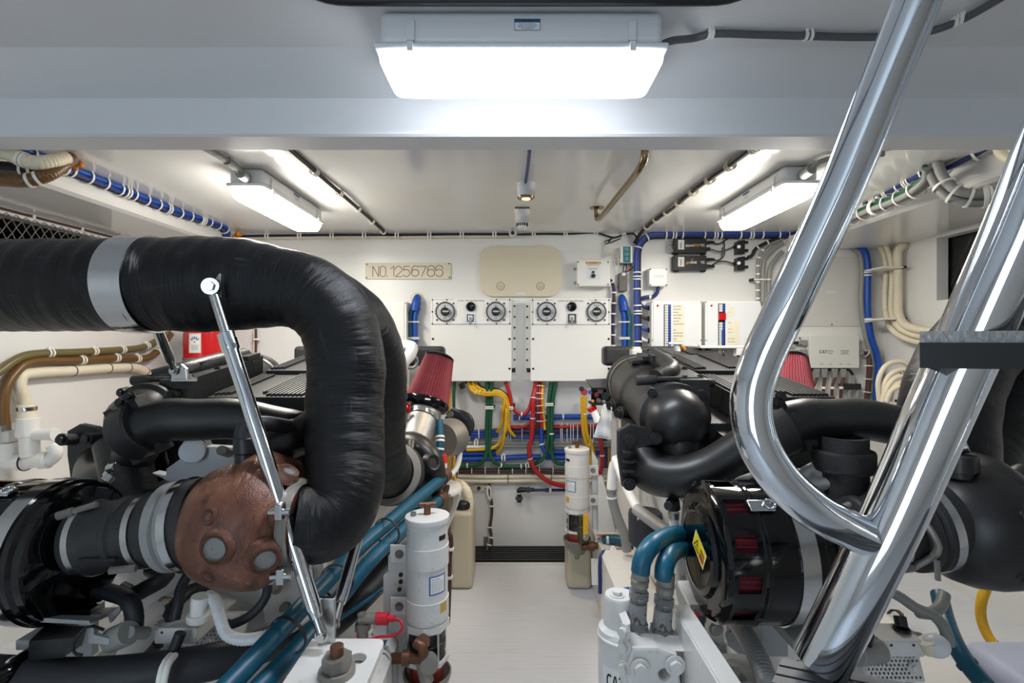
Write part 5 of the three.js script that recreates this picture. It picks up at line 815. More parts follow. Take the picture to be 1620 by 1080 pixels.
  // vertical duct with collar between crossover pipe and turbo
  if (!port) {
    const c = r(1334, 727, 1.20); obj(t, 'drop_duct', lat([[0.04, -0.09], [0.055, -0.09], [0.052, -0.03], [0.052, 0.055], [0.04, 0.055]], c, Yp, 26), M.black);
    obj(t, 'duct_collar', lat([[0.05, -0.024], [0.064, -0.024], [0.066, -0.018], [0.066, 0.018], [0.064, 0.024], [0.05, 0.024]], c, Yp, 26), M.rubber);
    obj(t, 'fuel_fitting', [cyl(r(1295, 757, 1.22), r(1275, 790, 1.2), 0.025), cyl(r(1275, 768, 1.2), r(1312, 764, 1.19), 0.016), sweep([r(1268, 760, 1.22), r(1285, 742, 1.22), r(1302, 752, 1.21)], 0.017)], M.greyPaint);
  } else {
    obj(t, 'lifting_bracket', plate2(l, [[240, 748], [262, 752], [262, 742], [290, 722], [288, 700], [300, 690], [320, 692], [326, 706], [368, 708], [372, 742], [352, 750], [352, 766], [322, 772], [300, 778]], 1.30, 0.03), M.castGrey);
    obj(t, 'bracket_boss', cyl(l(306, 712, 1.30), l(304, 714, 1.27), 0.03), M.castGrey); obj(t, 'bracket_stud', cyl(l(362, 716, 1.29), l(350, 712, 1.24), 0.012), M.zinc);
    obj(t, 'bracket_bolt', hexbolt(l(292, 767, 1.295), Zp, 0.009, 0.01), M.zinc);
    obj(t, 'pipe_fitting', [sweep([l(168, 752, 1.12), l(174, 744, 1.12), l(178, 733, 1.12)], 0.008), cyl(l(172, 741, 1.115), l(184, 738, 1.11), 0.009), cyl(l(176, 752, 1.11), l(166, 762, 1.1), 0.011)], M.steel);
    obj(t, 'lower_duct', sweep([l(190, 700, 1.36), l(200, 740, 1.33), l(210, 790, 1.30)], 0.06, { k: 18 }), M.black);
  }
  // far turbocharger
  {
    const C = l(652, 742, 1.95), ax = V(-0.45, -0.1, 0.88).normalize();
    const u = obj(t, 'turbocharger', lat([[0.045, 0.07], [0.075, 0.07], [0.10, 0.04], [0.125, 0.03], [0.14, 0], [0.125, -0.04], [0.09, -0.055], [0.05, -0.055]], C, ax, 36), M.blackSmooth);
    obj(u, 'volute', torus(C.clone().addScaledVector(ax, -0.005), ax, 0.098, 0.045, 36, 14), M.blackSmooth);
    boss(u, C, 0.075, 0.02, 0.135, 0.027, 0.8, M.blackSmooth, M.blackSmooth, 'boss', E); 
    obj(u, 'mounting_bolt', [cyl(l(650, 700, 1.86), l(648, 712, 1.80), 0.014)], M.steel);
    const n0 = l(655, 700, 2.02), n1 = l(672, 652, 2.15); obj(u, 'inlet_neck', cyl(n0, n1, 0.062, 0.072, 28), M.castAlu); obj(u, 'neck_clamp', ring(n0.clone().lerp(n1, 0.72), n1.clone().sub(n0).normalize(), 0.0705, 0.018, 0.003, 32), M.bandSteel);
    obj(t, 'pump_body', lat([[0, 0], [0.085, 0], [0.088, 0.02], [0.08, 0.06], [0.075, 0.10], [0, 0.10]], l(716, 690, 2.35), V(-0.35, 0, 0.9), 30), M.zinc);
    obj(t, 'belt_guard', plate2(l, [[706, 655], [714, 646], [728, 652], [738, 664], [738, 690], [734, 706], [722, 706], [720, 680], [708, 664]], 2.40, 0.06), M.plasticBlack);
    obj(t, 'guard_disc', cyl(l(727, 672, 2.48), l(725, 673, 2.42), 0.075), M.plasticBlack);
    obj(t, 'guard_bolt', hexbolt(l(712, 655, 2.40), Zp, 0.012, 0.012), M.steel);
  }
  return t;
}
function plate2(f, poly, d, th, bev = 0.003) { // polygon given by an engine point function
  const p = poly.map(([x, y]) => f(x, y, d)), sh = new THREE.Shape(p.map((v) => new THREE.Vector2(v.x, v.y)));
  return new THREE.ExtrudeGeometry(sh, { depth: th - 2 * bev, bevelEnabled: true, bevelThickness: bev, bevelSize: bev, bevelOffset: -bev, bevelSegments: 2 }).translate(0, 0, -d - th + bev);
}
const slabAt = (p, w, h, d) => box(p.x, p.y, p.z, w, h, d, 0.002);
buildEngine(EL, -1, 'black and white marine diesel with rusty brown turbine housing');
buildEngine(ER, 1, 'black and white marine diesel beside the chrome ladder');

// red cone air filters on the far turbos
for (const [E, lb] of [[EL, 'red pleated cone air filter in front of the port cabinet'], [ER, 'red pleated cone air filter partly behind the chrome ladder']]) {
  const l = (px, py, d) => P(px, py, d).sub(EL).add(E), t = thing('cone_filter', lb, 'filter');
  const a = l(674, 640, 2.17), b = l(695, 567, 2.25), dir = b.clone().sub(a).normalize(), L = a.distanceTo(b);
  obj(t, 'pleated_cone', pleated(a.clone().addScaledVector(dir, 0.012), b, 0.089, 0.060, 44, 0.085), M.filterRed);
  obj(t, 'base_ring', lat([[0.05, -0.016], [0.090, -0.016], [0.099, -0.008], [0.099, 0.012], [0.094, 0.02], [0.05, 0.02]], a, dir, 36), M.gloss); obj(t, 'end_cap', lat([[0.05, -0.004], [0.065, -0.004], [0.066, 0.006], [0.058, 0.012], [0, 0.012]], b, dir, 32), M.gloss);
}
// drum air cleaners
for (const [E, port] of [[EL, 1], [ER, 0]]) {
  const t = thing('air_cleaner', port ? 'glossy black drum air cleaner feeding the rusty turbine' : 'glossy black drum air cleaner with red slots and warning sticker', 'air filter');
  const x0 = E.x - 0.297, C = V(x0, 0.775, -1.11), R = 0.146; // closed end of the drum
  obj(t, 'end_cover', lat([[0, 0.004], [0.074, 0.004], [0.082, 0.0], [0.092, 0.002], [0.098, 0.010], [0.112, 0.011], [0.128, 0.010], [0.138, 0.014], [R, 0.022], [R, 0.030], [R - 0.003, 0.030], [R - 0.003, 0.022], [0.12, 0.016]], C, Xp, 64), M.gloss);
  const N = 12; for (let i = 0; i < N; i++) { // posts between the slots
    const g = new THREE.CylinderGeometry(R, R, 0.044, 6, 1, true, i / N * 6.2832 + 0.19, 6.2832 / N * 0.56); const g2 = new THREE.CylinderGeometry(R - 0.003, R - 0.003, 0.044, 6, 1, true, i / N * 6.2832 + 0.19, 6.2832 / N * 0.56);
    obj(t, 'slot_post', turned(merge([g, g2]), C.clone().add(V(0.052, 0, 0)), Xp), M.gloss);
  }
  obj(t, 'pleated_element', pleated(C.clone().add(V(0.03, 0, 0)), C.clone().add(V(0.2, 0, 0)), 0.122, 0.122, 60, 0.06), M.filterRed);
  obj(t, 'drum', lat([[R - 0.003, 0.074], [R, 0.074], [R, 0.083], [R + 0.003, 0.087], [R + 0.003, 0.092], [R, 0.096], [R + 0.002, 0.16], [R + 0.002, 0.20], [R - 0.004, 0.207], [R - 0.004, 0.222], [0.13, 0.23], [0.09, 0.24], [0.078, 0.245], [0.078, 0.275], [0.06, 0.275]], C, Xp, 64), M.gloss);
  obj(t, 'band', ring(C.clone().add(V(0.168, 0, 0)), Xp, R + 0.0025, 0.034, 0.003, 64), M.bandSteel, 'polished steel band');
  for (const a of port ? [1.2] : [0.95, 4.2]) { const c = C.clone().add(V(0.1, Math.sin(a) * (R + 0.005), Math.cos(a) * (R + 0.005))); obj(t, 'latch', [box(0, 0, 0, 0.05, 0.006, 0.026, 0.002).rotateX(-a + Math.PI / 2).translate(c.x, c.y, c.z), torus(c.clone().add(V(0.016, Math.sin(a) * 0.006, Math.cos(a) * 0.006)), V(0, Math.sin(a), Math.cos(a)), 0.011, 0.0022, 16, 6)], M.chrome); }
  if (port) obj(t, 'service_port', hexbolt(C.clone().add(V(0.15, -0.045, R - 0.008)), V(0, -0.3, 1), 0.012, 0.014), M.brass);
  obj(t, 'mounting_strap', box(C.x + 0.19, C.y - R - 0.012, C.z + 0.03, 0.05, 0.02, 0.12, 0.002), M.greyPaint);
  obj(t, 'bracket', box(C.x + 0.19, C.y - R - 0.06, C.z - 0.04, 0.06, 0.1, 0.02, 0.002), M.greyPaint);
  if (!port) { const tx = canvasTex(128, 96, (x) => { x.fillStyle = '#f0ead8'; x.fillRect(0, 0, 128, 96); x.fillStyle = '#e8d21a'; x.fillRect(4, 4, 120, 88); x.strokeStyle = '#111'; x.lineWidth = 5; x.beginPath(); x.moveTo(14, 80); x.lineTo(38, 26); x.lineTo(62, 80); x.closePath(); x.stroke(); x.fillStyle = '#111'; x.fillRect(35, 44, 6, 20); x.fillRect(35, 68, 6, 6); x.fillRect(74, 30, 44, 12); x.fillStyle = '#b03020'; x.fillRect(74, 50, 44, 30); });
    obj(t, 'warning_sticker', new THREE.PlaneGeometry(0.07, 0.045).rotateY(-Math.PI / 2).rotateX(0.5).translate(C.x + 0.0035, C.y + 0.004, C.z + 0.012), std(0xffffff, 0.4, 0, { map: tx }), 'yellow warning sticker'); }
}

// ================================================================ exhaust hoses and their struts
{
  const t = thing('exhaust_hose', 'huge black wrapped exhaust hose bending down to the rusty turbine', 'hose');
  const o0 = P(404, 828, 1.085).add(V(0.088, 0, 0));
  const main = curveOf([[-150, 454, 1.27], [0, 452, 1.26], [150, 451, 1.255], [300, 450, 1.25], [420, 452, 1.25], [490, 466, 1.25], [532, 505, 1.25], [548, 570, 1.245], [546, 650, 1.23], [547, 730, 1.19], [545, 780, 1.15], [528, 815, 1.12], [505, 828, 1.10], o0]);
  const wr = (t2, s, a) => 1 + 0.010 * Math.sin(s * 52 + 2 * Math.sin(a)) * Math.max(0, Math.sin(a * 1 + 2)) + 0.006 * Math.sin(s * 117 + a * 2);
  obj(t, 'wrapped_hose', sweep(main, 0.114, { n: 300, k: 48, rf: (u, s, a) => { const k = u < 0.40 ? 1 : u < 0.58 ? 1 + 0.10 * Math.sin((u - 0.40) / 0.18 * Math.PI) - 0.17 * (u - 0.40) / 0.18 : u < 0.85 ? 0.83 - 0.03 * (u - 0.58) / 0.27 : 0.80 - 0.11 * (u - 0.85) / 0.15; return k * wr(u, s, a); } }), M.wrap);
  const leg = curveOf([[500, 470, 1.27], [560, 510, 1.34], [590, 570, 1.43], [595, 640, 1.50], [597, 705, 1.60], [610, 742, 1.72], [634, 751, 1.86]]);
  obj(t, 'branch_hose', sweep(leg, 0.0935, { n: 130, k: 40, rf: (u, s, a) => wr(u, s, a) * (0.98 - 0.06 * u) }), M.wrap);
  const e = P(620, 748, 1.78), dr = P(634, 751, 1.87).sub(P(612, 745, 1.72)).normalize();
  obj(t, 'torn_wrap_end', lat([[0.08, -0.02], [0.106, -0.018], [0.112, 0], [0.11, 0.03], [0.085, 0.035]], e, dr, 40), M.rubber); obj(t, 'insulation_edge', lat([[0.088, 0.0], [0.1075, 0.006], [0.1085, 0.02], [0.09, 0.022]], e.clone().addScaledVector(dr, -0.034), dr, 40), std(0xb9b6ad, 0.9, 0, { bumpMap: castBump, bumpScale: 0.004 }), 'frayed white insulation');
  const bp = main.getPointAt(0.246), bt = main.getTangentAt(0.246); obj(t, 'band', ring(P(226, 450.5, 1.253), bt, 0.1155, 0.072, 0.004, 64), M.bandSteel, 'polished steel band'); obj(t, 'band_bead', lat([[0.114, -0.028], [0.118, -0.026], [0.1205, -0.015], [0.118, 0.0], [0.1205, 0.015], [0.118, 0.026], [0.114, 0.028]], P(228, 450.5, 1.253), bt, 64), M.bandSteel);
  obj(t, 'strut_tab', plate([[341, 440], [347, 432], [349, 436], [350, 470], [343, 466]].reverse(), 1.125, 0.03, 0.001), M.steel);
  // struts
  const strut = (label, A, B, r, eye, d2) => {
    const s = thing('support_strut', label, 'strut'), a = asV(A), b = asV(B), dir = b.clone().sub(a).normalize(), L = a.distanceTo(b);
    if (eye) {
      obj(s, 'rod_eye', lat([[0.009, -0.008], [0.018, -0.008], [0.020, -0.004], [0.020, 0.004], [0.018, 0.008], [0.009, 0.008], [0.009, -0.008]], a, V(0.25, 0, 1), 26), M.steel); obj(s, 'eye_bolt', hexbolt(a.clone().add(V(0, 0, 0.004)), V(0.25, 0, 1), 0.011, 0.012, 1), M.steel);
      obj(s, 'threaded_rod', sweep([a.clone().addScaledVector(dir, 0.022), a.clone().addScaledVector(dir, 0.05), a.clone().addScaledVector(dir, 0.12)], 0.010, { k: 14, step: 0.0012, rf: corr(0.0035, 0.05) }), M.steel);
      obj(s, 'lock_nut', turned(new THREE.CylinderGeometry(0.019, 0.019, 0.018, 6), a.clone().addScaledVector(dir, 0.122), dir), M.chrome);
      obj(s, 'tube', lat([[0.010, 0.126], [r + 0.003, 0.128], [r + 0.003, 0.15], [r, 0.156], [r, L - 0.055], [r * 0.8, L - 0.035], [0.004, L - 0.033]], a, dir, 24), M.chrome);
    } else obj(s, 'tube', lat([[0.004, 0], [r, 0.004], [r, L - 0.055], [r * 0.85, L - 0.04], [0.004, L - 0.04]], a, dir, 24), M.chrome);
    obj(s, 'end_lug', cyl(b.clone().addScaledVector(dir, -0.045), b, r * 0.62, r * 0.7), M.steel);
    obj(s, 'end_bolt', hexbolt(b.clone().add(V(0, 0, 0.004)), Zp, 0.009, 0.01), M.steel);
  };
  strut('long chrome strut from black hose tab down to white mount', [334, 453, 1.108], [510, 1004, 1.0], 0.0155, true);
  strut('short chrome strut standing behind the long one on white mount', [566, 850, 1.20], [529, 985, 1.05], 0.0135, false);
  strut('chrome strut between black hose and silver tab on plenum', [240, 500, 1.36], [276, 586, 1.50], 0.0135, false);
  const tb = thing('strut_bracket', 'silver tab bolted to black plenum holding a strut', 'bracket'); obj(tb, 'tab', plate([[270, 604], [271, 590], [277, 579], [286, 576], [294, 583], [296, 602]].reverse(), 1.50, 0.012, 0.002), M.steel); obj(tb, 'foot', hexa([[272, 603, 1.49], [312, 603, 1.49], [312, 600, 1.49], [272, 600, 1.49]], [[276, 601, 1.54], [312, 600, 1.54], [312, 597, 1.54], [276, 598, 1.54]]), M.steel); obj(tb, 'foot_bolt', hexbolt(P(298, 598, 1.52), Yp, 0.009, 0.012), M.zinc);
}
{
  const t = thing('exhaust_hose', 'big black wrapped exhaust hose behind the chrome ladder', 'hose');
  obj(t, 'wrapped_hose', sweep(curveOf([[1760, 470, 1.6], [1650, 500, 1.55], [1580, 520, 1.52], [1530, 565, 1.48], [1502, 630, 1.45], [1496, 700, 1.42], [1503, 770, 1.40], [1530, 840, 1.40]]), 0.116, { n: 160, k: 40, rf: (u, s, a) => 1 + 0.008 * Math.sin(s * 60 + 2 * Math.sin(a)) }), M.wrap);
  obj(t, 'branch_hose', sweep(curveOf([[1700, 505, 1.58], [1640, 560, 1.56], [1600, 620, 1.54], [1565, 690, 1.50], [1530, 750, 1.46], [1500, 800, 1.44]]), 0.10, { n: 120, k: 36, rf: (u, s, a) => 1 + 0.008 * Math.sin(s * 60 + 2 * Math.sin(a)) }), M.wrap);
}
// engine mount: white plate with hole, big bolt
function holedPlate(x0, x1, d0, d1, y, th, hx, hd, hr) {
  const sh = new THREE.Shape(), c = 0.02; sh.moveTo(x0, d0); sh.lineTo(x1, d0); sh.lineTo(x1, d1 - c); sh.quadraticCurveTo(x1, d1, x1 - c, d1); sh.lineTo(x0, d1); const h = new THREE.Path(); h.absarc(hx, hd, hr, 0, Math.PI * 2); sh.holes.push(h);
  return new THREE.ExtrudeGeometry(sh, { depth: th, bevelEnabled: true, bevelThickness: 0.002, bevelSize: 0.002, bevelSegments: 2, curveSegments: 16 }).rotateX(-Math.PI / 2).translate(0, y, 0);
}
{
  const t = thing('engine_mount', 'white mount plate with round hole below the two struts', 'mount');
  obj(t, 'plate', holedPlate(-0.41, -0.262, 0.70, 1.04, 0.605, 0.012, -0.300, 0.975, 0.020), M.white); obj(t, 'web', box(-0.40, 0.40, -0.87, 0.012, 0.42, 0.33, 0.002), M.white); obj(t, 'post', box(-0.34, 0.40, -0.99, 0.10, 0.40, 0.04, 0.004), M.white);
  obj(t, 'stud', [cyl(V(-0.322, 0.617, -0.93), V(-0.322, 0.672, -0.93), 0.012)], M.brass); obj(t, 'nut', [turned(new THREE.CylinderGeometry(0.027, 0.027, 0.022, 6), V(-0.322, 0.642, -0.93), Yp), cyl(V(-0.322, 0.618, -0.93), V(-0.322, 0.63, -0.93), 0.033)], M.zinc);
  obj(t, 'strut_lug', box(P(517, 0, 1.03).x, 0.66, -1.03, 0.035, 0.10, 0.012, 0.002), M.steel);
  const u = thing('engine_mount', 'white mount plate with round hole under the slotted drum', 'mount');
  obj(u, 'plate', holedPlate(0.33, 0.52, 0.78, 1.12, 0.525, 0.012, 0.405, 1.03, 0.022), M.white); obj(u, 'web', box(0.335, 0.34, -0.95, 0.012, 0.38, 0.32, 0.002), M.white); obj(u, 'stud', cyl(V(0.43, 0.537, -0.985), V(0.43, 0.605, -0.985), 0.013), M.zinc); obj(u, 'nut', [turned(new THREE.CylinderGeometry(0.028, 0.028, 0.022, 6), V(0.43, 0.567, -0.985), Yp), cyl(V(0.43, 0.538, -0.985), V(0.43, 0.552, -0.985), 0.034)], M.zinc);
}
// ================================================================ engine beds along the aisle
{
  const mk = (name, label, poly, z0, len) => { const t = thing(name, label, 'girder'); obj(t, 'girder', uvBox(prism(poly, V(0, 0, -z0), V(1, 0, 0), V(0, 1, 0), V(0, 0, -1), len, 0.006)), M.white); return t; };
  mk('engine_bed', 'white longitudinal engine bed left of the aisle', [[-0.50, 0], [-0.315, 0], [-0.315, 0.40], [-0.33, 0.42], [-0.50, 0.42]], 0.78, 2.17);
  mk('engine_bed', 'white longitudinal engine bed right of the aisle', [[0.36, 0], [0.495, 0], [0.495, 0.385], [0.375, 0.385], [0.36, 0.37]], 0.78, 1.28);
  mk('engine_bed', 'low white engine bed behind the rear fuel filter', [[0.40, 0], [0.495, 0], [0.495, 0.30], [0.40, 0.30]], 2.08, 0.86);
  mk('engine_bed', 'white outboard engine bed under the rusty turbine', [[-1.35, 0], [-1.18, 0], [-1.18, 0.34], [-1.35, 0.34]], 0.78, 2.12);
  mk('engine_bed', 'white outboard engine bed near the yellow hose', [[1.05, 0], [1.22, 0], [1.22, 0.34], [1.05, 0.34]], 0.78, 2.12);
}
// ================================================================ fuel filters
function fuelFilter(x, d, ty, s, label) {
  const t = thing('fuel_filter', label, 'filter'), o = V(x, ty, -d), dn = V(0, -1, 0), at = (a, b, c) => V(x + a, ty - b, -d + c);
  obj(t, 'canister', lat([[0, 0.012], [0.0585, 0.013], [0.0592, 0.02], [0.057, 0.024], [0.056, 0.028], [0.056, 0.283], [0.05, 0.285], [0, 0.285]].map(([r, h]) => [r, h]), o, dn, 44), M.white);
  obj(t, 'lid', lat([[0, 0], [0.052, 0], [0.06, 0.003], [0.061, 0.014], [0.0585, 0.02]], o, dn, 44), M.white);
  obj(t, 'tee_handle', [cyl(at(0, 0.006, 0), at(0, -0.03, 0), 0.0095), cyl(at(-0.022, -0.028, 0.006), at(0.024, -0.026, -0.006), 0.0065)], M.brass); obj(t, 'bleed_plug', turned(new THREE.CylinderGeometry(0.008, 0.008, 0.012, 6), at(-0.036, -0.004, 0.012), Yp), M.zinc);
  for (const [a, b] of [[0.079, 0.133], [0.222, 0.276]]) {
    const bd = obj(t, 'band', lat([[0.056, a], [0.0588, a], [0.0588, b], [0.056, b]], o, dn, 44), M.white);
    obj(bd, 'band_tab', box(x - s * -1 * 0.076 * 1, ty - (a + b) / 2, -d + 0.006, 0.05, b - a - 0.004, 0.006, 0.003), M.white); obj(bd, 'band_bolt', hexbolt(at(s * 0.075, (a + b) / 2, 0.009), Zp, 0.008, 0.008), M.zinc);
  }
  const tx = canvasTex(160, 180, (c) => { c.fillStyle = '#e9eaea'; c.fillRect(0, 0, 160, 180); c.strokeStyle = '#2e5f9e'; c.lineWidth = 12; c.strokeRect(6, 6, 148, 168); c.fillStyle = '#333'; c.font = 'bold 15px sans-serif'; c.fillText('Fuel Filter', 24, 40); c.font = '10px sans-serif'; for (let i = 0; i < 8; i++) c.fillText('Diesel water separator unit', 20, 62 + i * 13); });
  const patch = (R, a0, a1, h0, h1) => { const n = 8, pos = [], uv = [], idx = []; for (let i = 0; i <= n; i++) { const a = a0 + (a1 - a0) * i / n; for (const [h, v] of [[h0, 1], [h1, 0]]) { pos.push(x + Math.sin(a) * R, ty - h, -d + Math.cos(a) * R); uv.push(i / n, v); } } for (let i = 0; i < n; i++) { const k = i * 2; idx.push(k, k + 1, k + 2, k + 1, k + 3, k + 2); } const g = new THREE.BufferGeometry(); g.setAttribute('position', new THREE.Float32BufferAttribute(pos, 3)); g.setAttribute('uv', new THREE.Float32BufferAttribute(uv, 2)); g.setIndex(idx); g.computeVertexNormals(); return g; };
  obj(t, 'blue_label', patch(0.0568, s < 0 ? 0.25 : -1.15, s < 0 ? 1.15 : -0.25, 0.148, 0.198), std(0xffffff, 0.5, 0, { map: tx }), 'blue bordered label'); obj(t, 'dark_label', patch(0.0567, s < 0 ? 0.75 : -1.3, s < 0 ? 1.2 : -0.8, 0.045, 0.058), M.ink); obj(t, 'gold_label', patch(0.0594, s < 0 ? 0.8 : -1.2, s < 0 ? 1.2 : -0.8, 0.226, 0.25), std(0xc9a14a, 0.5));
  obj(t, 'head_plate', lat([[0, 0.283], [0.061, 0.284], [0.062, 0.302], [0.058, 0.306], [0, 0.306]], o, dn, 8), M.white);
  obj(t, 'turbine_section', lat([[0, 0.306], [0.05, 0.306], [0.05, 0.315], [0.046, 0.318], [0.046, 0.34], [0.05, 0.343], [0.05, 0.36], [0.046, 0.364], [0.05, 0.384], [0, 0.384]], o, dn, 30), M.plasticBlack);
  for (const a of [0.7, 2.2, 3.9, 5.3]) obj(t, 'tie_rod', cyl(at(Math.sin(a) * 0.054, 0.304, Math.cos(a) * 0.054), at(Math.sin(a) * 0.054, 0.39, Math.cos(a) * 0.054), 0.004), M.steel);
  obj(t, 'lower_plate', lat([[0, 0.384], [0.06, 0.385], [0.06, 0.395], [0, 0.396]], o, dn, 8), M.white);
  obj(t, 'sight_bowl', lat([[0, 0.396], [0.046, 0.396], [0.046, 0.445], [0.038, 0.462], [0.02, 0.47], [0, 0.47]], o, dn, 36), M.amber, 'clear bowl of red fuel');
  obj(t, 'drip_bowl', lat([[0.062, 0.43], [0.066, 0.43], [0.066, 0.438], [0.055, 0.47], [0.035, 0.50], [0.012, 0.515], [0.01, 0.53], [0, 0.53], [0, 0.525], [0.01, 0.51], [0.034, 0.495], [0.053, 0.466], [0.062, 0.438], [0.062, 0.43]], o, dn, 36), M.bowl);
  return { t, at };
}
{
  const { t, at } = fuelFilter((676 - 810) * 1.39 / F, 1.39, CY - (813 - 540) * 1.39 / F, -1, 'tall white fuel filter canister beside the blue hoses');
  obj(t, 'inlet_fitting', [sweep([at(-0.02, 0.315, 0.062), at(0.0, 0.322, 0.075), at(0.0, 0.345, 0.075), at(-0.03, 0.352, 0.068), at(-0.085, 0.362, 0.055)], 0.0135, { k: 8 }), turned(new THREE.CylinderGeometry(0.02, 0.02, 0.022, 6), at(0.0, 0.314, 0.06), V(0, 0.5, 1)), turned(new THREE.CylinderGeometry(0.018, 0.018, 0.02, 6), at(-0.045, 0.354, 0.065), Xp)], M.brass);
  obj(t, 'drain_valve', [cyl(at(-0.005, 0.36, 0.06), at(0.012, 0.415, 0.072), 0.018), cyl(at(0.012, 0.365, 0.055), at(0.018, 0.365, 0.085), 0.024), cyl(at(0.002, 0.42, 0.075), at(0.002, 0.45, 0.075), 0.012)], M.zinc);
  obj(t, 'drain_wire', sweep([at(0.002, 0.45, 0.075), at(0.002, 0.5, 0.075), at(-0.002, 0.55, 0.07)], 0.003, { k: 6 }), M.orange);
  const b = thing('filter_bracket', 'white stepped bracket carrying the tall near fuel filter', 'bracket');
  obj(b, 'plate', plate([[640, 852], [646, 846], [648, 1100], [606, 1100], [606, 912], [614, 906], [614, 880]].reverse(), 1.405, 0.02, 0.002), M.white); obj(b, 'web', plate([[590, 985], [612, 982], [612, 1100], [590, 1100]].reverse(), 1.39, 0.015, 0.002), M.white);
  for (const [x, y] of [[634, 909], [634, 920], [632, 932]]) obj(b, 'bolt_hole', cyl(P(x, y, 1.404), P(x, y, 1.40), 0.006), M.ink);
  for (const [x, y] of [[626, 876], [626, 963], [621, 1044]]) obj(b, 'bolt', hexbolt(P(x, y, 1.404), Zp, 0.008, 0.01), M.zinc);
  const rc = thing('sampling_valve', 'steel valve with red cap and looped red cord', 'valve');
  obj(rc, 'body', [cyl([573, 970, 1.33], [575, 1012, 1.33], 0.013), cyl([568, 978, 1.33], [598, 978, 1.33], 0.014), turned(new THREE.CylinderGeometry(0.021, 0.021, 0.018, 6), P(574, 990, 1.33), Yp)], M.zinc); obj(rc, 'red_cap', [cyl([595, 978, 1.33], [614, 978, 1.33], 0.016), cyl([613, 978, 1.33], [624, 978, 1.33], 0.009)], std(0xd02438, 0.4), 'bright red cap'); obj(rc, 'cord', sweep([[622, 979, 1.33], [634, 982, 1.32], [637, 993, 1.31], [626, 1004, 1.31], [600, 1007, 1.31], [578, 1012, 1.32], [566, 1008, 1.33], [566, 1000, 1.33]], 0.0035), std(0xd02438, 0.4));
  obj(rc, 'blue_stub', cyl([592, 1025, 1.36], [612, 1020, 1.36], 0.013), M.teal);
}
{
  const { t, at } = fuelFilter((913 - 810) * 2.42 / F, 2.42, CY - (708 - 540) * 2.42 / F, 1, 'white fuel filter canister with yellow valve lever by bulkhead');
  obj(t, 'valve_body', [cyl(at(0.012, 0.30, 0.065), at(0.012, 0.43, 0.065), 0.016), cyl(at(0.012, 0.35, 0.065), at(0.012, 0.40, 0.065), 0.02)], std(0x4a4a38, 0.4, 0.5)); obj(t, 'valve_lever', [box(at(0.028, 0.35, 0.085).x, at(0, 0.342, 0).y, at(0, 0, 0.088).z, 0.024, 0.11, 0.006, 0.003)], M.yellow, 'yellow lever'); obj(t, 'lever_nut', hexbolt(at(0.028, 0.395, 0.09), Zp, 0.01, 0.008), M.steel);
  obj(t, 'brass_tee', [cyl(at(0.015, 0.452, 0.06), at(0.14, 0.442, 0.05), 0.016), turned(new THREE.CylinderGeometry(0.022, 0.022, 0.025, 6), at(0.06, 0.448, 0.056), Xp)], M.brass);
  const b = thing('filter_bracket', 'white tapered bracket holding the fuel filter by bulkhead', 'bracket'); obj(b, 'plate', plate([[936, 712], [946, 728], [947, 855], [938, 855]].reverse(), 2.44, 0.02, 0.002), M.white); obj(b, 'gusset', plate([[946, 755], [954, 755], [976, 850], [946, 850]].reverse(), 2.40, 0.05, 0.002), M.white); obj(b, 'foot', box(P(958, 0, 2.42).x, 0.31, -2.40, 0.12, 0.03, 0.1, 0.003), M.white);
  const h = thing('fuel_hose', 'blue fuel hose curving from rear filter behind engine bed', 'hose'); obj(h, 'hose', sweep([[955, 853, 2.34], [978, 853, 2.3], [995, 862, 2.28], [1004, 885, 2.26], [1000, 905, 2.25], [990, 925, 2.25]], 0.021, { k: 14 }), M.teal); obj(h, 'clamp', ring(P(946, 853, 2.36), Xp, 0.021, 0.014, 0.002), M.steel); obj(h, 'white_sleeve', ring(P(966, 852, 2.325), Xp, 0.0213, 0.045, 0.001), M.plastic); obj(h, 'green_wire', sweep([[948, 847, 2.33], [965, 846, 2.31], [985, 850, 2.28], [1000, 862, 2.24]], 0.004), M.green); obj(h, 'red_tip', cyl([948, 847, 2.33], [954, 847, 2.325], 0.006), M.red);
}
// jugs
for (const [x, d, w, h, dp, lb, cap] of [[-0.252, 2.60, 0.115, 0.385, 0.2, 'tall cream plastic jug with black cap beside the aisle', 1], [0.335, 2.58, 0.12, 0.22, 0.16, 'cream plastic catch jug under the rear fuel filter', 0]]) {
  const t = thing('plastic_jug', lb, 'jug'); obj(t, 'body', box(x, h / 2 + 0.001, -d, w, h, dp, 0.024, 4), M.jug);
  if (cap) { obj(t, 'neck', cyl(V(x + 0.006, h - 0.01, -d + 0.05), V(x + 0.006, h + 0.012, -d + 0.05), 0.026), M.jug); const c = obj(t, 'cap', lat([[0, 0], [0.032, 0], [0.033, 0.006], [0.031, 0.026], [0.024, 0.033], [0, 0.034]], V(x + 0.006, h + 0.006, -d + 0.05), Yp, 24), M.plasticBlack); const rb = []; for (let i = 0; i < 18; i++) { const a = i / 18 * 6.283; rb.push(box(x + 0.006 + Math.cos(a) * 0.0325, h + 0.02, -d + 0.05 + Math.sin(a) * 0.0325, 0.004, 0.02, 0.004, 0)); } obj(c, 'cap_ribs', rb, M.plasticBlack); }
}
bundle('ribbed_hose', 'cream ribbed hose bending down into the tall jug', 'hose', [[716, 764, 2.62], [727, 766, 2.60], [737, 776, 2.58], [741, 790, 2.58], [741, 808, 2.58]], [[0, 0, 0.026, M.creamHose]], [], { k: 14, step: 0.0025, rf: corr(0.009, 0.05) });
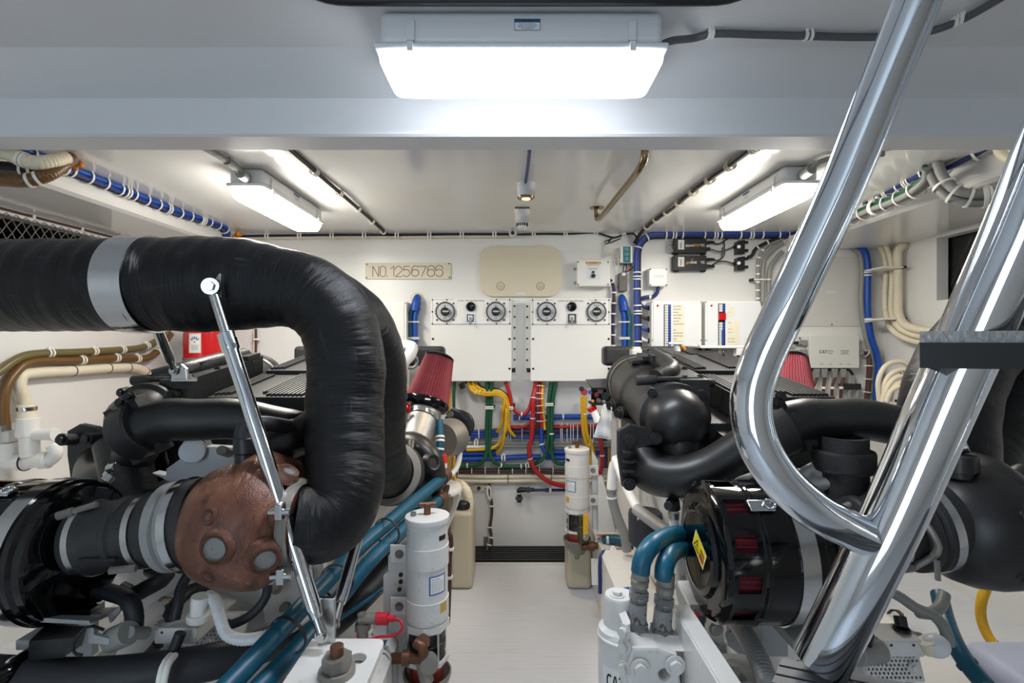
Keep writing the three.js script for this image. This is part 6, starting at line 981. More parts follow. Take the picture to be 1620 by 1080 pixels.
{ const t = thing('sea_water_flange', 'white flange plate with bronze clamp over a small pump', 'fitting'); obj(t, 'flange', lat([[0, 0], [0.075, 0], [0.078, 0.008], [0.074, 0.02], [0, 0.02]], P(704, 776, 2.3), V(0, 1, 0.15), 30), M.white); obj(t, 'neck', cyl(P(697, 770, 2.3), P(695, 760, 2.3), 0.03), M.brass); obj(t, 'pump_block', rect(684, 784, 712, 812, 2.2, 0.12, 0.01), std(0x5d564a, 0.7)); obj(t, 'pump_top', rect(686, 778, 708, 786, 2.2, 0.12, 0.01), M.plasticBlack); obj(t, 'stud', cyl(P(696, 788, 2.14), P(696, 775, 2.14), 0.01), M.zinc); obj(t, 'support', plate([[713, 780], [728, 782], [724, 800], [712, 830], [704, 850], [704, 790]].reverse(), 2.35, 0.1, 0.004), M.white); }
bundle('cable_drop', 'brown cable clipped down the side of the near fuel filter', 'cable', [[708, 838, 1.46], [714, 850, 1.46], [712, 880, 1.46], [711, 930, 1.47], [709, 985, 1.48]], [[0, 0, 0.006, M.brown]], [0.2, 0.5]);
// white leads with red boots by the pump
for (const [p, lb] of [[[[727, 704, 2.33], [727, 722, 2.32], [722, 740, 2.3], [712, 752, 2.28], [702, 758, 2.26]], 'long white battery lead with red boot below the tan pump'], [[[701, 724, 2.2], [703, 738, 2.2], [700, 746, 2.2]], 'short white battery lead with red boot beside the volute']]) { const t = thing('battery_lead', lb, 'cable'), a = asV(p[0]), b = asV(p[1]); obj(t, 'lead', sweep(p, 0.0125, { k: 12 }), M.pvc); obj(t, 'red_boot', cyl(a.clone().lerp(b, -0.35), a.clone().lerp(b, 0.55), 0.018), std(0xd0322c, 0.4)); }
bundle('power_cable', 'pair of yellow cables rising beside the white battery lead', 'cable', [[712, 770, 2.45], [708, 745, 2.42], [709, 720, 2.40]], [[0, 0, 0.010, M.yellow], [0, 0.026, 0.010, M.yellow]], []);
bundle('coolant_tube', 'slim dark blue tube dropping from cone filter base', 'tube', [[695, 664, 2.10], [696, 685, 2.08], [696, 705, 2.06], [693, 725, 2.05]], [[0, 0, 0.016, M.teal]], [0.45, 0.55, 0.75], { tie: M.tie });
// blue coolant hoses and the fat black hose on the port side
for (const [o, lb] of [[0, 'upper of two thick blue hoses running beside the port engine'], [1, 'lower of two thick blue hoses running beside the port engine']]) {
  const pts = o ? [[696, 791, 1.90], [665, 810, 1.72], [634, 840, 1.56], [588, 885, 1.40], [532, 952, 1.22], [478, 1016, 1.08], [424, 1074, 0.98], [380, 1118, 0.92]] : [[702, 754, 1.95], [668, 782, 1.74], [620, 822, 1.54], [566, 868, 1.38], [510, 926, 1.20], [450, 990, 1.06], [394, 1050, 0.97], [350, 1096, 0.91]];
  const t = thing('coolant_hose', lb, 'hose'), c = curveOf(pts); obj(t, 'hose', sweep(c, 0.0205, { k: 16 }), M.teal); const a = c.getPointAt(0), q = c.getTangentAt(0); obj(t, 'end_fitting', cyl(a.clone().addScaledVector(q, -0.03), a.clone().addScaledVector(q, 0.02), 0.026), M.brass);
  for (const u of o ? [] : [0.44, 0.68, 0.86]) { const p = c.getPointAt(u).add(V(0.014, -0.012, 0)); obj(t, 'cable_tie', ring(p, c.getTangentAt(u), 0.041, 0.007, 0.002, 20), M.ink); }
}
{ const t = thing('air_hose', 'fat dull black hose sweeping under the blue hoses', 'hose'); obj(t, 'hose', sweep([[640, 858, 1.64], [616, 896, 1.54], [576, 940, 1.43], [526, 984, 1.31], [450, 1008, 1.17], [360, 1040, 1.08], [240, 1062, 1.02], [120, 1072, 0.99], [-60, 1066, 0.98]], 0.036, { k: 20 }), M.hoseBlack); 
  const w = thing('hose_strap', 'thin white strap around the fat black hose', 'strap'); obj(w, 'strap', [sweep([[270, 1036, 1.0], [258, 1052, 0.97], [252, 1076, 0.96], [250, 1100, 0.97]], 0.006, { k: 8 }), sweep([[277, 1036, 1.0], [266, 1052, 0.97], [260, 1076, 0.96], [258, 1100, 0.97]], 0.006, { k: 8 })], M.tie); }
bundle('coolant_tube', 'thin teal tube between the black hose and struts', 'tube', [[640, 900, 1.50], [600, 935, 1.42], [550, 970, 1.3], [500, 1000, 1.16], [450, 1030, 1.08]], [[0, 0, 0.006, M.teal]], []);

// ================================================================ starboard near corner: oil filter, hoses
{
  const t = thing('oil_filter', 'white CAT oil filter with bolted white head casting', 'filter'), d = 1.08, c = P(986, 1000, d);
  obj(t, 'canister', lat([[0, -0.012], [0.046, -0.012], [0.050, -0.008], [0.053, 0.006], [0.053, 0.24], [0.046, 0.26], [0, 0.26]], c, V(0, -1, 0), 44), M.white); obj(t, 'rim', torus(c.clone().add(V(0, -0.002, 0)), Yp, 0.0515, 0.004, 40, 8), M.white);
  const cap = obj(t, 'head', lat([[0, 0.082], [0.030, 0.082], [0.033, 0.076], [0.034, 0.02], [0.044, 0.012], [0.046, 0], [0, 0]], c.clone().add(V(-0.008, 0, 0)), Yp, 30), M.white); obj(cap, 'hex_plug', hexbolt(c.clone().add(V(-0.014, 0.082, 0.004)), Yp, 0.011, 0.009), M.white);
  const tx = canvasTex(256, 128, (x) => { x.fillStyle = '#e4e3df'; x.fillRect(0, 0, 256, 128); x.fillStyle = '#17181a'; x.font = 'bold 92px sans-serif'; x.textAlign = 'center'; x.fillText('CAT', 128, 98); });
  const n = 10, pos = [], uv = [], idx = []; for (let i = 0; i <= n; i++) { const a = -1.12 + 1.15 * i / n; for (const [h, v] of [[0.050, 1], [0.104, 0]]) { pos.push(c.x + Math.sin(a) * 0.0534, c.y - h, c.z + Math.cos(a) * 0.0534); uv.push(i / n, v); } } for (let i = 0; i < n; i++) { const k = i * 2; idx.push(k, k + 1, k + 2, k + 1, k + 3, k + 2); }
  const g = new THREE.BufferGeometry(); g.setAttribute('position', new THREE.Float32BufferAttribute(pos, 3)); g.setAttribute('uv', new THREE.Float32BufferAttribute(uv, 2)); g.setIndex(idx); g.computeVertexNormals(); obj(t, 'lettering', g, std(0xffffff, 0.4, 0, { map: tx }));
  const b = thing('filter_manifold', 'white bolted manifold block under two corroded hose fittings', 'manifold');
  obj(b, 'block', hexa([[992, 1028, 1.0], [1082, 1030, 1.0], [1082, 1006, 1.03], [996, 1000, 1.03]], [[996, 1020, 1.12], [1076, 1022, 1.12], [1070, 984, 1.12], [992, 982, 1.12]]), M.white);
  obj(b, 'front_plate', plate([[1000, 1024], [1040, 1024], [1072, 1036], [1080, 1100], [1000, 1100], [990, 1060]].reverse(), 0.99, 0.06, 0.006, [[1052, 1068, 9]]), M.white);
  for (const [x, y] of [[1012, 1057], [1068, 1052], [988, 998], [989, 1021], [988, 1056]]) { const r = x > 1000 ? 0.013 : 0.010; obj(b, 'bolt', hexbolt(P(x, y, x > 1000 ? 0.985 : 1.0), V(x > 1000 ? 0 : -1, 0, 1), r, 0.012), M.white); }
  obj(b, 'side_flange', plate([[987, 990], [998, 985], [998, 1100], [986, 1100]].reverse(), 1.0, 0.05, 0.004), M.white);
  const fit = (x, dy, lb, pts) => {
    const f = thing('hose_fitting', lb, 'fitting'), s = (y0, y1, r0, r1, hex) => { const a = P(x + (1000 + dy - y0) * 0.08, y0, 1.05), e = P(x + (1000 + dy - y1) * 0.08, y1, 1.05); return hex ? turned(new THREE.CylinderGeometry(r0, r0, a.distanceTo(e), 6), a.clone().lerp(e, 0.5), e.clone().sub(a)) : cyl(a, e, r0, r1, 24); };
    obj(f, 'base_nut', s(1000 + dy, 985 + dy, 0.0245, 0.0245, 1), M.corroded); obj(f, 'body', s(986 + dy, 955 + dy, 0.0195, 0.0185), M.corroded); obj(f, 'neck', s(956 + dy, 950 + dy, 0.0155, 0.0155), M.corroded); obj(f, 'collar', s(951 + dy, 937 + dy, 0.0205, 0.0205, 1), M.corroded); obj(f, 'ring', s(938 + dy, 930 + dy, 0.0155, 0.0165), M.corroded); obj(f, 'crimp', s(931 + dy, 899 + dy, 0.0182, 0.0178), M.zinc); obj(f, 'crimp_ring', s(922 + dy, 918 + dy, 0.0192, 0.0192), M.zinc);
    const h = thing('coolant_hose', pts[0], 'hose'); obj(h, 'hose', sweep(pts[1], 0.0195, { k: 18, step: 0.01 }), std(0x0b566e, 0.38));
  };
  fit(1006, -4, 'corroded hose fitting on the manifold beside the CAT filter', ['outer blue hose arching from corroded fitting behind the drum', [[1013, 905, 1.05], [1016, 886, 1.05], [1026, 868, 1.06], [1046, 852, 1.11], [1075, 844, 1.2], [1110, 846, 1.31], [1140, 858, 1.36]]]);
  fit(1046, 6, 'corroded hose fitting on the manifold nearer the drum', ['inner blue hose arching from corroded fitting behind the drum', [[1050, 915, 1.05], [1051, 898, 1.05], [1058, 880, 1.08], [1074, 868, 1.16], [1100, 866, 1.28], [1130, 874, 1.35]]]);
}
{ const t = thing('bed_plate', 'upright white steel plate right of the bolted manifold', 'plate'); obj(t, 'plate', box(0.345, 0.50, -0.93, 0.010, 0.33, 0.30, 0.002), M.white); obj(t, 'flange', box(0.36, 0.665, -0.93, 0.035, 0.008, 0.30, 0.002), M.white);
  const u = thing('channel_bracket', 'white channel bracket with printed label under the slotted drum', 'bracket'); obj(u, 'channel', hexa([[1092, 964, 1.12], [1118, 964, 1.12], [1118, 956, 1.12], [1092, 956, 1.12]], [[1072, 925, 1.24], [1098, 925, 1.24], [1098, 918, 1.24], [1072, 918, 1.24]]), M.white); obj(u, 'web', plate([[1094, 956], [1118, 956], [1118, 985], [1094, 985]].reverse(), 1.13, 0.012, 0.001), M.white);
  const v = thing('wire_loom', 'red and dark blue wires with lug inside the channel bracket', 'wires'); obj(v, 'red_wire', sweep([[1098, 968, 1.10], [1104, 974, 1.09], [1102, 986, 1.09], [1092, 992, 1.09]], 0.005), M.red); obj(v, 'blue_wire', sweep([[1090, 985, 1.12], [1092, 1000, 1.11], [1096, 1016, 1.10]], 0.006), M.teal); obj(v, 'lug', cyl([1106, 968, 1.10], [1103, 1000, 1.10], 0.014), M.greyDark); }
bundle('ribbed_hose', 'white ribbed hose dropping from under the slotted drum', 'hose', [[1160, 978, 1.20], [1172, 992, 1.16], [1186, 1016, 1.10], [1202, 1046, 1.05], [1216, 1085, 1.0]], [[0, 0, 0.021, M.greyPaint]], [], { k: 14, step: 0.0025, rf: corr(0.008, 0.04) });
bundle('ribbed_hose', 'white ribbed hose between elbow pipe and slotted drum', 'hose', [[1008, 806, 1.66], [1024, 818, 1.60], [1044, 832, 1.54], [1066, 846, 1.48], [1090, 862, 1.42]], [[0, 0, 0.019, M.greyPaint]], [], { k: 14, step: 0.0025, rf: corr(0.007, 0.04) });
bundle('coolant_pipe', 'smooth white pipe running down below elbow flange', 'pipe', [[974, 724, 1.86], [984, 752, 1.80], [998, 784, 1.74], [1012, 812, 1.68], [1016, 822, 1.66]], [[0, 0, 0.017, M.pvc]], [0.85], { k: 14, tie: M.plastic });
bundle('coolant_pipe', 'stained white pipe elbow joined to grey hose', 'pipe', [[976, 728, 1.98], [972, 732, 1.98], [969, 748, 1.98], [967, 776, 1.98]], [[0, 0, 0.0185, M.pvc]], [0.97], { k: 14, tie: M.zinc });
bundle('coolant_pipe', 'grey hose falling behind the right engine bed', 'hose', [[967, 776, 1.98], [970, 796, 1.98], [977, 818, 1.98], [988, 846, 1.98], [992, 870, 1.99]], [[0, 0, 0.0185, M.greyCable]], [0.1], { k: 14 });
{ const t = thing('dark_canister', 'dark grey canister hanging beside the white ribbed hose', 'canister'); obj(t, 'body', lat([[0, 0], [0.052, 0], [0.054, 0.01], [0.054, 0.1], [0.046, 0.112], [0, 0.114]], P(1020, 808, 1.70), V(0, -1, 0), 28), std(0x2f3236, 0.4)); obj(t, 'pipe', cyl([1008, 862, 1.7], [1012, 900, 1.7], 0.013), M.pvc);
  const u = thing('drain_pipe', 'vertical white pipe with steel clamp left of the drum', 'pipe'); obj(u, 'pipe', cyl([1066, 806, 1.38], [1069, 920, 1.38], 0.0125), M.pvc); obj(u, 'clamp', ring(P(1066, 815, 1.38), Yp, 0.0126, 0.016, 0.002), M.steel); obj(u, 'fitting', [cyl([1066, 806, 1.38], [1064, 790, 1.38], 0.018), cyl([1064, 798, 1.37], [1057, 800, 1.34], 0.012)], M.plasticBlack); }
bundle('blue_water_line', 'blue tube looping over the right engine bed end', 'tube', [[949, 938, 2.03], [949, 920, 2.03], [949.5, 885, 2.03], [953, 874, 2.04], [962, 871.5, 2.06], [985, 871, 2.07], [994, 876, 2.07], [998, 890, 2.06]], [[0, 0, 0.0075, M.blueDark]], [], { step: 0.01, mounts: [0.68] });
bundle('blue_water_line', 'short blue tube beside the CAT filter head', 'tube', [[976, 952, 1.55], [979, 940, 1.55], [988, 934, 1.55], [1004, 932, 1.55]], [[0, 0, 0.009, M.blue]], [], { step: 0.008 });
{ const t = thing('pump_switch', 'flat white box on aisle face of right engine bed', 'box'); obj(t, 'box', hexa([[936, 925, 2.14], [950, 925, 2.10], [950, 884, 2.10], [935, 883, 2.14]], [[944, 922, 2.2], [953, 922, 2.2], [953, 884, 2.2], [944, 884, 2.2]]), M.white); }
{ // electrical tray at the right engine's far corner
  const t = thing('relay_tray', 'black tray of relays and red terminals beside starboard cabinet', 'electronics'); obj(t, 'roof', hexa([[928, 603, 2.50], [968, 601, 2.50], [966, 598, 2.50], [926, 600, 2.50]], [[937, 616, 2.32], [972, 616, 2.32], [972, 613, 2.32], [937, 613, 2.32]].map(([x, y, d]) => [x, y, d])), M.plasticBlack);
  obj(t, 'back_plate', rect(936, 614, 970, 640, 2.46, 0.02, 0.002), M.ink); for (const [x, y, m, w] of [[924, 620, M.red, 7], [944, 624, M.red, 5], [934, 620, M.blue, 4], [950, 618, M.zinc, 6], [957, 626, M.plasticBlack, 8], [947, 633, M.zinc, 5], [963, 618, M.plasticBlack, 6], [938, 634, M.yellow, 3], [955, 635, M.castAlu, 4], [920, 615, M.ink, 5]]) obj(t, 'relay', cyl(P(x, y, 2.46), P(x, y, 2.40), w * 0.003 * 0.8), m);
  obj(t, 'tray_floor', rect(936, 638, 970, 641, 2.36, 0.11, 0.001), M.ink);
  const u = thing('capped_pipe', 'white pipe stub with red cap under the relay tray', 'pipe'); obj(u, 'pipe', sweep([[938, 648, 2.38], [942, 656, 2.37], [946, 668, 2.36]], 0.017), M.pvc); obj(u, 'cap', cyl([935, 643, 2.38], [938, 649, 2.38], 0.022), M.redPaint);
  const v = thing('paper_tag', 'wrinkled paper instruction tag hanging beside the aftercooler', 'tag'); const tx = canvasTex(160, 256, (x) => { x.fillStyle = '#d8d8d4'; x.fillRect(0, 0, 160, 256); x.fillStyle = '#555'; x.font = '11px sans-serif'; for (let i = 0; i < 18; i++) x.fillText('engine operation and service note', 8, 22 + i * 13); x.font = 'bold 16px sans-serif'; x.fillText('IMPORTANT', 40, 250); });
  const cs = [[938, 691, 1.90], [967, 695, 1.86], [968, 644, 1.84], [956, 638, 1.88]].map(asV), nx = 8, ny = 10, pos = [], uv = [], idx = []; for (let j = 0; j <= ny; j++) for (let i = 0; i <= nx; i++) { const a = i / nx, b = j / ny, p = cs[0].clone().multiplyScalar((1 - a) * (1 - b)).addScaledVector(cs[1], a * (1 - b)).addScaledVector(cs[2], a * b).addScaledVector(cs[3], (1 - a) * b); p.z += 0.006 * Math.sin(a * 9 + b * 5) + 0.004 * Math.sin(b * 13); pos.push(p.x, p.y, p.z); uv.push(a, b); } for (let j = 0; j < ny; j++) for (let i = 0; i < nx; i++) { const k = j * (nx + 1) + i; idx.push(k, k + 1, k + nx + 1, k + 1, k + nx + 2, k + nx + 1); } const g = new THREE.BufferGeometry(); g.setAttribute('position', new THREE.Float32BufferAttribute(pos, 3)); g.setAttribute('uv', new THREE.Float32BufferAttribute(uv, 2)); g.setIndex(idx); g.computeVertexNormals(); obj(v, 'sheet', g, std(0xffffff, 0.8, 0, { map: tx, side: THREE.DoubleSide })); }
{ // white plastic bits on the right rail
  const t = thing('sensor_block', 'cream ribbed plastic sensor block on the engine rail', 'sensor'); obj(t, 'block', rect(1000, 552, 1016, 564, 2.45, 0.06, 0.006), M.panel); obj(t, 'cap', rect(1002, 548.5, 1014, 552.5, 2.46, 0.04, 0.004), M.cream);
  const u = thing('white_tray', 'thin white tray on legs above the ridged covers', 'tray'); obj(u, 'top', rect(1108, 547, 1178, 551, 2.38, 0.16, 0.003), M.white); obj(u, 'skirt', rect(1108, 551, 1176, 562, 2.5, 0.01, 0.002), M.white); for (const x of [1112, 1136, 1160]) obj(u, 'leg', rect(x, 551, x + 5, 564, 2.40, 0.02, 0.002), M.white);
  const v = thing('orange_lead', 'orange lead with white plug on the engine rail', 'cable'); obj(v, 'lead', sweep([[1073, 546, 2.42], [1079, 548, 2.42], [1084, 556, 2.42], [1085, 566, 2.42]], 0.009), M.orange); obj(v, 'plug', [cyl([1070, 545, 2.42], [1072, 556, 2.42], 0.015), rect(1058, 541, 1080, 545, 2.40, 0.04, 0.003)], M.plastic);
  const w = thing('breather_pipe', 'curved white pipe at the far end of port engine', 'pipe'); obj(w, 'pipe', sweep([[642, 546, 2.50], [652, 550, 2.40], [648, 562, 2.34], [638, 574, 2.3], [634, 600, 2.3]], 0.028, { k: 16 }), M.pvc); obj(w, 'ring_mount', torus([650, 572, 2.42], V(0.3, 0, 1), 0.03, 0.008), M.castAlu);
  const z = thing('battery_terminal', 'red and blue terminal covers beside the far volute', 'terminal'); obj(z, 'red_cover', [cyl([640, 648, 2.05], [647, 645, 2.05], 0.012), cyl([646, 652, 2.05], [648, 638, 2.05], 0.006)], M.redPaint); obj(z, 'blue_cover', cyl([641, 631, 2.1], [641, 625, 2.1], 0.011), M.blue); obj(z, 'lug', cyl([643, 655, 2.04], [643, 663, 2.04], 0.007), M.steel); }

// ================================================================ port side lower clutter
function perforated(x0, x1, y0, y1, d, tiltX) {
  const a = P(x0, y0, d), b = P(x1, y1, d), sh = new THREE.Shape([[a.x, b.y], [b.x, b.y], [b.x, a.y], [a.x, a.y]].map(([x, y]) => new THREE.Vector2(x, y)));
  let row = 0; for (let y = b.y + 0.008; y < a.y - 0.006; y += 0.0078, row++) for (let x = a.x + 0.008 + (row % 2) * 0.0045; x < b.x - 0.006; x += 0.009) { const h = new THREE.Path(); h.absarc(x, y, 0.0029, 0, Math.PI * 2); sh.holes.push(h); }
  const g0 = new THREE.ExtrudeGeometry(sh, { depth: 0.003, bevelEnabled: false, curveSegments: 3 }), w = b.x - a.x, hh = a.y - b.y, X = (a.x + b.x) / 2, Y = (a.y + b.y) / 2;
  const g = merge([g0, box(X, b.y, -0.03, w, 0.003, 0.06, 0), box(X, a.y, -0.03, w, 0.003, 0.06, 0), box(a.x, Y, -0.03, 0.003, hh, 0.06, 0), box(b.x, Y, -0.03, 0.003, hh, 0.06, 0), box(X, Y, -0.06, w, hh, 0.003, 0)]), cx = (a.x + b.x) / 2, cy = (a.y + b.y) / 2; return g.translate(-cx, -cy, 0).rotateX(tiltX).translate(cx, cy, -d);  // unseen sides and back, added so the holes fall into shade
}
function valveBlock(label, x0, y0, x1, y1, d) {
  const t = thing('shift_valve', label, 'valve'), w = x1 - x0; obj(t, 'block', rect(x0, y0, x1, y1, d, 0.07, 0.004), M.white); obj(t, 'top_plate', rect(x0 + w * 0.05, y0 - 6, x1 - w * 0.05, y0, d + 0.02, 0.05, 0.003), M.white);
  for (const u of [0.2, 0.72]) obj(t, 'hole', cyl(P(x0 + w * u, y0 + 6, d - 0.0002), P(x0 + w * u, y0 + 6, d - 0.001), 0.003), M.ink); for (const u of [0.18, 0.6, 0.85]) obj(t, 'bolt', hexbolt(P(x0 + w * u, y0 - 6, d + 0.035), Yp, 0.008, 0.008), M.white);
  obj(t, 'sensor', [cyl(P(x0 + w * 0.45, y0 - 5, d + 0.04), P(x0 + w * 0.45, y0 - 22, d + 0.04), 0.016), cyl(P(x0 + w * 0.45, y0 - 22, d + 0.04), P(x0 + w * 0.4, y0 - 40, d + 0.05), 0.012)], M.plasticBlack); for (let i = 0; i < 4; i++) obj(t, 'sensor_wire', sweep([P(x0 + w * 0.42 + i * 1.4, y0 - 38, d + 0.045), P(x0 + w * 0.38 + i * 1.5, y0 - 46, d + 0.04), P(x0 + w * 0.24 + i * 1.5, y0 - 50, d + 0.05), P(x0 + w * 0.12 + i, y0 - 44, d + 0.07)], 0.0018, { k: 5 }), [M.green, M.red, M.yellow, M.ink][i]);
  return t;
}
valveBlock('white valve block with black sensor under the rusty turbine', 243, 994, 310, 1019, 1.08);
valveBlock('white valve block with black sensor beside the ladder foot', 1396, 1014, 1464, 1040, 1.06);
{ const t = thing('perforated_guard', 'white perforated guard plate under the rusty turbine', 'guard'); obj(t, 'plate', perforated(250, 368, 978, 1048, 1.16, -0.35), M.white); for (const [x, y] of [[330, 1016], [258, 1040]]) obj(t, 'bolt', hexbolt(P(x, y, 1.14), V(0, 0.4, 1), 0.008, 0.006), M.white);
  const u = thing('perforated_guard', 'white perforated guard plate beside the ladder foot', 'guard'); obj(u, 'plate', perforated(1366, 1456, 1030, 1074, 1.10, -0.35), M.white); for (const [x, y] of [[1447, 1058]]) obj(u, 'bolt', hexbolt(P(x, y, 1.08), V(0, 0.4, 1), 0.008, 0.006), M.white); }
{ const t = thing('control_module', 'black control module on a white angle bracket', 'electronics');
  obj(t, 'bracket', hexa([[64, 984, 1.02], [142, 988, 1.0], [142, 982, 1.0], [64, 977, 1.02]], [[100, 968, 1.16], [190, 966, 1.14], [190, 960, 1.14], [100, 962, 1.16]]), M.greyPaint); obj(t, 'bracket_leg', plate([[138, 986], [148, 986], [148, 1004], [172, 1010], [172, 1020], [138, 1018]].reverse(), 1.0, 0.01, 0.001), M.greyPaint); obj(t, 'end_tab', plate([[170, 975], [189, 957], [190, 966], [174, 986]].reverse(), 1.06, 0.01, 0.001), M.greyPaint);
  obj(t, 'module', hexa([[94, 978, 1.05], [142, 976, 1.05], [144, 964, 1.05], [96, 968, 1.05]], [[118, 966, 1.16], [166, 962, 1.16], [166, 950, 1.16], [118, 954, 1.16]]), M.gloss);
  obj(t, 'plug_housing', hexa([[44, 1046, 0.98], [100, 1040, 0.98], [120, 1008, 0.97], [46, 1014, 0.97]], [[60, 1030, 1.06], [130, 1020, 1.06], [138, 990, 1.06], [72, 988, 1.06]]), M.blackSmooth); obj(t, 'plug_cable', sweep([[60, 1032, 1.02], [36, 1048, 0.99], [10, 1066, 0.96], [-30, 1085, 0.93]], 0.02, { k: 14 }), M.gloss); obj(t, 'cable_tie', ring(P(26, 1056, 0.975), V(-0.8, -0.5, 0.2), 0.0205, 0.006, 0.002), M.tie);
  const u = thing('wire_loom', 'thick black sleeved loom looping over the control module', 'cable'); obj(u, 'loom', sweep([[156, 940, 1.14], [160, 934, 1.12], [178, 938, 1.10], [200, 946, 1.08], [210, 960, 1.06], [212, 990, 1.05], [204, 1006, 1.05]], 0.017, { k: 12 }), M.hoseBlack); obj(u, 'second_loom', sweep([[240, 900, 1.2], [262, 912, 1.16], [232, 930, 1.15], [210, 940, 1.14], [190, 932, 1.14]], 0.018, { k: 12 }), M.hoseBlack);
  obj(u, 'grey_plug', [cyl([176, 1012, 1.03], [204, 1000, 1.02], 0.024), cyl([204, 1000, 1.02], [232, 1001, 1.06], 0.012)], M.greyCable); obj(u, 'thin_wire', sweep([[164, 996, 1.0], [140, 990, 0.98], [120, 1010, 0.97], [116, 1032, 0.97], [130, 1036, 0.97]], 0.003), M.ink);
  const v = thing('wire_loom', 'black sleeved wires hanging below the inlet hose', 'cable'); obj(v, 'loom', sweep([[300, 905, 1.14], [286, 930, 1.12], [282, 955, 1.10], [276, 980, 1.09]], 0.011), M.hoseBlack); obj(v, 'second_loom', sweep([[340, 922, 1.2], [300, 935, 1.16], [276, 958, 1.12], [268, 975, 1.1]], 0.014), M.hoseBlack); obj(v, 'third_loom', sweep([[250, 1018, 1.12], [236, 1035, 1.12], [214, 1054, 1.12], [200, 1060, 1.12]], 0.012), M.hoseBlack); obj(v, 'lower_strap', cyl([286, 1000, 1.05], [270, 1040, 1.04], 0.011), M.hoseBlack);
  const w = thing('ribbed_conduit', 'white ribbed conduit from a white cap under the rusty turbine', 'conduit'); obj(w, 'conduit', sweep([[330, 942, 1.12], [340, 950, 1.10], [347, 975, 1.08], [358, 1002, 1.07], [380, 1011, 1.07], [420, 1006, 1.08], [460, 992, 1.1], [490, 972, 1.14]], 0.012, { k: 12, step: 0.0025, rf: corr(0.007, 0.05) }), M.plastic); obj(w, 'white_cap', [cyl([318, 942, 1.1], [314, 972, 1.1], 0.019, 0.017), cyl([314, 970, 1.1], [313, 982, 1.1], 0.023, 0.022)], M.panel);
  const b = thing('black_arc_hose', 'thin black hose arcing from turbine to perforated guard', 'hose'); obj(b, 'hose', sweep([[424, 925, 1.14], [420, 945, 1.13], [402, 968, 1.12], [376, 984, 1.12], [352, 990, 1.12]], 0.010), M.hoseBlack);
  const n = thing('bell_cover', 'white curved cover with bolts beside the blue hoses', 'cover'); obj(n, 'cover', hexa([[420, 985, 1.22], [500, 950, 1.24], [480, 905, 1.30], [410, 925, 1.28]], [[430, 985, 1.34], [500, 960, 1.36], [490, 905, 1.4], [420, 915, 1.4]]), M.white); for (const [x, y] of [[452, 962], [438, 930]]) obj(n, 'bolt', hexbolt(P(x, y, 1.24), V(0, 0.6, 0.8), 0.010, 0.012), M.zinc); }
// starboard lower clutter
{ const t = thing('wire_loom', 'grey sleeved conduits looping under the black turbine', 'conduit'); obj(t, 'conduit', sweep([[1400, 932, 1.16], [1424, 944, 1.14], [1450, 962, 1.12], [1478, 974, 1.1], [1495, 995, 1.08], [1500, 1022, 1.07]], 0.0115, { k: 10 }), M.greyCable); obj(t, 'second_conduit', sweep([[1494, 940, 1.16], [1488, 958, 1.14], [1470, 970, 1.12], [1452, 968, 1.12]], 0.0125, { k: 10 }), M.greyCable);
  const w = thing('wrapped_plug', 'white cloth wrapped plug on the starboard valve block', 'plug'); obj(w, 'cloth', new THREE.SphereGeometry(0.026, 18, 14).scale(1.05, 0.9, 0.9).translate(P(1480, 1021, 1.06).x, P(0, 1021, 1.06).y, -1.06), M.plastic); obj(w, 'neck', cyl([1464, 1012, 1.06], [1474, 1030, 1.06], 0.017), M.creamHose);
  const g = thing('grey_plug', 'grey screw plug with black lead beside ladder foot', 'plug'); obj(g, 'plug', [cyl([1352, 1034, 1.02], [1390, 1030, 1.06], 0.023)], M.greyCable); obj(g, 'lead', sweep([[1372, 1020, 1.02], [1376, 1000, 1.04], [1370, 985, 1.06], [1362, 978, 1.08]], 0.008), M.ink);
  const b = thing('coolant_hose', 'blue hose falling behind the wrapped plug', 'hose'); obj(b, 'hose', sweep([[1486, 940, 1.26], [1496, 980, 1.2], [1512, 1020, 1.14], [1532, 1052, 1.10], [1560, 1085, 1.06]], 0.0185, { k: 14 }), M.teal); obj(b, 'cable_tie', ring(P(1530, 1050, 1.103), V(0.5, -0.75, 0.3), 0.019, 0.006, 0.002), M.ink);
  const k = thing('block_bracket', 'grey bracket with bolts under the steel drum band', 'bracket'); obj(k, 'plate', plate([[1150, 985], [1205, 990], [1262, 1000], [1262, 1060], [1200, 1060], [1150, 1020]].reverse(), 1.24, 0.02, 0.003), M.greyPaint); for (const [x, y] of [[1132, 994], [1158, 1004], [1246, 1038], [1215, 1024]]) obj(k, 'bolt', hexbolt(P(x, y, 1.235), Zp, 0.012, 0.012), M.greyPaint); obj(k, 'slotted_tab', plate([[1217, 1002], [1228, 1004], [1226, 1034], [1217, 1030]].reverse(), 1.16, 0.01, 0.001), M.plasticBlack); }
bundle('drain_hose', 'yellow hose hanging outboard of the black turbine', 'hose', [[1560, 930, 1.75], [1553, 950, 1.75], [1552, 975, 1.75], [1562, 1004, 1.73], [1578, 1024, 1.70], [1600, 1034, 1.66]], [[0, 0, 0.0155, M.yellow]], [], { k: 14 });
{ const t = thing('hose_clamp', 'small brown clamp on the lower end of yellow hose', 'clamp'); obj(t, 'clamp', ring(P(1578, 1024, 1.70), V(0.7, -0.6, 0.3), 0.0158, 0.02, 0.003), M.brass);
  const u = thing('grey_tank', 'pale lavender grey plastic tank low on starboard side', 'tank'); obj(u, 'body', box(1.64, 0.135, -1.42, 0.36, 0.25, 0.5, 0.05, 4), std(0xaab0c4, 0.4)); }

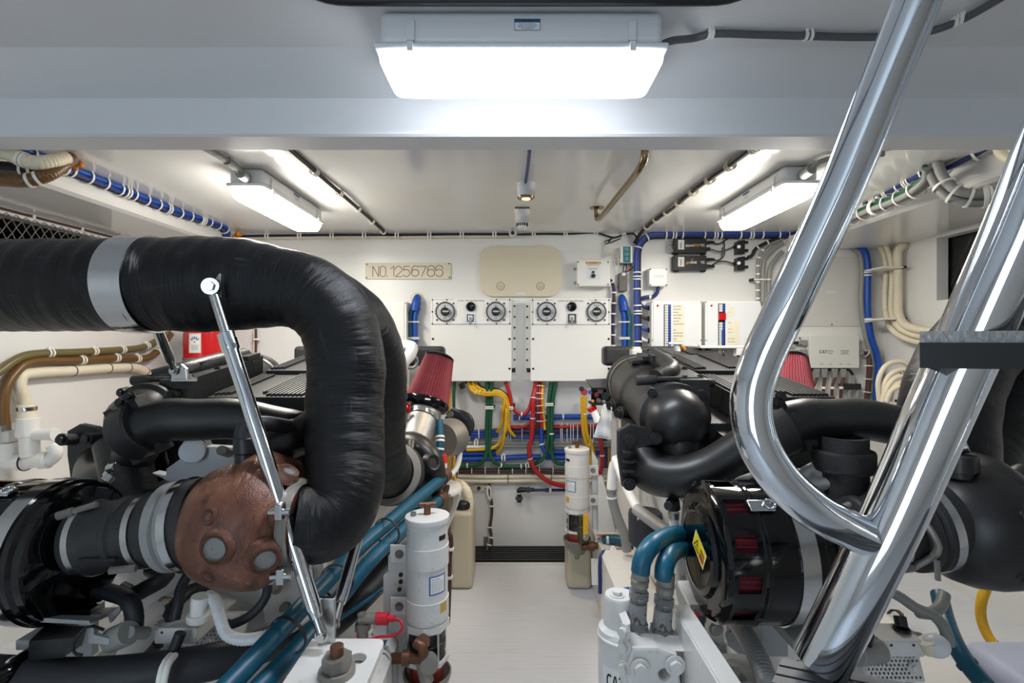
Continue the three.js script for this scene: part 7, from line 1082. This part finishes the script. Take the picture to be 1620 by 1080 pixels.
// ================================================================ port hull side
const lw = (px, py, off = 0.04) => P(px, py, (-XL - off) * F / (810 - px));
const rw = (px, py, off = 0.04) => P(px, py, (XR - off) * F / (px - 810));
bundle('ribbed_hose', 'upper olive ribbed hose clipped along the port hull side', 'hose', [lw(-60, 626), lw(0, 586), lw(20, 572), lw(42, 562), lw(120, 557), lw(180, 554), lw(225, 549), lw(246, 540), lw(266, 523)], [[0, 0, 0.017, M.oliveHose]], [], { k: 12, step: 0.003, rf: corr(0.008, 0.03), mounts: [0.33, 0.53, 0.68, 0.83] });
bundle('ribbed_hose', 'lower brown ribbed hose clipped along the port hull side', 'hose', [lw(7, 672), lw(6, 640), lw(10, 612), lw(24, 590), lw(44, 574), lw(120, 570), lw(180, 566), lw(235, 565), lw(252, 552), lw(270, 528)], [[0, 0, 0.018, M.brownHose]], [], { k: 12, step: 0.003, rf: corr(0.008, 0.03), mounts: [0.45, 0.62, 0.74, 0.88] });
bundle('ribbed_hose', 'cream ribbed hose from white pipe tee along port hull side', 'hose', [lw(41, 648), lw(38, 630), lw(31, 608), lw(36, 594), lw(54, 590), lw(120, 586), lw(180, 582), lw(220, 583), lw(243, 597)], [[0, 0, 0.022, M.creamHose]], [0.42, 0.64, 0.78, 0.92], { k: 14, step: 0.003, rf: corr(0.008, 0.03), tie: M.greyDark, tw: 0.004 });
{ const t = thing('pipe_assembly', 'white plastic pipe tee and couplings on the port hull side', 'pipes'), d = 2.05, q = (x, y) => P(x, y, d), s = d / F;
  obj(t, 'hose_sleeve', cyl(q(42, 662), q(40, 640), 14 * s, 12 * s, 26), M.creamHose); obj(t, 'hose_clamp', ring(q(42, 646), Yp, 12.5 * s, 0.014, 0.002), M.steel); obj(t, 'socket', cyl(q(44, 690), q(44, 660), 15.5 * s, 15.5 * s, 28), M.pvc); obj(t, 'tee_body', cyl(q(48, 722), q(46, 684), 13 * s, 13 * s, 28), M.pvc); obj(t, 'branch', cyl(q(50, 687), q(86, 687), 9 * s, 9 * s, 26), M.pvc); obj(t, 'branch_cap', cyl(q(82, 687), q(88, 687), 10 * s, 10 * s, 26), M.pvc);
  obj(t, 'main_pipe', cyl(q(-40, 735), q(80, 727), 11 * s, 11 * s, 28), M.pvc); obj(t, 'coupling', cyl(q(28, 731), q(42, 730), 13.5 * s, 13.5 * s, 28), M.pvc); obj(t, 'coupling', cyl(q(64, 728), q(78, 727), 13.5 * s, 13.5 * s, 28), M.pvc); obj(t, 'elbow', sweep([q(72, 728), q(84, 724), q(88, 710), q(84, 704)].map((p) => p), 10 * s, { k: 18 }), M.pvc); obj(t, 'pipe_tie', ring(q(41, 730), Xp, 13.8 * s, 0.006, 0.002), M.ink);
  const u = thing('valve_body', 'white plastic valve body below the brown ribbed hose', 'valve'); obj(u, 'upper', box(q(9, 690).x, q(9, 690).y, -d - 0.01, 0.055, 0.05, 0.055, 0.006), M.pvc); obj(u, 'lower', lat([[0, 0], [0.036, 0], [0.036, 0.06], [0.03, 0.075], [0, 0.075]], q(12, 700), V(0, -1, 0), 24), M.pvc); obj(u, 'nipple', cyl(q(8, 682), q(7, 668), 0.02), M.zinc);
  const w = thing('side_shelf', 'white ledge along the port hull side', 'ledge'); obj(w, 'shelf', uvBox(box(XL + 0.09, 0.60, -1.9, 0.18, 0.03, 1.8, 0.01, 3)), M.white); }
{ // expanded metal vent
  const t = thing('vent_mesh', 'vent opening covered by expanded metal mesh on port side', 'vent'), y1 = CY + 0.512, y0 = CY + 0.20, z0 = -1.75, z1 = -2.58, x = XL + 0.004;
  obj(t, 'frame', [box(x, y1 + 0.006, (z0 + z1) / 2, 0.008, 0.014, z0 - z1 + 0.03, 0.002), box(x, y0 - 0.006, (z0 + z1) / 2, 0.008, 0.014, z0 - z1 + 0.03, 0.002), box(x, (y0 + y1) / 2, z0 + 0.006, 0.008, y1 - y0, 0.014, 0.002), box(x, (y0 + y1) / 2, z1 - 0.006, 0.008, y1 - y0, 0.014, 0.002)], M.panel);
  const n = 11, cell = 0.042, h = (y1 - y0) / n; for (let r = 0; r <= n; r++) for (const ph of [0]) { const pos = []; const N = Math.round((z0 - z1) / cell) * 2; for (let i = 0; i <= N; i++) pos.push(V(x + 0.005 + (i % 2) * 0.004, y0 + r * h + ((i + r) % 2 ? h * 0.5 : -h * 0.5) * (r === 0 || r === n ? 0.5 : 1), z0 - i * (z0 - z1) / N)); const g = []; for (let i = 0; i < pos.length - 1; i++) { const a = pos[i], b = pos[i + 1], L = a.distanceTo(b); g.push(turned(new THREE.BoxGeometry(0.003, L, 0.0028), a.clone().lerp(b, 0.5), b.clone().sub(a))); } obj(t, 'mesh_strand', g, M.zinc); }
  const c = thing('ceiling_cable', 'thin dark cable clipped above the expanded metal vent', 'cable'), cv = curveOf([V(XL + 0.01, HS - 0.012, -1.6), V(XL + 0.01, HS - 0.013, -2.1), V(XL + 0.01, HS - 0.012, -2.6), V(XL + 0.01, HS - 0.012, -2.95)]); obj(c, 'cable', sweep(cv, 0.005, { k: 7 }), M.brown); for (const u of seq(6)) { const p = cv.getPointAt(u); obj(c, 'clip', box(p.x + 0.002, p.y, p.z, 0.012, 0.018, 0.012, 0.002), M.tie); } }
{ // extinguisher
  const t = thing('fire_extinguisher', 'red fire suppression bottle with steel strap behind port engine', 'extinguisher'), d = 2.82, c = V((323 - 810) * d / F, 0.55, -d);
  obj(t, 'cylinder', lat([[0, 0], [0.09, 0], [0.10, 0.02], [0.10, 0.72], [0.09, 0.77], [0.05, 0.80], [0.03, 0.81], [0.03, 0.84], [0, 0.84]], c, Yp, 36), M.redPaint);
  obj(t, 'strap', ring(V(c.x, CY - (570 - 540) * 2.75 / F, -d), Yp, 0.1005, 0.03, 0.004, 40), M.steel);
  const tx = canvasTex(128, 200, (x) => { x.fillStyle = '#e8e8e2'; x.fillRect(0, 0, 128, 200); x.strokeStyle = '#223'; x.lineWidth = 4; x.setLineDash([6, 6]); x.strokeRect(8, 8, 112, 184); x.setLineDash([]); x.fillStyle = '#2c4f8c'; for (let i = 0; i < 5; i++) { x.save(); x.translate(64, 84); x.rotate(-1 + i * 0.5); x.fillRect(-6, -52, 12, 26); x.restore(); } x.fillStyle = '#c03020'; x.fillRect(58, 80, 12, 18); x.fillStyle = '#555'; for (let i = 0; i < 5; i++) x.fillRect(24, 120 + i * 12, 80, 4); });
  const n = 8, pos = [], uv = [], idx = [], yt = CY - (527 - 540) * 2.72 / F, yb = CY - (558 - 540) * 2.72 / F; for (let i = 0; i <= n; i++) { const a = -0.22 + 0.62 * i / n; for (const [h, v] of [[yt, 1], [yb, 0]]) { pos.push(c.x + Math.sin(a) * 0.1006, h, c.z + Math.cos(a) * 0.1006); uv.push(i / n, v); } } for (let i = 0; i < n; i++) { const k = i * 2; idx.push(k, k + 1, k + 2, k + 1, k + 3, k + 2); } const g = new THREE.BufferGeometry(); g.setAttribute('position', new THREE.Float32BufferAttribute(pos, 3)); g.setAttribute('uv', new THREE.Float32BufferAttribute(uv, 2)); g.setIndex(idx); g.computeVertexNormals(); obj(t, 'label', g, std(0xffffff, 0.5, 0, { map: tx }), 'white printed label');
  const s = thing('bottle_stand', 'white stand carrying the red suppression bottle', 'stand'); obj(s, 'block', box(c.x, 0.274, -d, 0.26, 0.548, 0.26, 0.006), M.white); }
// starboard hull side pipes
bundle('water_pipe', 'red water pipe slanting down the starboard hull side', 'pipe', [rw(1596, 632), rw(1586, 680), rw(1576, 726), rw(1566, 775)], [[0, 0, 0.016, std(0xb51a22, 0.35)]], [0.42], { k: 14 });
bundle('water_pipe', 'blue water pipe slanting down the starboard hull side', 'pipe', [rw(1612, 632), rw(1602, 680), rw(1592, 726), rw(1580, 782)], [[0, 0, 0.016, M.blue]], [0.42], { k: 14 });
bundle('water_pipe', 'red water pipe running level behind the slanting pair', 'pipe', [rw(1520, 724, 0.02), rw(1560, 730, 0.02), rw(1600, 740, 0.02), rw(1660, 754, 0.02)], [[0, 0, 0.0125, std(0xb51a22, 0.35)]], [], { k: 12, mounts: [0.62] });
bundle('water_pipe', 'blue water pipe running level behind the slanting pair', 'pipe', [rw(1520, 731, 0.02), rw(1560, 738, 0.02), rw(1600, 750, 0.02), rw(1660, 766, 0.02)], [[0, 0, 0.0125, M.blue]], [], { k: 12, mounts: [0.62] });
bundle('water_pipe', 'white vertical pipe on starboard hull side by the blue pipe', 'pipe', [rw(1608, 712, 0.02), rw(1607, 740, 0.02), rw(1606, 770, 0.02)], [[0, 0, 0.018, M.pvc]], [], { k: 14 });

// ================================================================ the ladder
{
  const t = thing('ladder', 'polished chrome boarding ladder with tubular rails and dark treads', 'ladder');
  const u = V(0.93, 0, 0.36).normalize(), p = V(-0.63, 0, 0.78).normalize();
  const rail = curveOf([[1852, -1098, 0.36], [1720, -740, 0.385], [1590, -390, 0.405], [1490, -110, 0.42], [1451, 0, 0.43], [1395, 138, 0.445], [1334, 290, 0.46], [1280, 408, 0.47], [1237, 500, 0.475], [1204, 572, 0.48], [1188, 632, 0.48], [1196, 692, 0.48], [1226, 748, 0.48], [1282, 802, 0.485], [1340, 835, 0.497], [1390, 858, 0.508], [1410, 868, 0.512]]);
  obj(t, 'handrail', sweep(rail, 0.0188, { k: 32, n: 240 }), M.chrome);
  const str = curveOf([[2196, -1095, 0.36], [2050, -730, 0.385], [1890, -320, 0.41], [1760, 10, 0.428], [1668, 230, 0.44], [1606, 380, 0.455], [1550, 505, 0.468], [1490, 640, 0.482], [1420, 800, 0.50], [1352, 940, 0.518], [1298, 1046, 0.535]]);
  obj(t, 'stringer', sweep(str, 0.0268, { k: 36, n: 200 }), M.chrome);
  obj(t, 'weld_bead', torus(P(1376, 852, 0.505), V(0.88, -0.36, -0.15), 0.0185, 0.003, 26, 8), M.bandSteel);
  const off = u.clone().multiplyScalar(0.44), foot = P(1298, 1046, 0.535).add(V(0, -0.02, 0)), base = V(0.05, 0, -0.73);
  obj(t, 'leg', cyl(foot, base, 0.0268, 0.0268, 30), M.chrome); obj(t, 'leg', cyl(foot.clone().add(off), base.clone().add(off), 0.0268, 0.0268, 30), M.chrome);
  obj(t, 'stringer', sweep(str.getPoints(50).map((q) => q.add(off)), 0.0262, { k: 24, n: 60 }), M.chrome); obj(t, 'handrail', sweep(rail.getPoints(70).map((q) => q.add(off)), 0.0188, { k: 24, n: 80 }), M.chrome);
  const tread = (corner, name) => {
    const g = (a0, a1, b0, b1, y0, y1) => { const q = (a, b, y) => corner.clone().addScaledVector(u, a).addScaledVector(p, b).setY(y); return hexa([q(a0, b1, y0), q(a1, b1, y0), q(a1, b1, y1), q(a0, b1, y1)], [q(a0, b0, y0), q(a1, b0, y0), q(a1, b0, y1), q(a0, b0, y1)]); };
    const y = corner.y, m = obj(t, name, g(0, 0.47, 0, 0.11, y - 0.026, y - 0.004), M.plasticBlack);
    for (let i = 0; i < 6; i++) obj(m, 'grip_strip', g(0.0, 0.47, 0.002 + i * 0.018, 0.016 + i * 0.018, y - 0.004, y + 0.002 + (i === 5 ? 0.004 : 0)), i === 5 ? M.castAlu : M.greyDark);
  };
  const front = P(1455, 540, 0.44).addScaledVector(p, -0.11); front.y = CY + 0.003; tread(front, 'tread');
  const low = P(1238, 1042, 0.555); tread(low, 'tread');
}

// ---------------------------------------------------------------- every thing gets its origin at its base
scene.updateMatrixWorld(true);
for (const o of tops) {
  const b = new THREE.Box3().setFromObject(o); if (b.isEmpty()) continue;
  const c = V((b.min.x + b.max.x) / 2, b.min.y, (b.min.z + b.max.z) / 2);
  o.position.copy(c);
  for (const ch of o.children) ch.position.sub(c);
}
renderer.render(scene, camera);
